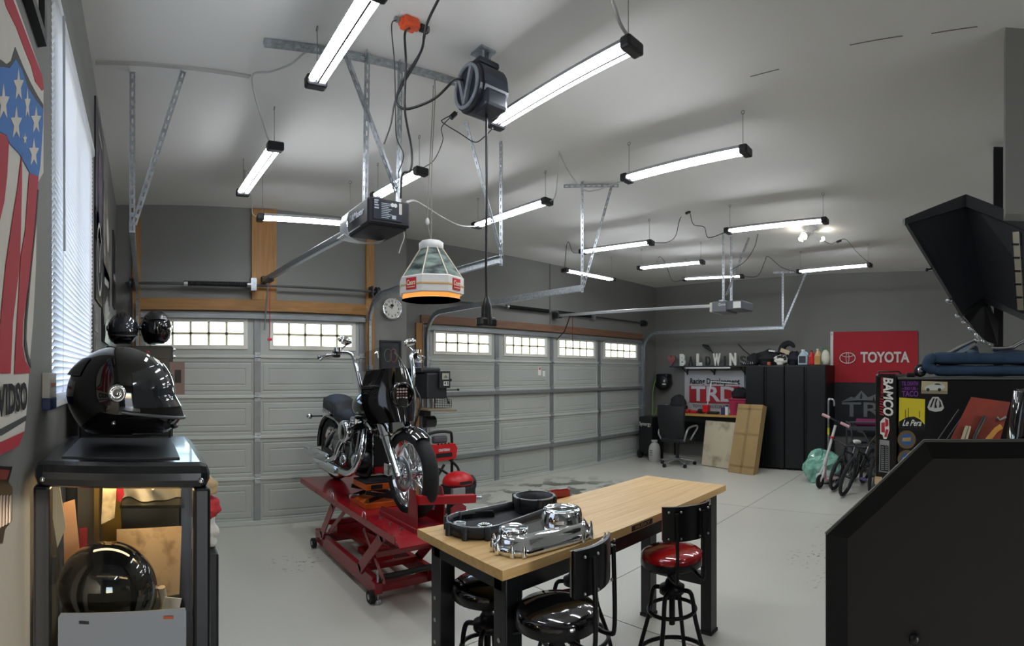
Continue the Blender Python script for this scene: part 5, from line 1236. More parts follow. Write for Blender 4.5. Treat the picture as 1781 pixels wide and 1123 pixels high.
MB().lathe([(0.10, 0.018), (0.105, 0.07), (0.105, 0.098), (0.096, 0.098), (0.094, 0.02)], (C1[0], C1[1], BZ), ZA, 36, caps=False).build('clutch_ring', bl, t)
MB().lathe([(0.095, 0.0985), (0.107, 0.0985)], (C1[0], C1[1], BZ), ZA, 36, caps=False).lathe([(0.107, 0.0985), (0.107, 0.094)], (C1[0], C1[1], BZ), ZA, 36, caps=False).build('ring_machined_face', steel(), t)
for i in range(6):
    a = 2 * pi * i / 6; MB().lathe([(0.011, 0.05), (0.011, 0.099)], (C1[0] + 0.108 * cos(a), C1[1] + 0.108 * sin(a), BZ), ZA, 10).build('ring_lug', bl, t)
MB().lathe([(0.035, 0.019), (0.035, 0.03), (0.024, 0.03), (0.022, 0.02)], (C0[0] + 0.03, C0[1] - 0.02, BZ), ZA, 24, caps=False).build('bearing', chm, t)
MB().lathe([(0.03, 0.018), (0.03, 0.045), (0.02, 0.045), (0.018, 0.02)], (C0[0] - 0.075, C0[1] + 0.03, BZ), ZA, 20, caps=False).build('bearing', steel(), t)

# ------------------------------------------------------------------ bar stools
sk = mat('stool_black_metal', '15161A', 0.35, 0.4)
def stool(label, loc, rotz, seat_mat, plate_mat, sz=0.72):
    t = thing('bar_stool', label, 'stool', loc, rotz, 'round swivel stools around the workbench')
    def L(mb, nm, m, par=None): return mb.build(nm, m, par or t, False)
    st_ = L(MB().lathe([(0.02, sz - 0.05), (0.15, sz - 0.05), (0.16, sz - 0.045), (0.16, sz - 0.01)], (0, 0, 0), ZA, 36), 'seat_pan', sk)
    L(MB().lathe([(0.16, sz - 0.012), (0.158, sz + 0.004), (0.14, sz + 0.018), (0.08, sz + 0.028), (0, sz + 0.03)], (0, 0, 0), ZA, 40), 'seat', seat_mat)
    L(MB().cyl((0, 0, 0.36), (0, 0, sz - 0.05), 0.016, n=14).cyl((0, 0, sz - 0.15), (0, 0, sz - 0.05), 0.026, n=14), 'screw_post', sk)
    L(MB().lathe([(0.05, sz - 0.20), (0.065, sz - 0.195), (0.065, sz - 0.165), (0.04, sz - 0.155), (0.03, sz - 0.13)], (0, 0, 0), ZA, 20), 'hub', sk)
    L(MB().bar((0.03, 0.02, sz - 0.075), (-0.10, 0.16, sz - 0.10), 0.02, 0.008), 'height_lever', sk)
    for i in range(4):
        a = pi / 4 + i * pi / 2; c, s = cos(a), sin(a)
        P = [(0.05, sz - 0.18), (0.095, sz - 0.185), (0.112, sz - 0.23), (0.125, sz - 0.32), (0.18, 0.20), (0.225, 0.015)]
        L(MB().tube(smoothpath([(r * c, r * s, z) for r, z in P], 5), 0.0115, 10), 'leg', sk)
    L(MB().torus((0, 0, sz - 0.28), ZA, 0.12, 0.010, 32, 8), 'upper_ring', sk)
    L(MB().torus((0, 0, 0.20), ZA, 0.185, 0.0115, 40, 8), 'foot_ring', sk)
    for s in (-1, 1):
        L(MB().tube(smoothpath([(s * 0.07, -0.10, sz - 0.06), (s * 0.07, -0.185, sz - 0.07), (s * 0.07, -0.21, sz - 0.03), (s * 0.07, -0.205, sz + 0.26)], 5), 0.009, 8), 'back_rod', sk)
    bp = MB().grid(10, 6, lambda u, v: (-0.125 + 0.25 * u, -0.197 + 0.035 * (2 * u - 1) ** 2 + 0.0, sz + 0.12 + 0.165 * v), 0.016)
    b_ = L(bp, 'backrest', plate_mat)
    L(MB().grid(10, 6, lambda u, v: (-0.122 + 0.244 * u, -0.194 + 0.035 * (2 * u - 1) ** 2 + 0.014, sz + 0.124 + 0.157 * v), 0.012), 'backrest_pad', seat_mat)
    for x in (-0.105, 0.105, -0.05, 0.05):
        for z in (0.14, 0.265): L(MB().ball((x, -0.2145 + 0.035 * (x / 0.125) ** 2, sz + z), 0.006, 8, 6), 'bolt', steel(), b_)
    return t
vb = mat('seat_vinyl_black', '0C0C0E', 0.1, coat=0.8)
vr = mat('seat_vinyl_red', '9E0F16', 0.12, coat=0.8)
stool('black seated swivel stool backed to the viewer side of the workbench', (1.40, 1.38, 0), R(10), vb, sk, 0.745)
stool('red seated swivel stool by the workbench leg with the brand lettering', (2.25, 1.40, 0), R(-33), vr, sk)
stool('black seated swivel stool tucked under the bench beneath the engine covers', (1.44, 1.86, 0), R(172), vb, sk, 0.68)
stool('red seated swivel stool tucked under the far long side of the workbench', (2.10, 1.93, 0), R(183), vr, vr, 0.68)

# ------------------------------------------------------------------ right wall: cabinets, desk, shelf, flags
NY = V((0, -1, 0))
cabm = mat('cabinet_black', '0D0F12', 0.4)
def cabinet(label, y0, y1):
    t = thing('storage_cabinet', label, 'cabinet', (8.56, (y0 + y1) / 2, 0), 0, 'tall black storage cabinets along the side wall')
    X0_, X1_ = 8.25, 8.88
    MB().bx(X0_ + 0.02, X1_, y0, y1, 0.03, 1.77, 0.004).build('body', cabm, t)
    ym = (y0 + y1) / 2
    for a, b_, h in ((y0 + 0.006, ym - 0.003, ym - 0.03), (ym + 0.003, y1 - 0.006, ym + 0.03)):
        d = MB().bx(X0_, X0_ + 0.02, a, b_, 0.05, 1.75, 0.004).build('door', mat('cabinet_door_black', '101317', 0.35), t)
        e = a + 0.02 if h > ym else b_ - 0.02
        MB().bx(X0_ - 0.012, X0_, e - 0.012, e + 0.012, 0.06, 1.74, 0.004).build('edge_channel', mat('channel_black', '0C0D10', 0.3), d)
    for y in (y0 + 0.06, y1 - 0.06):
        for x in (X0_ + 0.06, X1_ - 0.06): MB().cyl((x, y, 0), (x, y, 0.035), 0.02, n=10).build('foot', plast(), t)
    return t
cabinet('black double door cabinet next to the red flag', 2.21, 2.92)
cabinet('black double door cabinet next to the desk and leaning carton', 2.93, 3.64)
# desk
t = thing('work_desk', 'desk with a thin wooden top and black legs against the side wall', 'desk', (8.6, 4.55, 0))
MB().bx(8.30, 8.93, 3.68, 5.50, 0.845, 0.88, 0.004).build('desk_top', mat('desk_wood', 'C69A5B', 0.4, col2='B1864A', scale=2, stretch=(14, 1, 14)), t)
for x in (8.34, 8.86):
    for y in (3.72, 5.44): MB().bx(x, x + 0.05, y - 0.025, y + 0.025, 0, 0.845).build('leg', blk(), t)
MB().bx(8.36, 8.38, 3.72, 5.44, 0.74, 0.845).build('front_rail', blk(), t)
MB().bx(8.84, 8.86, 3.72, 5.44, 0.3, 0.845).build('back_panel', mat('desk_back_dark', '1B1D20', 0.6), t)
# shelf with letters
t = thing('wall_shelf', 'long dark wall shelf holding the name letters', 'shelf', (8.83, 4.7, 1.74))
MB().bx(8.70, 8.965, 3.66, 5.48, 1.75, 1.775, 0.004).build('board', mat('shelf_dark', '202225', 0.5), t)
for y in (3.95, 4.6, 5.2): MB().bx(8.93, 8.965, y - 0.015, y + 0.015, 1.6, 1.75).bar((8.72, y, 1.745), (8.95, y, 1.62), 0.02, 0.012).build('bracket', blk(), t)
tag(MB().bx(8.70, 8.74, 4.15, 5.12, 1.715, 1.748, 0.006).build('under_shelf_light', mat('light_bar_white', 'C9CBC9', 0.4)), 'unlit white light bar fixed under the wall shelf', 'light bar')
lwm, ldm = mat('letter_white', 'DEDDD6', 0.5), mat('letter_charcoal', '2B2D31', 0.5)
LW = dict(B=0.13, A=0.10, L=0.125, D=0.10, W=0.165, I=0.035, N=0.145, S=0.11)
for ch, px, wht_, hh, desc in (('B', 1187, 1, 0.235, 'white letter B beside the red heart on the shelf'), ('A', 1201, 0, 0.18, 'charcoal letter A on the name shelf'), ('L', 1216, 1, 0.235, 'white letter L on the name shelf'), ('D', 1231, 0, 0.18, 'charcoal letter D on the name shelf'), ('W', 1247, 1, 0.235, 'white letter W on the name shelf'), ('I', 1260.5, 0, 0.18, 'charcoal letter I on the name shelf'), ('N', 1275, 1, 0.235, 'white letter N on the name shelf'), ('S', 1292, 0, 0.18, 'charcoal letter S at the cabinet end of the shelf')):
    p = pX(px, 630, 8.80)
    o = text(ch, hh / 0.73 * 1.0, (8.80, p.y, 1.776 + hh / 2), NY, ZA, lwm if wht_ else ldm, 'letter_' + ch.lower(), None, th=0.03, bold=0.02 if wht_ else 0.004, width=LW[ch])
    zs = [v.co.z for v in o.data.vertices]
    sh_ = 1.7755 - min(zs); kz = hh / (max(zs) - min(zs))
    for v in o.data.vertices: v.co.z = 1.7755 + (v.co.z - min(zs)) * kz
    tag(o, desc, 'letter', 'name letters on the wall shelf')
p = pX(1169, 620, 8.80)
hp = [(0.16 * 0.062 * 16 * sin(a) ** 3 / 1.55, 0.0072 * (13 * cos(a) - 5 * cos(2 * a) - 2 * cos(3 * a) - cos(4 * a))) for a in [2 * pi * i / 32 for i in range(32)]]
mz = min(v for u, v in hp)
tag(MB().prism([(u * 0.9, v - mz) for u, v in hp], (8.80, p.y, 1.7755), NY, ZA, 0.03).build('heart_ornament', mat('heart_red', '7C1D2A', 0.4)), 'dark red heart ornament at the corner end of the shelf', 'ornament')
t = thing('desk_lamp', 'dark bent lamp head rising behind the letter W', 'lamp', (8.88, 4.55, 1.776))
MB().tube(smoothpath([pX(1244, 634, 8.88), pX(1243, 620, 8.88), pX(1238, 611, 8.88), pX(1232, 606, 8.88)], 5), 0.012, 8).build('neck', plast(), t)
MB().tube([pX(1236, 609, 8.86), pX(1230, 603, 8.86), pX(1222, 600, 8.86)], [0.02, 0.045, 0.02], 12).build('head', plast(), t)
tag(MB().tube([V((8.80, pX(1318, 630, 8.80).y, 1.772)), pX(1303, 616, 8.86), pX(1293, 608, 8.88), pX(1284, 598, 8.90)], 0.01, 6).build('walking_stick', plast()), 'thin dark stick leaning over the cabinet top by the letter S', 'stick')
# white racing banner
def flagsheet(t, name, X, y0, y1, z0, z1, m, amp=0.012, seed=1.0, th=0.003):
    return MB().grid(40, 24, lambda u, v: (X - 0.004 - amp * (0.5 + 0.5 * sin(7 * u + 5 * v * seed) * sin(3 * v + seed)) * (1 - (2 * v - 1) ** 4 * 0.6), y1 + (y0 - y1) * u, z0 + (z1 - z0) * v), th).build(name, m, t)
t = thing('racing_banner', 'white banner with a red block and racing lettering behind the desk', 'banner', (8.95, 4.6, 0.75))
flagsheet(t, 'cloth', 8.955, 3.97, 5.27, 0.74, 1.685, mat('banner_white', 'B9BABD', 0.7), 0.012)
xb = 8.927
text('Racing Development', 0.16, (xb, 4.60, 1.47), NY, ZA, mat('banner_black', '1A1B20', 0.7), 'headline', t, width=1.08, bold=0.003, sy=0.95)
MB().bx(xb, xb + 0.003, 4.06, 5.15, 1.055, 1.385).build('red_block', mat('banner_red', 'A8242C', 0.7), t)
text('TRD', 0.40, (xb - 0.002, 4.60, 1.215), NY, ZA, mat('banner_letter', 'C4C5C8', 0.6), 'logo_letters', t, width=1.0, bold=0.01)
text('TOYOTA MOTOR SPORTS', 0.08, (xb, 4.60, 0.985), NY, ZA, mat('banner_black', '1A1B20', 0.7), 'small_print', t, width=0.95)
# red flag
t = thing('wall_flag', 'red flag with a white oval emblem and white lettering', 'flag', (8.95, 1.5, 1.47))
flagsheet(t, 'cloth', 8.955, 0.75, 2.25, 1.47, 2.365, mat('flag_bright_red', 'A81F2A', 0.75, var=0.05, scale=3), 0.022, 1.6)
MB().bx(8.935, 8.958, 2.25, 2.30, 1.47, 2.37).build('header_strip', white(), t)
for z in (1.52, 2.32): MB().torus((8.932, 2.275, z), XA, 0.012, 0.004, 14, 6).build('grommet', steel(), t)
fwh = mat('flag_print_white', 'D5CFCB', 0.7)
text('TOYOTA', 0.25, (8.918, 1.325, 1.90), NY, ZA, fwh, 'lettering', t, width=0.86, bold=0.008)
def ering(t, cy, cz, a, b_, w_, m, name, X=8.917):
    n = 36; vs = [(X, cy - (a - q) * cos(2 * pi * i / n), cz + (b_ - q) * sin(2 * pi * i / n)) for q in (0, w_) for i in range(n)]
    vs += [(X + 0.003, y, z) for _, y, z in vs]
    fs = [(i, (i + 1) % n, n + (i + 1) % n, n + i) for i in range(n)] + [(i, 2 * n + i, 2 * n + (i + 1) % n, (i + 1) % n) for i in range(n)]
    return MB().add(vs, fs).build(name, m, t)
ering(t, 1.985, 1.90, 0.145, 0.10, 0.014, fwh, 'emblem_oval')
ering(t, 1.985, 1.90, 0.032, 0.098, 0.011, fwh, 'emblem_inner_oval', 8.916)
ering(t, 1.985, 1.955, 0.11, 0.042, 0.011, fwh, 'emblem_top_oval', 8.915)
# black flag under it
t = thing('wall_flag', 'black flag with grey mountains and large grey lettering under the red flag', 'flag', (8.95, 1.5, 0.55))
flagsheet(t, 'cloth', 8.957, 0.70, 2.22, 0.52, 1.465, mat('flag_black', '22252A', 0.75), 0.014, 2.2)
fgm = mat('flag_print_grey', '6E7276', 0.7)
text('TRD', 0.36, (8.932, 1.52, 0.98), NY, ZA, fgm, 'logo_letters', t, width=1.12, bold=0.004)
mpts = [(-0.6, 0.0), (-0.42, 0.09), (-0.36, 0.07), (-0.24, 0.20), (-0.12, 0.08), (0.0, 0.13), (0.12, 0.27), (0.22, 0.16), (0.30, 0.20), (0.6, 0.0), (0.3, 0.03), (0.0, 0.025), (-0.3, 0.03)]
MB().prism(mpts, (8.932, 1.50, 1.13), NY, ZA, 0.002).build('mountains', fgm, t)
for a in ((-0.24, 0.17), (0.12, 0.23), (-0.02, 0.1)):
    MB().prism([(a[0] - 0.03, a[1] - 0.11), (a[0], a[1]), (a[0] + 0.02, a[1] - 0.07), (a[0] + 0.01, a[1] - 0.12)], (8.930, 1.50, 1.13), NY, ZA, 0.002).build('mountain_shade', mat('flag_black', '22252A', 0.75), t)

# things on top of the cabinets
CT = 1.771
def bpx(x, X=8.45): return pX(x, 620, X).y
sneak = lump('cap_pile', 'black cap with a pale front patch on the cabinet top', (8.5, bpx(1309), CT + 0.091), (0.12, 0.12, 0.12), mat('cloth_black', '17181C', 0.85), 'cap', 11, 0.08)
t = thing('canvas_shoe', 'black shoe with white lattice pattern at the cabinet edge', 'shoe', (8.42, bpx(1305), CT))
MB().ball((8.40, bpx(1305), CT + 0.035), (0.07, 0.14, 0.05), 18, 10, f=lambda p: V((p.x, p.y, max(p.z, -0.035)))).build('upper', mat('cloth_black', '17181C', 0.85), t)
for i in range(6): MB().bar((8.335, bpx(1305) - 0.10 + 0.035 * i, CT + 0.02), (8.345, bpx(1305) - 0.08 + 0.035 * i, CT + 0.06), 0.004, 0.012, up=XA).build('lattice_strip', white(), t)
lump('jacket_pile', 'black jacket heaped on the cabinet top', (8.55, bpx(1338, 8.55), CT + 0.117), (0.16, 0.24, 0.155), mat('jacket_black', '16171B', 0.8), 'jacket', 12, 0.12)
lump('cow_print_bag', 'white patched cloth bag among the black clothes on the cabinet', (8.38, bpx(1358, 8.38), CT + 0.076), (0.08, 0.13, 0.10), mat('cow_print', 'D5D2CA', 0.8, col2='17181B', scale=7, thr=(0.48, 0.52)), 'bag', 13, 0.12)
lump('dark_blue_bag', 'dark navy bag beside the detergent jug on the cabinet', (8.55, bpx(1381, 8.55), CT + 0.106), (0.14, 0.14, 0.14), mat('bag_navy', '1D1F2C', 0.8), 'bag', 14, 0.12)
t = thing('elf_hat', 'black curled hat with a tan tag on top of the clothes heap', 'hat', (8.5, bpx(1368, 8.5), CT + 0.2))
hy = bpx(1366, 8.5)
MB().tube(smoothpath([(8.5, hy + 0.08, CT + 0.20), (8.5, hy + 0.04, CT + 0.33), (8.5, hy - 0.06, CT + 0.38), (8.5, hy - 0.14, CT + 0.34), (8.5, hy - 0.15, CT + 0.30)], 5), [0.07 - 0.045 * i / 20 for i in range(21)], 12).build('crown', mat('cloth_black', '17181C', 0.85), t)
MB().box((8.42, hy - 0.02, CT + 0.235), (0.01, 0.17, 0.07), Matrix.Rotation(R(20), 3, 'X'), 0.003).build('tag', mat('tag_tan', 'B9AA90', 0.7), t)
tag(MB().box((8.43, bpx(1343, 8.43), CT + 0.245), (0.06, 0.12, 0.03), Matrix.Rotation(R(8), 3, 'X'), 0.008).build('white_card', white()), 'white card lying on the black jacket', 'card')
tag(MB().bx(8.30, 8.36, bpx(1338, 8.33) - 0.025, bpx(1338, 8.33) + 0.03, CT, CT + 0.055, 0.006).build('orange_box', mat('small_box_orange', 'B2543A', 0.5)), 'small orange box in front of the black jacket', 'box')
def jug(label, x, wpx, hpx, m, mcap, extra=None, X=8.42, neck=0.35):
    d = X / ray(x, 620).x; w_ = wpx * d / 904 / 2; h = hpx * d / 904; y = bpx(x, X)
    t = thing('plastic_jug', label, 'jug', (X, y, CT), 0, 'jugs on the cabinet top')
    MB().bx(X - w_ * 0.6, X + w_ * 0.6, y - w_, y + w_, CT, CT + h * 0.62, 0.02).build('body', m, t)
    vs = []
    MB().lathe([(w_ * 0.95, h * 0.58), (w_ * 0.8, h * 0.70), (w_ * neck, h * 0.86), (w_ * neck, h * 0.92)], (X, y, CT), ZA, 16, caps=False).build('shoulder', m, t)
    MB().tube(smoothpath([(X, y - w_ * 0.85, CT + h * 0.6), (X, y - w_ * 0.9, CT + h * 0.75), (X, y - w_ * 0.3, CT + h * 0.86)], 4), w_ * 0.16, 8).build('handle', m, t)
    MB().cyl((X, y, CT + h * 0.91), (X, y, CT + h), w_ * (neck + 0.05), n=14).build('cap', mcap, t)
    if extra: MB().bx(X - w_ * 0.6 - 0.004, X - w_ * 0.6 + 0.002, y - w_ * 0.75, y + w_ * 0.75, CT + h * 0.12, CT + h * 0.55).build('label', extra, t)
    return t
jug('grey jug with a dark label and blue base on the cabinet', 1397, 17, 27, mat('jug_grey', 'A9B7C0', 0.4, col2='B7D3E2', scale=3), white(), mat('jug_label', '2A2C34', 0.5))
jug('red plastic jug on the cabinet beside the amber one', 1411.5, 10, 25, redpl(), mat('cap_dark_red', '6A1418', 0.4))
jug('clear jug half full of amber liquid on the cabinet', 1422, 11, 28, mat('jug_amber', 'C9A56C', 0.2), white(), mat('amber_label', 'B98A45', 0.4))
t = thing('potting_bag', 'white and green bag with leaves sticking out on the cabinet', 'bag', (8.45, bpx(1436), CT))
MB().ball((8.45, bpx(1436), CT + 0.125), (0.07, 0.075, 0.135), 18, 14, f=lambda p: V((p.x, p.y, max(p.z, -0.122)))).build('sack', mat('sack_white_green', 'D2D2C2', 0.5, col2='6BB548', scale=4, thr=(0.33, 0.42)), t)
for i in range(7):
    a = i * 0.9; y = bpx(1436) + 0.03 * cos(a); MB().prism([(0, 0), (0.008, 0.04), (0, 0.085), (-0.008, 0.04)], (8.44 + 0.02 * sin(a), y, CT + 0.235), V((0.2, 1, 0.3 * cos(a))).normalized(), V((0.2 * sin(a), 0.5 * cos(a), 1)).normalized(), 0.002).build('leaf', mat('leaf_green', '4E7A36', 0.6), t)

# things on and around the desk
t = thing('air_hose_reel', 'black wall mounted hose reel with a green hose', 'hose reel', (8.85, 5.72, 1.4))
MB().lathe([(0.15, 0.0), (0.16, 0.03), (0.16, 0.17), (0.14, 0.2), (0, 0.2)], (8.93, 5.70, 1.45), -XA, 26).bx(8.75, 8.94, 5.56, 5.84, 1.46, 1.62, 0.03).build('drum', plast(), t)
MB().bx(8.94, 8.969, 5.62, 5.78, 1.36, 1.58).build('bracket', blk(), t)
MB().bx(8.725, 8.732, 5.58, 5.66, 1.40, 1.425).bx(8.725, 8.732, 5.60, 5.63, 1.45, 1.5).build('label', white(), t)
MB().tube(smoothpath([(8.74, 5.82, 1.52), (8.7, 5.86, 1.3), (8.68, 5.86, 0.9), (8.62, 5.80, 0.75), (8.64, 5.72, 0.95), (8.62, 5.83, 0.6), (8.6, 5.85, 0.02), (8.4, 5.75, 0.012)], 6), 0.011, 8).build('hose', mat('hose_green', '6E9A3A', 0.5), t)
t = lump('tool_bag', 'rounded dark grey tool bag standing on the desk', (8.72, 5.28, 0.875 + 0.15), (0.13, 0.17, 0.19), mat('bag_charcoal', '2C2F33', 0.8), 'bag', 21, 0.05)
t = thing('nail_gun', 'dark air tool with a pale handle hanging at the desk end', 'air tool', (8.42, 5.42, 0.881))
MB().bx(8.36, 8.48, 5.36, 5.46, 0.881, 1.02, 0.02).build('body', mat('tool_dark', '26282C', 0.45), t)
MB().bx(8.352, 8.362, 5.38, 5.44, 0.96, 1.0).build('badge', redpl(), t)
MB().tube(smoothpath([(8.38, 5.38, 1.0), (8.38, 5.33, 1.03), (8.38, 5.30, 0.97), (8.38, 5.32, 0.90)], 4), 0.012, 8).build('handle', steel(), t)
t = thing('red_power_tool', 'low red and black power tool on the desk behind the chair', 'power tool', (8.55, 4.95, 0.881))
MB().bx(8.5, 8.62, 4.92, 5.12, 0.881, 0.945, 0.02).build('body', redpl(), t)
MB().bx(8.48, 8.62, 5.0, 5.1, 0.945, 1.02, 0.02).build('motor', plast(), t)
MB().bx(8.5, 8.58, 4.76, 4.90, 0.881, 0.93, 0.015).build('case', redpl(), t)
t = thing('pole_saw', 'red and black tool with a white pole bent over the banner', 'power tool', (8.5, 4.5, 0.881))
MB().bx(8.44, 8.56, 4.48, 4.60, 0.90, 1.05, 0.025).build('motor_body', redpl(), t)
MB().bx(8.45, 8.55, 4.28, 4.52, 0.881, 0.93, 0.02).bx(8.46, 8.54, 4.56, 4.72, 0.885, 0.97, 0.03).build('guard', plast(), t)
MB().tube([(8.5, 4.52, 1.03), (8.52, 4.49, 1.25), (8.54, 4.455, 1.475)], 0.011, 8).build('upright_pole', white(), t)
MB().cyl((8.54, 4.47, 1.48), (8.54, 3.92, 1.445), 0.008, n=8).build('cross_pole', white(), t)
t = thing('storage_tub', 'pink red plastic storage tub at the desk end', 'tub', (8.5, 3.85, 0.881))
vs = []
for z, k_ in ((0.881, 0.82), (1.16, 1.0)):
    for sx, sy in ((-1, -1), (1, -1), (1, 1), (-1, 1)): vs.append((8.52 + sx * 0.14 * k_, 3.86 + sy * 0.165 * k_, z))
MB().add(vs, [(0, 1, 5, 4), (1, 2, 6, 5), (2, 3, 7, 6), (3, 0, 4, 7), (3, 2, 1, 0)]).build('tub_wall', mat('tub_pink', 'A8244A', 0.4), t)
MB().bx(8.365, 8.675, 3.68, 4.04, 1.155, 1.18, 0.008).build('rim', mat('tub_pink', 'A8244A', 0.4), t)
MB().prism([(-0.05, 0), (0.05, 0), (0.035, 0.15), (-0.035, 0.15)], (8.388, 3.86, 0.96), NY, ZA, 0.006).build('front_groove', mat('tub_dark_pink', '7A1634', 0.5), t)
lump('black_duffel', 'black bag stuffed in the pink red tub', (8.52, 3.86, 1.25), (0.12, 0.16, 0.13), mat('cloth_black', '17181C', 0.85), 'bag', 22, 0.06)
tag(MB().bx(8.42, 8.48, 4.12, 4.20, 0.881, 1.01, 0.004).build('purple_box', mat('box_purple', '3A355E', 0.5)), 'small purple box on the desk beside the tub', 'box')
t = thing('spray_can', 'white spray can with a dark cap on the desk', 'can', (8.40, 4.07, 0.881))
MB().cyl((8.40, 4.07, 0.881), (8.40, 4.07, 1.03), 0.033, n=16).build('body', white(), t)
MB().cyl((8.40, 4.07, 1.03), (8.40, 4.07, 1.065), 0.026, n=14).build('cap', mat('can_cap', '3A3F58', 0.4), t)
t = thing('air_compressor', 'black upright machine with white lettering beside the desk', 'compressor', (8.35, 5.68, 0))
MB().bx(8.16, 8.46, 5.53, 5.84, 0.1, 0.80, 0.03).build('tank_box', plast(), t)
text('Synergy', 0.10, (8.157, 5.685, 0.66), NY, ZA, white(), 'lettering', t, width=0.27)
for y in (5.55, 5.82): MB().cyl((8.2, y - 0.02, 0.09), (8.2, y + 0.02, 0.09), 0.09, n=18).build('wheel', rubber(), t)
t = thing('garden_sprayer', 'white plastic tank sprayer on the floor by the desk', 'sprayer', (8.03, 5.38, 0))
MB().lathe([(0.10, 0), (0.112, 0.02), (0.112, 0.20), (0.10, 0.28), (0.06, 0.335), (0.045, 0.345), (0.045, 0.36)], (8.03, 5.38, 0), ZA, 24).build('tank', mat('tank_white', 'B8B8B4', 0.4), t)
MB().cyl((8.03, 5.38, 0.36), (8.03, 5.38, 0.39), 0.06, n=18).build('cap', mat('tank_white', 'B8B8B4', 0.4), t)
for z in (0.12, 0.16, 0.2): MB().bx(7.915, 7.922, 5.35, 5.41, z, z + 0.012).build('print_line', mat('sprayer_print', '55565A', 0.6), t)
# office chair
t = thing('office_chair', 'black mesh office chair with silver arms at the desk', 'office chair', (7.86, 4.78, 0))
ch_m, sv = mat('chair_black', '14161A', 0.6), mat('chair_silver', '9EA0A2', 0.35, 0.7)
MB().grid(14, 14, lambda u, v: (7.70 - 0.05 * sin(pi * v) + 0.05 * (2 * u - 1) ** 2 - 0.06 * v, 5.06 - 0.50 * u + (0.05 * (2 * u - 1) * (-1) * (v - 0.4)), 0.46 + 0.60 * v), 0.04).build('backrest', ch_m, t)
MB().bx(7.68, 8.14, 4.55, 5.03, 0.42, 0.50, 0.035).build('seat', ch_m, t)
MB().cyl((7.88, 4.79, 0.12), (7.88, 4.79, 0.42), 0.03, n=14).build('gas_lift', plast(), t)
for i in range(5):
    a = 0.35 + 2 * pi * i / 5; e = V((7.88 + 0.31 * cos(a), 4.79 + 0.31 * sin(a), 0.075))
    MB().bar((7.88, 4.79, 0.125), e, 0.045, 0.03, bev=0.008).build('base_arm', sv, t)
    MB().cyl(e + V((0, -0.022, -0.045)), e + V((0, 0.022, -0.045)), 0.03, n=14).build('caster', plast(), t)
for s in (-1, 1):
    y = 4.79 + s * 0.28
    MB().tube(smoothpath([(7.72, y - s * 0.05, 0.46), (7.70, y, 0.58), (7.80, y, 0.68), (8.05, y, 0.70), (8.10, y, 0.66), (7.96, y, 0.55), (7.92, y - s * 0.04, 0.46)], 5), 0.018, 10).build('armrest', sv, t)
# cream board and carton
A, B, D = pZ(1222, 808, 0.005), pZ(1276, 816, 0.005), pX(1229, 731, 8.26)
u = (B - A).normalized(); B2 = A + u * 0.68; hv = D - A; hv = hv - u * hv.dot(u) * 0.2
tag(MB().prism([(0, 0), (0.68, 0), (0.68, 1), (0, 1)], A, u, hv, 0.03).build('stained_board', mat('board_cream', 'C6BBA0', 0.7, col2='8E826A', scale=4, thr=(0.28, 0.46))), 'stained cream board leaning against the desk', 'board')
t = thing('cardboard_carton', 'tall taped cardboard carton leaning on the black cabinets', 'carton', (7.75, 3.4, 0))
card_m = mat('cardboard', 'A08558', 0.8, var=0.05, scale=5)
A, B, D = pZ(1266, 820, 0.005), pZ(1310, 826, 0.005), pX(1284, 702, 8.10)
u = (B - A); hv = D - A; nn = u.cross(hv).normalized()
if nn.x < 0: nn = -nn
dep = nn * 0.13
c8 = [A, B, B + hv, A + hv]; mb = MB().add(c8 + [c + dep for c in c8], [(0, 1, 2, 3), (7, 6, 5, 4), (0, 4, 5, 1), (1, 5, 6, 2), (2, 6, 7, 3), (3, 7, 4, 0)])
mb.build('box', card_m, t)
tape = mat('packing_tape', '8F7446', 0.35)
un, hn = u.normalized(), hv.normalized()
for uu, vv, wu, wv in ((0.5, 0.5, 0.10, 1.0), (0.5, 0.56, 1.0, 0.035), (0.5, 0.93, 1.0, 0.03), (0.5, 0.10, 1.0, 0.03)):
    c = A + u * (uu - wu / 2) + hv * (vv - wv / 2) - nn * 0.002
    MB().add([c, c + u * wu, c + u * wu + hv * wv, c + hv * wv], [(0, 1, 2, 3)]).build('tape_strip', tape, t)

# ------------------------------------------------------------------ scooter, bicycles, rack
t = thing('aluminium_pole', 'bent aluminium pole with a yellow sticker beside the black cabinet', 'pole', (8.1, 2.1, 0))
MB().tube(smoothpath([pX(1441, 800, 8.1), pX(1441, 760, 8.1), pX(1441, 700, 8.1), pX(1444, 694, 8.1), pX(1450, 696, 8.1), pX(1451, 706, 8.1)], 5) , 0.018, 10).cyl(pX(1441, 800, 8.1), V((pX(1441, 800, 8.1).x, pX(1441, 800, 8.1).y, 0)), 0.018, n=10).build('tube', steel(), t)
p = pX(1441, 750, 8.1); MB().cyl(p - ZA * 0.05, p + ZA * 0.06, 0.0195, n=12).build('yellow_sticker', mat('sticker_yellow', 'D8C436', 0.5), t)
sw, spk = mat('scooter_white', 'D6D4D2', 0.35), mat('scooter_pink', 'D9A9B4', 0.45)
g = pZ(1426, 849, 0.0)
t = thing('kick_scooter', 'white and pink kick scooter standing by the mint plastic bag', 'scooter', g)
W = V((g.x, g.y, 0.10)); hb = pX(1455, 733, g.x + 0.12)
fwd = V((-0.95, 0.25, 0)).normalized(); sd_ = V((fwd.y, -fwd.x, 0))
MB().lathe([(0.055, -0.012), (0.09, -0.016), (0.10, 0.0), (0.09, 0.016), (0.055, 0.012)], W, sd_, 28).build('front_wheel', rubber(), t)
MB().lathe([(0.015, -0.014), (0.058, -0.012), (0.058, 0.012), (0.015, 0.014)], W, sd_, 20).build('wheel_hub', plast(), t)
nk = W + (hb - W) * 0.30
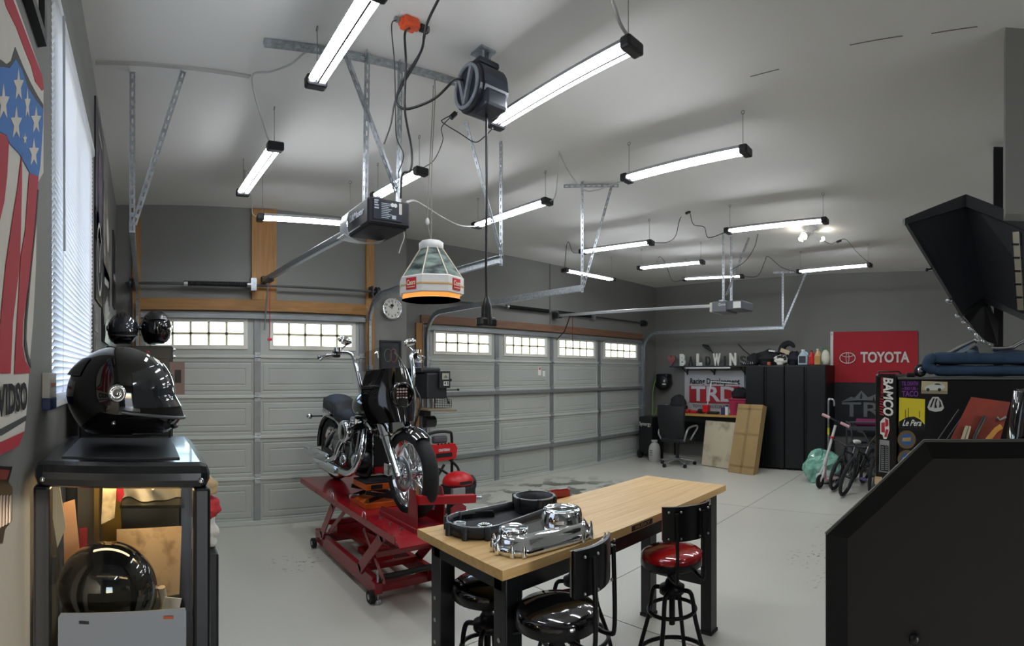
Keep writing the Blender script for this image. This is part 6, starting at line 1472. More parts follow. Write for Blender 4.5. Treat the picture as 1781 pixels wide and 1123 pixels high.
MB().tube([W, W + (hb - W) * 0.12 + sd_ * 0.03, nk], 0.018, 8).tube([W, W + (hb - W) * 0.12 - sd_ * 0.03, nk], 0.018, 8).build('fork', sw, t)
MB().tube([nk, hb - (hb - W) * 0.06], 0.021, 12).build('stem', sw, t)
MB().cyl(nk - (hb - W) * 0.02, nk + (hb - W) * 0.10, 0.03, n=14).build('folding_joint', sw, t)
MB().cyl(nk + (hb - W) * 0.42, nk + (hb - W) * 0.45, 0.032, n=12).build('red_clamp', redpl(), t)
q0, q1 = pX(1432, 721, g.x + 0.05), pX(1475, 741, g.x + 0.12); hu = (q1 - q0).normalized()
MB().cyl(q0, q1, 0.013, n=10).build('handlebar', plast(), t)
for a, b_ in ((q0 - hu * 0.02, q0 + hu * 0.10), (q1 - hu * 0.12, q1 + hu * 0.02)): MB().cyl(a, b_, 0.021, n=12).build('grip', spk, t)
rear = W - fwd * 0.55 - ZA * 0.03
MB().bar(W - fwd * 0.10 - ZA * 0.0, W - fwd * 0.52 - ZA * 0.03, 0.11, 0.03, bev=0.01).build('deck', spk, t)
MB().bar(nk, W - fwd * 0.14, 0.05, 0.05, bev=0.012).build('neck', spk, t)
MB().lathe([(0.055, -0.012), (0.07, -0.014), (0.075, 0.0), (0.07, 0.014), (0.055, 0.012)], V((rear.x, rear.y, 0.075)), sd_, 24).build('rear_wheel', rubber(), t)
bgp = pD(1430, 818, 7.85)
def bagf(p):
    k_ = 1 + 0.10 * sin(11 * p.x + 3) * sin(9 * p.y) + 0.06 * sin(23 * p.z + 7 * p.y)
    q = p * k_; 
    if q.z < -0.20: q.z = -0.20
    return q
t = thing('plastic_bag', 'mint green goods wrapped in a clear plastic bag', 'bag', (bgp.x, bgp.y, 0))
mbag = MB().ball((bgp.x, bgp.y, 0.21), (0.20, 0.27, 0.27), 22, 15, f=bagf)
rb = random.Random(5)
mbag.v = [v + V((rb.uniform(-1, 1), rb.uniform(-1, 1), rb.uniform(-1, 1))) * 0.022 for v in mbag.v]
for v in mbag.v: v.z = max(v.z, 0.004)
mbag.sm = [False] * len(mbag.sm)
mbag.build('bag_body', mat('mint_plastic', '8CC4AE', 0.25, col2='4E8C7C', scale=6, coat=0.6, thr=(0.3, 0.6)), t)
MB().ball((bgp.x - 0.12, bgp.y - 0.08, 0.10), (0.12, 0.14, 0.10), 18, 12, f=bagf).build('clear_fold', mat('clear_wrap', 'B9CFC9', 0.15, coat=0.8), t)
def bmx(label, loc, heading, lean, wr, frame_m, seat_m_, wb=0.9, hbz=0.75, grp='childrens bicycles parked beside the toolbox'):
    t = thing('bicycle', label, 'bicycle', loc, 0, grp)
    t.rotation_euler = (lean, 0, heading)
    def L(mb, nm, m, par=None): return mb.build(nm, m, par or t, False)
    for x in (0, -wb):
        prof = [(wr - 0.045, -0.018), (wr - 0.02, -0.026), (wr, 0.0), (wr - 0.02, 0.026), (wr - 0.045, 0.018)]
        w_ = L(MB().lathe(prof + [prof[0]], (x, 0, wr), YA, 40, caps=False), 'front_wheel' if x == 0 else 'rear_wheel', rubber())
        L(MB().lathe([(wr - 0.045, -0.014), (wr - 0.06, 0.0), (wr - 0.045, 0.014)], (x, 0, wr), YA, 36, caps=False), 'rim', plast(), w_)
        sp_ = MB()
        for i in range(12):
            a = 2 * pi * i / 12; sp_.cyl((x + 0.02 * cos(a + 0.5), 0.02 * (-1) ** i, wr + 0.02 * sin(a + 0.5)), (x + (wr - 0.05) * cos(a), 0, wr + (wr - 0.05) * sin(a)), 0.0018, n=4)
        L(sp_, 'spokes', steel(), w_)
        L(MB().cyl((x, -0.05, wr), (x, 0.05, wr), 0.02, n=10), 'hub', plast(), w_)
    hd = V((-0.10, 0, wr + 0.30)); bb = V((-wb * 0.52, 0, wr + 0.02)); st_ = V((-wb * 0.66, 0, wr + 0.22))
    L(MB().tube([(0, 0.045, wr), (-0.06, 0.045, wr + 0.22), hd], 0.013, 8).tube([(0, -0.045, wr), (-0.06, -0.045, wr + 0.22), hd], 0.013, 8), 'fork', frame_m)
    L(MB().cyl(hd, bb, 0.017, n=10).cyl(hd + V((0, 0, 0.03)), st_, 0.015, n=10).cyl(st_, bb, 0.015, n=10).cyl(bb, (-wb, 0.04, wr), 0.011, n=8).cyl(bb, (-wb, -0.04, wr), 0.011, n=8).cyl(st_, (-wb, 0.04, wr), 0.010, n=8).cyl(st_, (-wb, -0.04, wr), 0.010, n=8).cyl(hd - V((-0.02, 0, 0.06)), hd + V((-0.02, 0, 0.08)), 0.022, n=12), 'frame', frame_m)
    top_ = hd + V((-0.03, 0, 0.10))
    L(MB().tube([(top_.x - 0.06, -0.28, hbz), (top_.x - 0.01, -0.20, hbz), (top_.x + 0.02, -0.10, top_.z + 0.03), (top_.x + 0.03, 0, top_.z), (top_.x + 0.02, 0.10, top_.z + 0.03), (top_.x - 0.01, 0.20, hbz), (top_.x - 0.06, 0.28, hbz)], 0.011, 8), 'handlebar', plast())
    for s in (-1, 1): L(MB().cyl((top_.x - 0.07, s * 0.29, hbz), (top_.x - 0.02, s * 0.20, hbz), 0.017, n=10), 'grip', rubber())
    L(MB().cyl(st_, st_ + V((-0.05, 0, 0.16)), 0.012, n=8), 'seat_post', steel())
    L(MB().ball(st_ + V((-0.06, 0, 0.18)), (0.12, 0.06, 0.03), 16, 8, f=lambda p: V((p.x, p.y * (0.55 if p.x > 0 else 1.1), p.z))), 'saddle', seat_m_)
    L(MB().lathe([(0.05, 0.035), (0.07, 0.037), (0.07, 0.042), (0.05, 0.044)], bb, YA, 24), 'chainring', plast())
    for s in (-1, 1):
        e = bb + V((0.10 * s, 0.07 * s, -0.08 * s)); L(MB().bar(bb + V((0, 0.06 * s, 0)), e, 0.015, 0.02), 'crank', plast())
        L(MB().box(e + V((0, 0.05 * s, 0)), (0.08, 0.09, 0.02), None, 0.006), 'pedal', mat('pedal_violet', '6E62A0', 0.5) if s > 0 else plast())
    return t
g1, g2, g3 = pZ(1450, 853, 0), pZ(1466, 863, 0), pZ(1516, 860, 0)
h1 = atan2(-g1.y, -g1.x)
bmx('small black bicycle with white saddle beside the kick scooter', (g1.x, g1.y, 0.005), h1 - 0.40, R(-12), 0.225, blk(), white(), 0.75, 0.66)
bmx('black and white framed bicycle leaning toward the stickered toolbox', (g2.x, g2.y, 0.005), h1 - 0.36, R(-16), 0.27, mat('frame_black_gloss', '17181B', 0.25), plast(), 0.88, 0.92)
bmx('black bicycle standing closest to the stickered locker', (g3.x, g3.y, 0.005), h1 - 0.25, R(-4), 0.25, blk(), plast(), 0.85, 0.80)
t = thing('storage_rack', 'dark metal rack with pink and red goods behind the bicycles', 'rack', (8.45, 1.35, 0))
rk = mat('rack_grey', '4A4D52', 0.4, 0.5)
for x in (8.25, 8.7):
    for y in (0.85, 1.85): MB().cyl((x, y, 0), (x, y, 0.80), 0.014, n=8).build('upright', rk, t)
for z in (0.18, 0.46, 0.74):
    MB().bx(8.25, 8.7, 0.85, 1.85, z - 0.01, z + 0.01).bx(8.24, 8.26, 0.85, 1.85, z - 0.03, z + 0.035).build('shelf', rk, t)
MB().tube([(8.25, 1.85, 0.78), (8.25, 1.80, 0.84), (8.25, 0.9, 0.84), (8.25, 0.85, 0.78)], 0.013, 8).build('top_rail', rk, t)
tag(MB().cyl((8.42, 1.72, 0.82), (8.42, 1.15, 0.82), 0.065, n=20).build('rolled_mat', mat('mat_magenta', '7A2452', 0.7)), 'rolled magenta mat on the top of the dark rack', 'mat')
tag(MB().bx(8.34, 8.56, 1.0, 1.3, 0.475, 0.68, 0.01).build('grey_carton', mat('carton_grey', '4A4F58', 0.7)), 'grey carton on the middle shelf of the rack', 'box')
t = thing('red_crate', 'red crate with white letters standing on the dark rack', 'crate', (8.45, 0.98, 0.75))
MB().bx(8.30, 8.62, 0.80, 1.13, 0.76, 1.06, 0.008).build('crate_body', mat('crate_red', 'A02A2E', 0.5), t)
MB().bx(8.296, 8.301, 0.80, 1.13, 1.0, 1.05).build('dark_band', plast(), t)
text('SKIL', 0.12, (8.297, 0.99, 0.92), NY, ZA, white(), 'lettering', t, width=0.24, bold=0.004)

# ------------------------------------------------------------------ stickered toolbox
tb = mat('toolbox_black', '0C0E11', 0.35)
TX = 3.30
t = thing('tool_chest', 'tall black tool chest covered in stickers', 'tool chest', (3.58, -0.1, 0))
MB().bx(TX, TX + 0.56, -0.75, 0.404, 0.10, 1.60, 0.008).build('body', tb, t)
MB().bx(TX - 0.012, TX + 0.56, -0.75, 0.405, 1.597, 1.612, 0.004).build('top_edge', mat('edge_silver', '6C6E70', 0.35, 0.6), t)
for i in range(6): MB().bx(TX - 0.006, TX + 0.002, -0.74, 0.39, 0.13 + i * 0.14, 0.26 + i * 0.14, 0.003).build('drawer', tb, t)
for x in (TX + 0.06, TX + 0.5):
    for y in (-0.68, 0.3): MB().cyl((x, y - 0.02, 0.05), (x, y + 0.02, 0.05), 0.05, n=16).build('caster', rubber(), t)
def stick(name, px, m, X, parent, lay=0, th=0.0012):
    q = [pX(x, y, X) for x, y in px]; q = [(-p.y, p.z) for p in q]
    return MB().prism(q, (X - 0.0012 - 0.0012 * lay, 0, 0), NY, ZA, th).build(name, m, parent)
# car picture, slogan, yellow seat-maker sticker, round badges, white emblem
s1 = stick('car_sticker', [(1603, 662), (1648, 664), (1648, 685), (1602, 684)], mat('sticker_cream', 'B9AE8C', 0.5), TX, t)
stick('sticker_ground', [(1602.5, 678), (1648, 679.5), (1648, 685), (1602, 684)], mat('sticker_khaki', '8F8A70', 0.5), TX, s1, 1)
stick('car_body', [(1608, 673), (1614, 670), (1622, 668), (1627, 665), (1636, 666), (1643, 670), (1644, 674), (1638, 677), (1612, 679), (1608, 677)], mat('sticker_car_white', 'C9CFC9', 0.5), TX, s1, 2)
stick('car_window', [(1624, 668.5), (1628, 666.2), (1634, 666.8), (1638, 669.5)], mat('sticker_dark', '2B302E', 0.5), TX, s1, 3)
for a in (1614, 1634): stick('car_tyre', [(a - 3 * cos(k_), 677.5 - 3 * sin(k_)) for k_ in [2 * pi * i / 12 for i in range(12)]], mat('sticker_dark', '2B302E', 0.5), TX, s1, 3)
pu = mat('sticker_purple', '7A3A96', 0.5)
for tx, y, w_, sz in (('TIL DEATH', 667, 0.105, 0.035), ('- DO US -', 675.5, 0.10, 0.024), ('TACO', 685, 0.105, 0.05)):
    p = pX(1583, y, TX); text(tx, sz, (TX - 0.003, p.y, p.z), NY, ZA, pu, 'slogan', t, th=0.001, width=w_, bold=0.0012)
ys = mat('sticker_yellow2', 'D9C92E', 0.5)
s2 = stick('yellow_sticker', [(1564, 691), (1609, 694), (1608, 748), (1563, 746)], ys, TX, t)
stick('black_hill', [(1564, 733), (1572, 728), (1579, 725), (1590, 724), (1600, 729), (1608, 738), (1608, 748), (1563, 746)], mat('sticker_black', '141518', 0.5), TX, s2, 1)
p = pX(1586, 735.5, TX); text('Le Pera', 0.055, (TX - 0.004, p.y, p.z), NY, V((0, -0.12, 1)), white(), 'lettering', s2, th=0.001, width=0.12, shear=0.3, bold=0.0008)
for a, b_ in ((1574.5, 712), (1579.5, 709), (1599, 714)): stick('cactus_stroke', [(a, b_), (a + 1, b_), (a + 1, 726), (a, 726)], mat('sticker_black', '141518', 0.5), TX, s2, 1)
for cyp, nm in ((764, 'upper'), (798, 'lower')):
    pts = lambda r: [(1577 + r * cos(2 * pi * i / 28), cyp + r * 1.0 * sin(2 * pi * i / 28)) for i in range(28)]
    s3 = stick('round_badge', pts(16), mat('badge_brown', '6A5A42', 0.5), TX, t)
    stick('badge_centre', pts(10), mat('badge_blue', '2F5C9A', 0.5), TX, s3, 1)
    stick('badge_bar', [(1570, cyp - 3), (1585, cyp - 4), (1584, cyp + 3), (1569, cyp + 3)], mat('badge_gold', 'A88A52', 0.5), TX, s3, 2)
s4 = stick('white_emblem', [(1622, 690), (1632, 690), (1638, 697), (1642, 709), (1638, 714), (1627, 716), (1616, 713), (1613, 708), (1617, 697)], mat('sticker_offwhite', 'BFC0BE', 0.5), TX, t)
for q in ([(1623, 693), (1626, 692), (1620, 708), (1617, 708)], [(1628, 693), (1631, 693), (1628, 702), (1630, 709), (1625, 709), (1626, 701)], [(1633, 694), (1636, 699), (1638, 707), (1633, 709), (1634, 702)]):
    stick('emblem_gap', q, mat('sticker_black', '141518', 0.5), TX, s4, 1)
# side locker with the vertical lettering
t = thing('side_locker', 'narrow black side locker with vertical white lettering', 'locker', (3.55, 0.47, 0))
LXf = 3.285
MB().bx(LXf, LXf + 0.56, 0.41, 0.55, 0.10, 1.632, 0.015).build('body', mat('locker_black', '0F1013', 0.22), t)
for x in (LXf + 0.06, LXf + 0.5): MB().cyl((x, 0.44, 0.05), (x, 0.49, 0.05), 0.05, n=16).build('caster', rubber(), t)
MB().tube([(LXf + 0.03, 0.53, 1.632), (LXf + 0.03, 0.53, 1.648), (LXf + 0.03, 0.40, 1.648), (LXf + 0.03, 0.385, 1.632)], 0.006, 6).build('top_handle', blk(), t)
p = pX(1544, 689, LXf)
text('BAMCO', 0.085, (LXf - 0.002, p.y, p.z), V((0, 0, -1)), V((0, -1, 0)) * 1, white(), 'vertical_lettering', t, th=0.0015, width=0.245, bold=0.003, shear=0.15)
p = pX(1534, 673, LXf)
text('MOTORSPORTS', 0.022, (LXf - 0.002, p.y, p.z), V((0, 0, -1)), NY, mat('sticker_red', 'B5283A', 0.5), 'red_lettering', t, th=0.001, width=0.125, bold=0.0006)
for i in range(7):
    y = 692 + i * 4.4; stick('red_hash', [(1530.5, y), (1537, y + 2), (1537, y + 4), (1530.5, y + 2)], mat('sticker_red', 'B5283A', 0.5), LXf, t)
s5 = stick('red_white_sticker', [(1539, 725), (1546, 728), (1547, 748), (1542, 763), (1537, 763), (1535, 756), (1531, 754), (1531, 733), (1535, 728)], white(), LXf, t)
stick('red_field', [(1539.5, 727), (1545, 730), (1545.5, 740), (1540, 742)], mat('sticker_red', 'B5283A', 0.5), LXf, s5, 1)
stick('red_field', [(1533, 735), (1539, 734), (1539, 752), (1533, 751)], mat('sticker_red', 'B5283A', 0.5), LXf, s5, 1)
stick('red_field', [(1541, 746), (1546, 747), (1542, 760), (1538, 759)], mat('sticker_red', 'B5283A', 0.5), LXf, s5, 1)
s6 = stick('spec_label', [(1530, 764), (1547, 766), (1547, 822), (1529, 820)], mat('label_grey', '8E9092', 0.5), LXf, t)
stick('label_field', [(1531.5, 773), (1545.5, 775), (1545.5, 820), (1530.5, 818)], mat('sticker_black', '141518', 0.5), LXf, s6, 1)
for i in range(12):
    for a in (1532.5, 1539.5): stick('label_entry', [(a, 776 + i * 3.5), (a + 5, 776.5 + i * 3.5), (a + 5, 778 + i * 3.5), (a, 777.5 + i * 3.5)], mat('label_grey', '8E9092', 0.5), LXf, s6, 2)
stick('tan_label', [(1521.5, 828), (1534, 829), (1534, 843), (1521, 842)], mat('label_tan', 'C9AE84', 0.5), LXf, t)
# moving blanket on top
t = thing('moving_blanket', 'folded quilted blue moving blanket on the tool chest', 'blanket', (3.55, -0.15, 1.612))
bl_m = mat('blanket_blue', '2C435E', 0.9, var=0.15, scale=14, bump=0.6, bscale=26)
def layer(zc, hh, ph):
    mb = MB(); n = 26
    def f(u, v):
        a = 2 * pi * v; y = 0.20 - 0.85 * u
        w_ = 0.19; k_ = 0.5
        xx = 3.53 + w_ * (abs(cos(a)) ** k_) * (1 if cos(a) > 0 else -1)
        zz = zc + hh * (abs(sin(a)) ** k_) * (1 if sin(a) > 0 else -1) * (0.92 + 0.08 * sin(9 * u + ph) * sin(4 * a))
        end = min(1, (u * 14)); sq = sqrt(max(0, 1 - (1 - end) ** 2)) * 0.75 + 0.25
        return (3.53 + (xx - 3.53), y, zc + (zz - zc) * sq)
    return mb.grid(n, 28, f)
m1 = layer(1.654, 0.040, 0.3); m2 = layer(1.735, 0.043, 1.2); m1.v += []; 
nn_ = len(m1.v); m1.add(m2.v, m2.f, True)
m1.tube([(3.36, 0.17, 1.655), (3.36, 0.215, 1.68), (3.36, 0.225, 1.70), (3.36, 0.215, 1.72), (3.36, 0.17, 1.745)], [0.03, 0.035, 0.035, 0.036, 0.03], 10)
m1.bx(3.36, 3.70, 0.175, 0.235, 1.63, 1.765, 0.03).build('folded_quilt', bl_m, t)
# chrome bike parts on the blanket
t = thing('chrome_bike_parts', 'chrome motorcycle bars and bracket lying on the blue blanket', 'bike parts', (3.5, 0.0, 1.77))
DC = 3.42
def cp(x, y, d=DC): return pD(x, y, d)
MB().tube([cp(1634, 622), cp(1645, 617), cp(1672, 603), cp(1694, 592), cp(1706, 596)], 0.014, 10).build('chrome_bar', chrome(), t)
MB().tube([cp(1660, 622, 3.44), cp(1680, 611, 3.44), cp(1697, 600, 3.44)], 0.011, 8).build('chrome_bar', chrome(), t)
MB().tube([cp(1664, 547), cp(1680, 562), cp(1700, 583), cp(1712, 596), cp(1726, 608)], 0.015, 10).build('studded_bar', chrome(), t)
for i in range(5): MB().ball(cp(1665 + 11 * i, 549 + 11 * i, DC - 0.015), 0.016, 10, 6).build('stud', chrome(), t)
q = [cp(1699, 596), cp(1708, 590), cp(1727, 607), cp(1722, 619), cp(1704, 616)]
ux = (q[2] - q[0]).normalized(); nz = V((-1, 0.05, 0)).normalized(); uy = nz.cross(ux).normalized()
MB().prism([((p - q[0]).dot(ux), (p - q[0]).dot(uy)) for p in q], q[0], ux, uy, 0.02).build('bracket_plate', chrome(), t)
MB().tube(smoothpath([cp(1724, 606), cp(1745, 606), cp(1760, 604), cp(1772, 597), cp(1795, 586)], 5), 0.015, 10).build('chrome_bar', chrome(), t)
MB().tube([cp(1728, 620, 3.46), cp(1760, 615, 3.46), cp(1790, 618, 3.46)], 0.03, 8).build('shop_cloth', mat('cloth_slate', '50586E', 0.9), t)
lump('denim_rag', 'faded blue rag tucked under the chrome bars', cp(1690, 614, 3.5), (0.07, 0.09, 0.05), mat('denim', '6E8494', 0.9), 'rag', 31, 0.12)
t = thing('chrome_roller', 'black and chrome wheel lying on the chest corner by the blanket', 'wheel', cp(1600, 645, 3.42))
MB().lathe([(0.03, -0.02), (0.042, -0.012), (0.042, 0.012), (0.03, 0.02)], (3.40, 0.27, 1.655), V((1, 0.5, 0)), 20).build('tyre', rubber(), t)
MB().lathe([(0.0, -0.024), (0.026, -0.022), (0.026, 0.022), (0.0, 0.024)], (3.40, 0.27, 1.655), V((1, 0.5, 0)), 16).build('hub', chrome(), t)
MB().bx(3.36, 3.44, 0.30, 0.36, 1.612, 1.64, 0.008).build('bracket', plast(), t)

# ------------------------------------------------------------------ dark hood on a post above the chest
t = thing('peaked_hood', 'black peaked hood with a light strip on a dark post over the chest', 'hood', (3.97, -0.28, 0))
hm = mat('hood_black', '1B1D21', 0.35)
MB().bx(3.945, 4.02, -0.32, -0.245, 0, 3.36, 0.004).build('post', blk(), t)
P = [pD(1575, 382, 3.3), pD(1680, 340, 3.75), pD(1872, 418, 3.45), pD(1674, 546, 3.6), pD(1712, 521, 3.85), pD(1872, 592, 3.55)]
def slab(q, th, name, m):
    n = (q[1] - q[0]).cross(q[3] - q[0]).normalized()
    if n.x > 0: n = -n
    b = [p - n * th for p in q]
    return MB().add(q + b, [(0, 1, 2, 3), (7, 6, 5, 4), (0, 4, 5, 1), (1, 5, 6, 2), (2, 6, 7, 3), (3, 7, 4, 0)]).build(name, m, t)
slab([P[0], P[1], P[4], P[3]], 0.012, 'side_panel', mat('hood_inner', '24272D', 0.5))
slab([P[1], P[2], P[5], P[4]], 0.012, 'front_panel', mat('hood_inner2', '2E3036', 0.5))
for a, b_, c in ((P[0], P[1], P[3]), (P[1], P[2], P[4])):
    dn = (c - a).normalized(); MB().prism([(0, 0), ((b_ - a).length, 0), ((b_ - a).length, 0.095), (0, 0.04 if a is P[0] else 0.095)], a - V((0.03, 0, 0)), (b_ - a).normalized(), V((-0.15, 0, -1)).normalized(), 0.02).build('rim', mat('hood_rim', '34363B', 0.4), t)
MB().bar(P[0], P[3], 0.03, 0.03).build('edge_rail', hm, t)
MB().bar(P[3], P[4], 0.03, 0.03).bar(P[4], P[5], 0.03, 0.04).build('lower_rail', hm, t)
A, B = P[1].lerp(P[2], 0.48), P[4].lerp(P[5], 0.44)
nfp = (P[2] - P[1]).cross(P[4] - P[1]).normalized(); nfp = nfp if nfp.x < 0 else -nfp
MB().bar(A.lerp(B, 0.16) + nfp * 0.02, A.lerp(B, 0.93) + nfp * 0.02, 0.05, 0.02, up=nfp).build('light_strip', mat('strip_reflector', 'B9B2A0', 0.25, 0.6), t)
for i in range(5):
    c = A.lerp(B, 0.28 + 0.13 * i) + nfp * 0.035; MB().bar(c - YA * 0.035, c + YA * 0.035, 0.014, 0.014, up=nfp).build('strip_clip', plast(), t)
MB().ball(pD(1652, 523, 3.55), (0.03, 0.03, 0.02)).build('latch_knob', steel(), t)
for x, y in ((1611, 446), (1612, 469)): MB().ball(pD(x, y, 3.42), 0.012, 8, 6).bar(pD(x, y, 3.42), pD(x + 9, y - 2, 3.45), 0.01, 0.01).build('hinge_pin', plast(), t)
for a, b_ in ((P[4] + V((0.02, 0, 0)), V((3.97, -0.25, 2.0))), (P[4] + V((0.02, 0, 0.05)), V((3.97, -0.25, 2.45))), (P[1] + V((0.02, 0, -0.05)), V((3.97, -0.25, 2.8)))): MB().bar(a, b_, 0.05, 0.03).build('support_arm', blk(), t)
q = [pD(1676, 549, 3.62), pD(1712, 526, 3.86), pD(1738, 560, 3.9), pD(1735, 600, 3.9), pD(1712, 592, 3.8)]
MB().add(q + [p + V((0.03, 0, 0)) for p in q], [(0, 1, 2, 3, 4), (9, 8, 7, 6, 5)] + [(i, (i + 1) % 5, 5 + (i + 1) % 5, 5 + i) for i in range(5)]).build('gusset_plate', mat('gusset_black', '131418', 0.4), t)

# ------------------------------------------------------------------ black blast cabinet in the foreground
t = thing('black_steel_cabinet', 'large black steel cabinet with a chamfered front panel close by', 'cabinet', (1.55, -0.1, 0))
XC = 1.28
def cc(px): return [(-p.y, p.z) for p in [pX(x, y, XC) for x, y in px]]
out = cc([(1436, 928), (1607, 766)]); inn = cc([(1470, 943), (1622, 801)])
yr = 0.75
O = [(out[0][0], 0.0), (yr, 0.0), (yr, out[1][1]), out[1], out[0]]
I = [(inn[0][0], 0.06), (yr - 0.05, 0.06), (yr - 0.05, inn[1][1]), inn[1], inn[0]]
bk1, bk2 = mat('cabinet_rim_black', '0A0B0E', 0.6, spec=0.2), mat('cabinet_panel_black', '262627', 0.6)
def w3(q, X): return [V((X, -a, b)) for a, b in q]
vs = w3(O, XC) + w3(I, XC + 0.03) + w3(O, XC + 0.03)
fs = [(i, (i + 1) % 5, 5 + (i + 1) % 5, 5 + i) for i in range(5)] + [(i, 10 + i, 10 + (i + 1) % 5, (i + 1) % 5) for i in range(5)]
MB().add(vs, fs).build('panel_rim', bk1, t)
MB().prism(I, (XC + 0.035, 0, 0), NY, ZA, 0.005).build('recessed_panel', bk2, t)
OB = [(O[0][0], 0.0), (yr, 0.0), (yr, 1.33), (-0.10, 1.33), (O[0][0], 1.08)]
MB().prism(OB, (XC + 0.56, 0, 0), NY, ZA, 0.50).build('cabinet_body', blk(), t)
e0, e1, e2 = w3([out[0], out[1], (yr, out[1][1])], XC + 0.002)
MB().tube([e0, e1, e2], 0.004, 6).build('worn_edge', mat('worn_edge_grey', '5B5C58', 0.4, 0.4), t)  # thin grey tube paints the highlight line along the rim
p = pX(1590, 1112, XC + 0.02); MB().ball(p, (0.012, 0.014, 0.014), 12, 8).build('knob', plast(), t)
deck = 1.33
t = thing('motorcycle_painting', 'red orange canvas painting of a chopper on the black cabinet', 'painting', (1.6, -0.05, deck))
c4 = [pX(1632, 806, 1.62), pX(1728, 806, 1.62), pX(1757, 699, 1.72), pX(1689, 690, 1.72)]
lift_ = max(0, deck + 0.001 - c4[0].z)
base_ = [V((p.x, p.y, max(p.z, deck + 0.002))) for p in c4]
nn = (base_[1] - base_[0]).cross(base_[3] - base_[0]).normalized(); nn = nn if nn.x < 0 else -nn
MB().add(base_ + [p - nn * 0.02 for p in base_], [(0, 1, 2, 3), (7, 6, 5, 4), (0, 4, 5, 1), (1, 5, 6, 2), (2, 6, 7, 3), (3, 7, 4, 0)]).build('canvas', mat('canvas_red', 'B24A36', 0.6, col2='7E4038', scale=5), t)
def pp(u, v, o=0.002): a = base_[0].lerp(base_[1], u); b_ = base_[3].lerp(base_[2], u); return a.lerp(b_, v) + nn * o
def pstroke(pts, r, m, nm): MB().tube([pp(u, v, 0.003) for u, v in pts], r, 6).build(nm, m, t)
pstroke([(0.30, 0.0), (0.22, 0.55)], 0.006, mat('paint_cream', 'C9C2A8', 0.5), 'painted_fork')
pstroke([(0.38, 0.0), (0.28, 0.55)], 0.005, mat('paint_cream', 'C9C2A8', 0.5), 'painted_fork')
pstroke([(0.45 + 0.10 * cos(a), 0.16 + 0.16 * sin(a)) for a in [pi * i / 12 for i in range(13)]], 0.005, mat('paint_orange', 'D9703A', 0.5), 'painted_fender')
pstroke([(0.52, 0.72), (0.47, 0.40), (0.52, 0.28), (0.66, 0.30)], 0.007, mat('paint_dark', '35373C', 0.5), 'painted_seat')
pstroke([(0.75, 0.35), (0.86, 0.52), (0.95, 0.58)], 0.010, mat('paint_amber', 'E0A24A', 0.5), 'painted_tank')
pstroke([(0.80, 0.72), (0.88, 0.68), (1.0, 0.74)], 0.004, mat('paint_silver', 'A9ADB2', 0.4), 'painted_bars')
for i in range(6): pstroke([(0.56 + 0.05 * i, 0.05), (0.60 + 0.05 * i, 0.26)], 0.005, mat('paint_silver', 'A9ADB2', 0.4) if i % 2 else mat('paint_slate', '5A6470', 0.4), 'painted_engine')
for a, b_ in (((1628, 770), (1668, 712)), ((1643, 770), (1676, 722))):
    MB().cyl(pX(a[0], a[1], 1.70), pX(b_[0], b_[1], 1.74), 0.003, n=6).build('easel_strut', mat('strut_grey', '3E3F42', 0.5), t)
g_ = pX(1772, 766, 1.50)
t = thing('dark_glass_vase', 'tall dark glass cylinder beside the painting', 'vase', (g_.x, g_.y, deck))
ax = V((0.0, -0.13, 1)).normalized()
MB().lathe([(0.048, 0.0), (0.05, 0.01), (0.05, 0.255), (0.046, 0.262), (0.044, 0.255)], (g_.x, g_.y, deck + 0.003), ax, 28).build('cylinder', mat('dark_glass', '15171A', 0.05, coat=1.0), t)
MB().lathe([(0.0, 0.25), (0.044, 0.25)], (g_.x, g_.y, deck + 0.003), ax, 24, caps=False).build('contents', mat('vase_contents', '2A2724', 0.6), t)

# ------------------------------------------------------------------ wall clock, picture, shelf and jar between the doors
p = pY(680, 537, Y1)
t = thing('wall_clock', 'round chrome rimmed wall clock between the garage doors', 'clock', (p.x, Y1, p.z))
MB().lathe([(0.127, 0.0), (0.130, 0.02), (0.127, 0.038), (0.116, 0.042), (0.113, 0.03)], (p.x, Y1, p.z), -YA, 40, caps=False).build('rim', chrome(), t)
MB().cyl((p.x, Y1 - 0.001, p.z), (p.x, Y1 - 0.027, p.z), 0.116, n=40).build('face', mat('clock_face', 'D3D2CA', 0.5), t)
ck = mat('clock_ink', '1D1E20', 0.6)
for i in range(1, 13):
    a = pi / 2 - 2 * pi * i / 12; text(str(i), 0.032, (p.x + 0.088 * cos(a), Y1 - 0.029, p.z + 0.088 * sin(a)), XA, ZA, ck, 'numeral', t, th=0.001, bold=0.0012)
MB().prism([(-0.022, 0.03), (0, 0.012), (0.022, 0.03), (0.026, 0.04), (0.012, 0.05), (0, 0.055), (-0.012, 0.05), (-0.026, 0.04)], (p.x, Y1 - 0.0285, p.z), XA, ZA, 0.001).build('emblem', ck, t)
MB().bar((p.x, Y1 - 0.032, p.z), (p.x - 0.045, Y1 - 0.032, p.z + 0.028), 0.003, 0.008).build('hour_hand', ck, t)
MB().bar((p.x, Y1 - 0.034, p.z), (p.x + 0.006, Y1 - 0.034, p.z + 0.075), 0.003, 0.005).build('minute_hand', ck, t)
t = thing('framed_print', 'dark framed print of coloured boots under the wall clock', 'picture frame', (2.78, Y1, 1.68))
x0, x1, z0, z1 = 2.64, 2.92, 1.66, 2.02
MB().bx(x0, x1, Y1 - 0.025, Y1, z1 - 0.02, z1).bx(x0, x1, Y1 - 0.025, Y1, z0, z0 + 0.02).bx(x0, x0 + 0.02, Y1 - 0.025, Y1, z0 + 0.02, z1 - 0.02).bx(x1 - 0.02, x1, Y1 - 0.025, Y1, z0 + 0.02, z1 - 0.02).build('frame', mat('frame_charcoal', '26282B', 0.4), t)
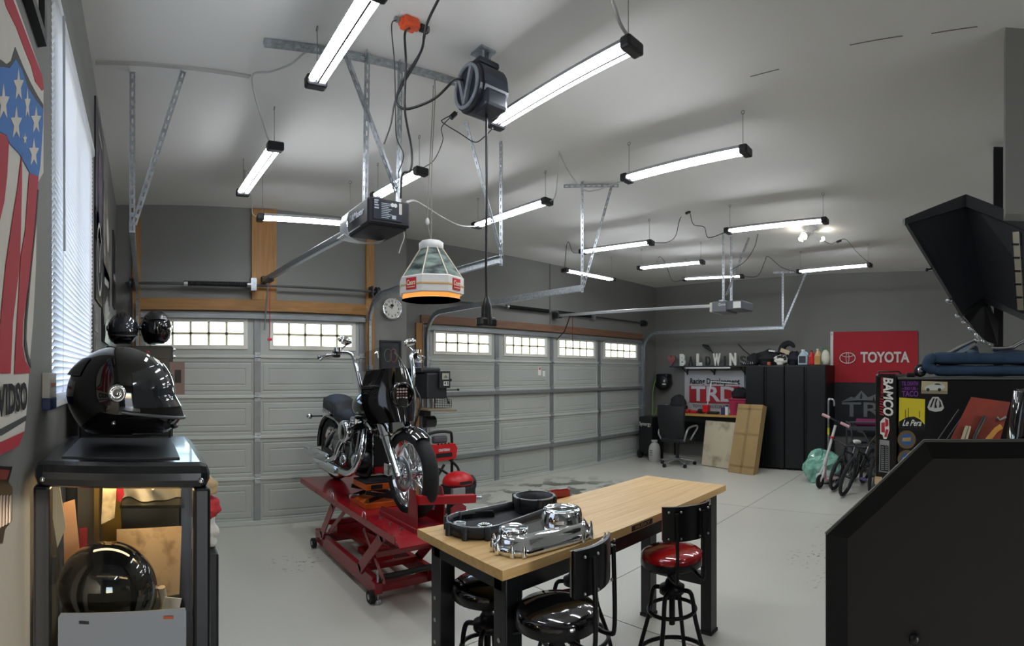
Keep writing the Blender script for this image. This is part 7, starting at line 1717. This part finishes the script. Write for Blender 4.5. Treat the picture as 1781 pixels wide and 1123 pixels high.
MB().bx(x0 + 0.015, x1 - 0.015, Y1 - 0.01, Y1 - 0.002, z0 + 0.015, z1 - 0.015).build('print', mat('print_dark', '33363A', 0.4), t)
for cx_, m_ in ((2.745, mat('print_olive', '5E6456', 0.6)), (2.82, mat('print_rust', '8A4A44', 0.6))):
    MB().tube([(cx_ + 0.045 * cos(a), Y1 - 0.012, 1.84 + 0.075 * sin(a)) for a in [2 * pi * i / 20 for i in range(20)]], 0.008, 6, closed=True).build('boot_outline', m_, t)
t = thing('small_wall_shelf', 'small grey shelf on the wall beside the wide door track', 'shelf', (3.25, 5.85, 1.66))
MB().bx(3.03, 3.40, 5.62, 5.978, 1.655, 1.675, 0.003).build('board', mat('shelf_grey', '6E7276', 0.5), t)
for x in (3.06, 3.36): MB().bar((x, 5.70, 1.655), (x, 5.97, 1.56), 0.012, 0.012).build('bracket', steel(), t)
p = pY(726, 640, 5.8)
t = thing('plastic_jar', 'white labelled jar with a beige lid on the small shelf', 'jar', (p.x, 5.8, 1.676))
MB().cyl((p.x, 5.8, 1.676), (p.x, 5.8, 1.80), 0.055, n=20).build('body', white(), t)
MB().cyl((p.x, 5.8, 1.71), (p.x, 5.8, 1.77), 0.0565, n=20, caps=False).build('label', mat('jar_label', '6A6E86', 0.5), t)
MB().lathe([(0.056, 0.0), (0.05, 0.05), (0.02, 0.07), (0, 0.072)], (p.x, 5.8, 1.80), ZA, 20).build('lid', mat('lid_beige', 'A79A88', 0.6), t)

# ------------------------------------------------------------------ drill press
dk = mat('press_dark', '1F2226', 0.45)
px_, py_ = 3.205, 5.30
t = thing('drill_press', 'dark floor drill press with a gauge panel and wire basket', 'drill press', (px_, py_, 0))
MB().bx(px_ - 0.16, px_ + 0.16, py_ - 0.25, py_ + 0.22, 0, 0.05, 0.01).build('base', dk, t)
MB().cyl((px_, py_ + 0.12, 0.05), (px_, py_ + 0.12, 1.45), 0.038, n=18).build('column', steel(), t)
MB().bx(px_ - 0.13, px_ + 0.15, py_ - 0.20, py_ + 0.22, 1.34, 1.64, 0.02).build('head', dk, t)
MB().bx(px_ - 0.17, px_ + 0.10, py_ - 0.14, py_ + 0.25, 1.64, 1.70, 0.02).build('belt_cover', mat('press_cover', '2C3036', 0.4), t)
MB().bx(px_ + 0.02, px_ + 0.17, py_ - 0.235, py_ - 0.195, 1.46, 1.66, 0.006).build('control_panel', dk, t)
MB().bx(px_ + 0.055, px_ + 0.15, py_ - 0.24, py_ - 0.233, 1.56, 1.635, 0.003).build('gauge_window', mat('gauge_green_white', 'A9AFA0', 0.4), t)
MB().prism([(-0.03, 0), (0.03, 0), (0.0, 0.035)], (px_ + 0.10, py_ - 0.242, 1.58), XA, ZA, 0.002).build('gauge_scale', mat('gauge_grey', '6E746A', 0.5), t)
sp5 = MB().bx(px_ + 0.075, px_ + 0.145, py_ - 0.24, py_ - 0.233, 1.49, 1.54).build('speed_plate', white(), t)
text('4 5', 0.045, (px_ + 0.11, py_ - 0.242, 1.515), XA, ZA, ck, 'numerals', sp5, th=0.001, bold=0.002)
MB().cyl((px_ + 0.0, py_ - 0.12, 1.20), (px_ + 0.0, py_ - 0.12, 1.34), 0.03, n=14).cyl((px_, py_ - 0.12, 1.28), (px_, py_ - 0.12, 1.33), 0.04, n=16).build('spindle', steel(), t)
MB().cyl((px_ + 0.15, py_ - 0.05, 1.43), (px_ + 0.21, py_ - 0.05, 1.43), 0.045, n=16).build('feed_hub', dk, t)
for i in range(3):
    a = 0.15 + 2 * pi * i / 3; e = V((px_ + 0.23, py_ - 0.05 + 0.16 * cos(a), 1.43 + 0.16 * sin(a)))
    MB().cyl((px_ + 0.20, py_ - 0.05, 1.43), e, 0.006, n=8).ball(e, 0.017, 10, 6).build('feed_handle', plast(), t)
MB().cyl((px_ + 0.2, py_ - 0.05, 1.43), (px_ + 0.36, py_ - 0.12, 1.435), 0.006, n=8).ball((px_ + 0.36, py_ - 0.12, 1.435), 0.015, 10, 6).build('feed_handle', plast(), t)
MB().box((px_ + 0.07, py_ - 0.06, 1.205), (0.40, 0.34, 0.025), Matrix.Rotation(R(3), 3, 'Y'), 0.006).build('table', mat('press_table_wood', '8A7A60', 0.5), t)
MB().bx(px_ - 0.05, px_ + 0.05, py_, py_ + 0.16, 1.12, 1.19, 0.01).build('table_bracket', dk, t)
bs = MB(); bx0, bx1, by, bz0, bz1 = px_ - 0.02, px_ + 0.21, py_ - 0.20, 1.235, 1.35
for i in range(8): bs.cyl((bx0 + (bx1 - bx0) * i / 7, by, bz0), (bx0 + (bx1 - bx0) * i / 7, by, bz1 - 0.03 * (i / 7) * 1.0), 0.0028, n=5)
for i in range(5): bs.cyl((bx0, by, bz0 + (bz1 - bz0) * i / 4), (bx1, by, bz0 + (bz1 - 0.03 - bz0) * i / 4), 0.0028, n=5)
bs.build('wire_basket', blk(), t)
MB().cyl((px_ - 0.02, py_ + 0.05, 1.05), (px_ + 0.12, py_ + 0.05, 1.05), 0.07, n=18).build('motor', dk, t)
# ------------------------------------------------------------------ pressure washer
wx, wy = 3.00, 4.70
t = thing('pressure_washer', 'red pressure washer with a black tube frame behind the lift', 'pressure washer', (wx, wy, 0))
MB().tube(smoothpath([(wx - 0.15, wy, 0.12), (wx - 0.15, wy, 0.5), (wx - 0.15, wy, 0.93), (wx - 0.10, wy, 1.0), (wx + 0.10, wy, 1.0), (wx + 0.15, wy, 0.93), (wx + 0.15, wy, 0.5), (wx + 0.15, wy, 0.12)], 5), 0.016, 10).build('frame', blk(), t)
MB().tube([(wx - 0.15, wy, 0.12), (wx - 0.15, wy - 0.4, 0.12), (wx + 0.15, wy - 0.4, 0.12), (wx + 0.15, wy, 0.12)], 0.016, 10).build('base_frame', blk(), t)
MB().prism([(-0.15, 0), (0.15, 0.02), (0.17, 0.13), (0.14, 0.18), (-0.13, 0.18), (-0.165, 0.12)], (wx, wy - 0.02, 0.70), XA, ZA, 0.06).build('front_panel', redpl(), t)
MB().bx(wx - 0.10, wx + 0.10, wy - 0.085, wy - 0.079, 0.745, 0.79).build('nozzle_slot', plast(), t)
text('CRAFTSMAN', 0.04, (wx, wy - 0.082, 0.82), XA, ZA, white(), 'lettering', t, width=0.14, bold=0.001)
for i in range(4): MB().cyl((wx - 0.07 + 0.045 * i, wy - 0.07, 0.875), (wx - 0.07 + 0.045 * i, wy - 0.07, 0.895), 0.008, n=8).build('nozzle_tip', plast(), t)
MB().bx(wx - 0.08, wx + 0.10, wy - 0.0, wy + 0.06, 0.88, 0.96, 0.02).build('detergent_tank', mat('tank_grey', '55585C', 0.5), t)
def eng_f(p): return V((p.x, p.y, max(p.z, -0.02)))
MB().ball((wx + 0.08, wy - 0.22, 0.50), (0.17, 0.15, 0.11), 24, 14, f=eng_f).build('engine_cover', redpl(), t)
MB().bx(wx - 0.08, wx + 0.22, wy - 0.36, wy - 0.10, 0.30, 0.48, 0.03).build('engine_block', plast(), t)
MB().bx(wx - 0.10, wx + 0.06, wy - 0.39, wy - 0.35, 0.36, 0.48, 0.01).build('muffler', steel(), t)
MB().lathe([(0.05, 0), (0.085, 0.01), (0.085, 0.04), (0.05, 0.05)], (wx + 0.22, wy - 0.22, 0.47), XA, 20).build('recoil_starter', plast(), t)
MB().bx(wx + 0.0, wx + 0.15, wy - 0.375, wy - 0.369, 0.50, 0.53).build('engine_badge', plast(), t)
MB().tube(smoothpath([(wx + 0.10, wy, 0.72), (wx + 0.2, wy - 0.05, 0.6), (wx + 0.15, wy - 0.08, 0.5), (wx - 0.05, wy - 0.05, 0.62), (wx - 0.10, wy - 0.05, 0.5), (wx + 0.02, wy - 0.05, 0.66)], 6), 0.014, 8).build('hose', rubber(), t)
for s in (-1, 1):
    w_ = MB().lathe([(0.08, -0.025), (0.12, -0.03), (0.13, 0.0), (0.12, 0.03), (0.08, 0.025)], (wx + s * 0.20, wy + 0.02, 0.13), XA, 26).build('wheel', rubber(), t)
    MB().lathe([(0.02, -0.03), (0.08, -0.02), (0.08, 0.02), (0.02, 0.03)], (wx + s * 0.20, wy + 0.02, 0.13), XA, 20).build('hub', white(), w_)
MB().cyl((wx - 0.12, wy - 0.4, 0.0), (wx - 0.12, wy - 0.4, 0.12), 0.015, n=8).build('front_foot', blk(), t)
MB().cyl((wx + 0.12, wy - 0.4, 0.0), (wx + 0.12, wy - 0.4, 0.12), 0.015, n=8).build('front_foot', blk(), t)
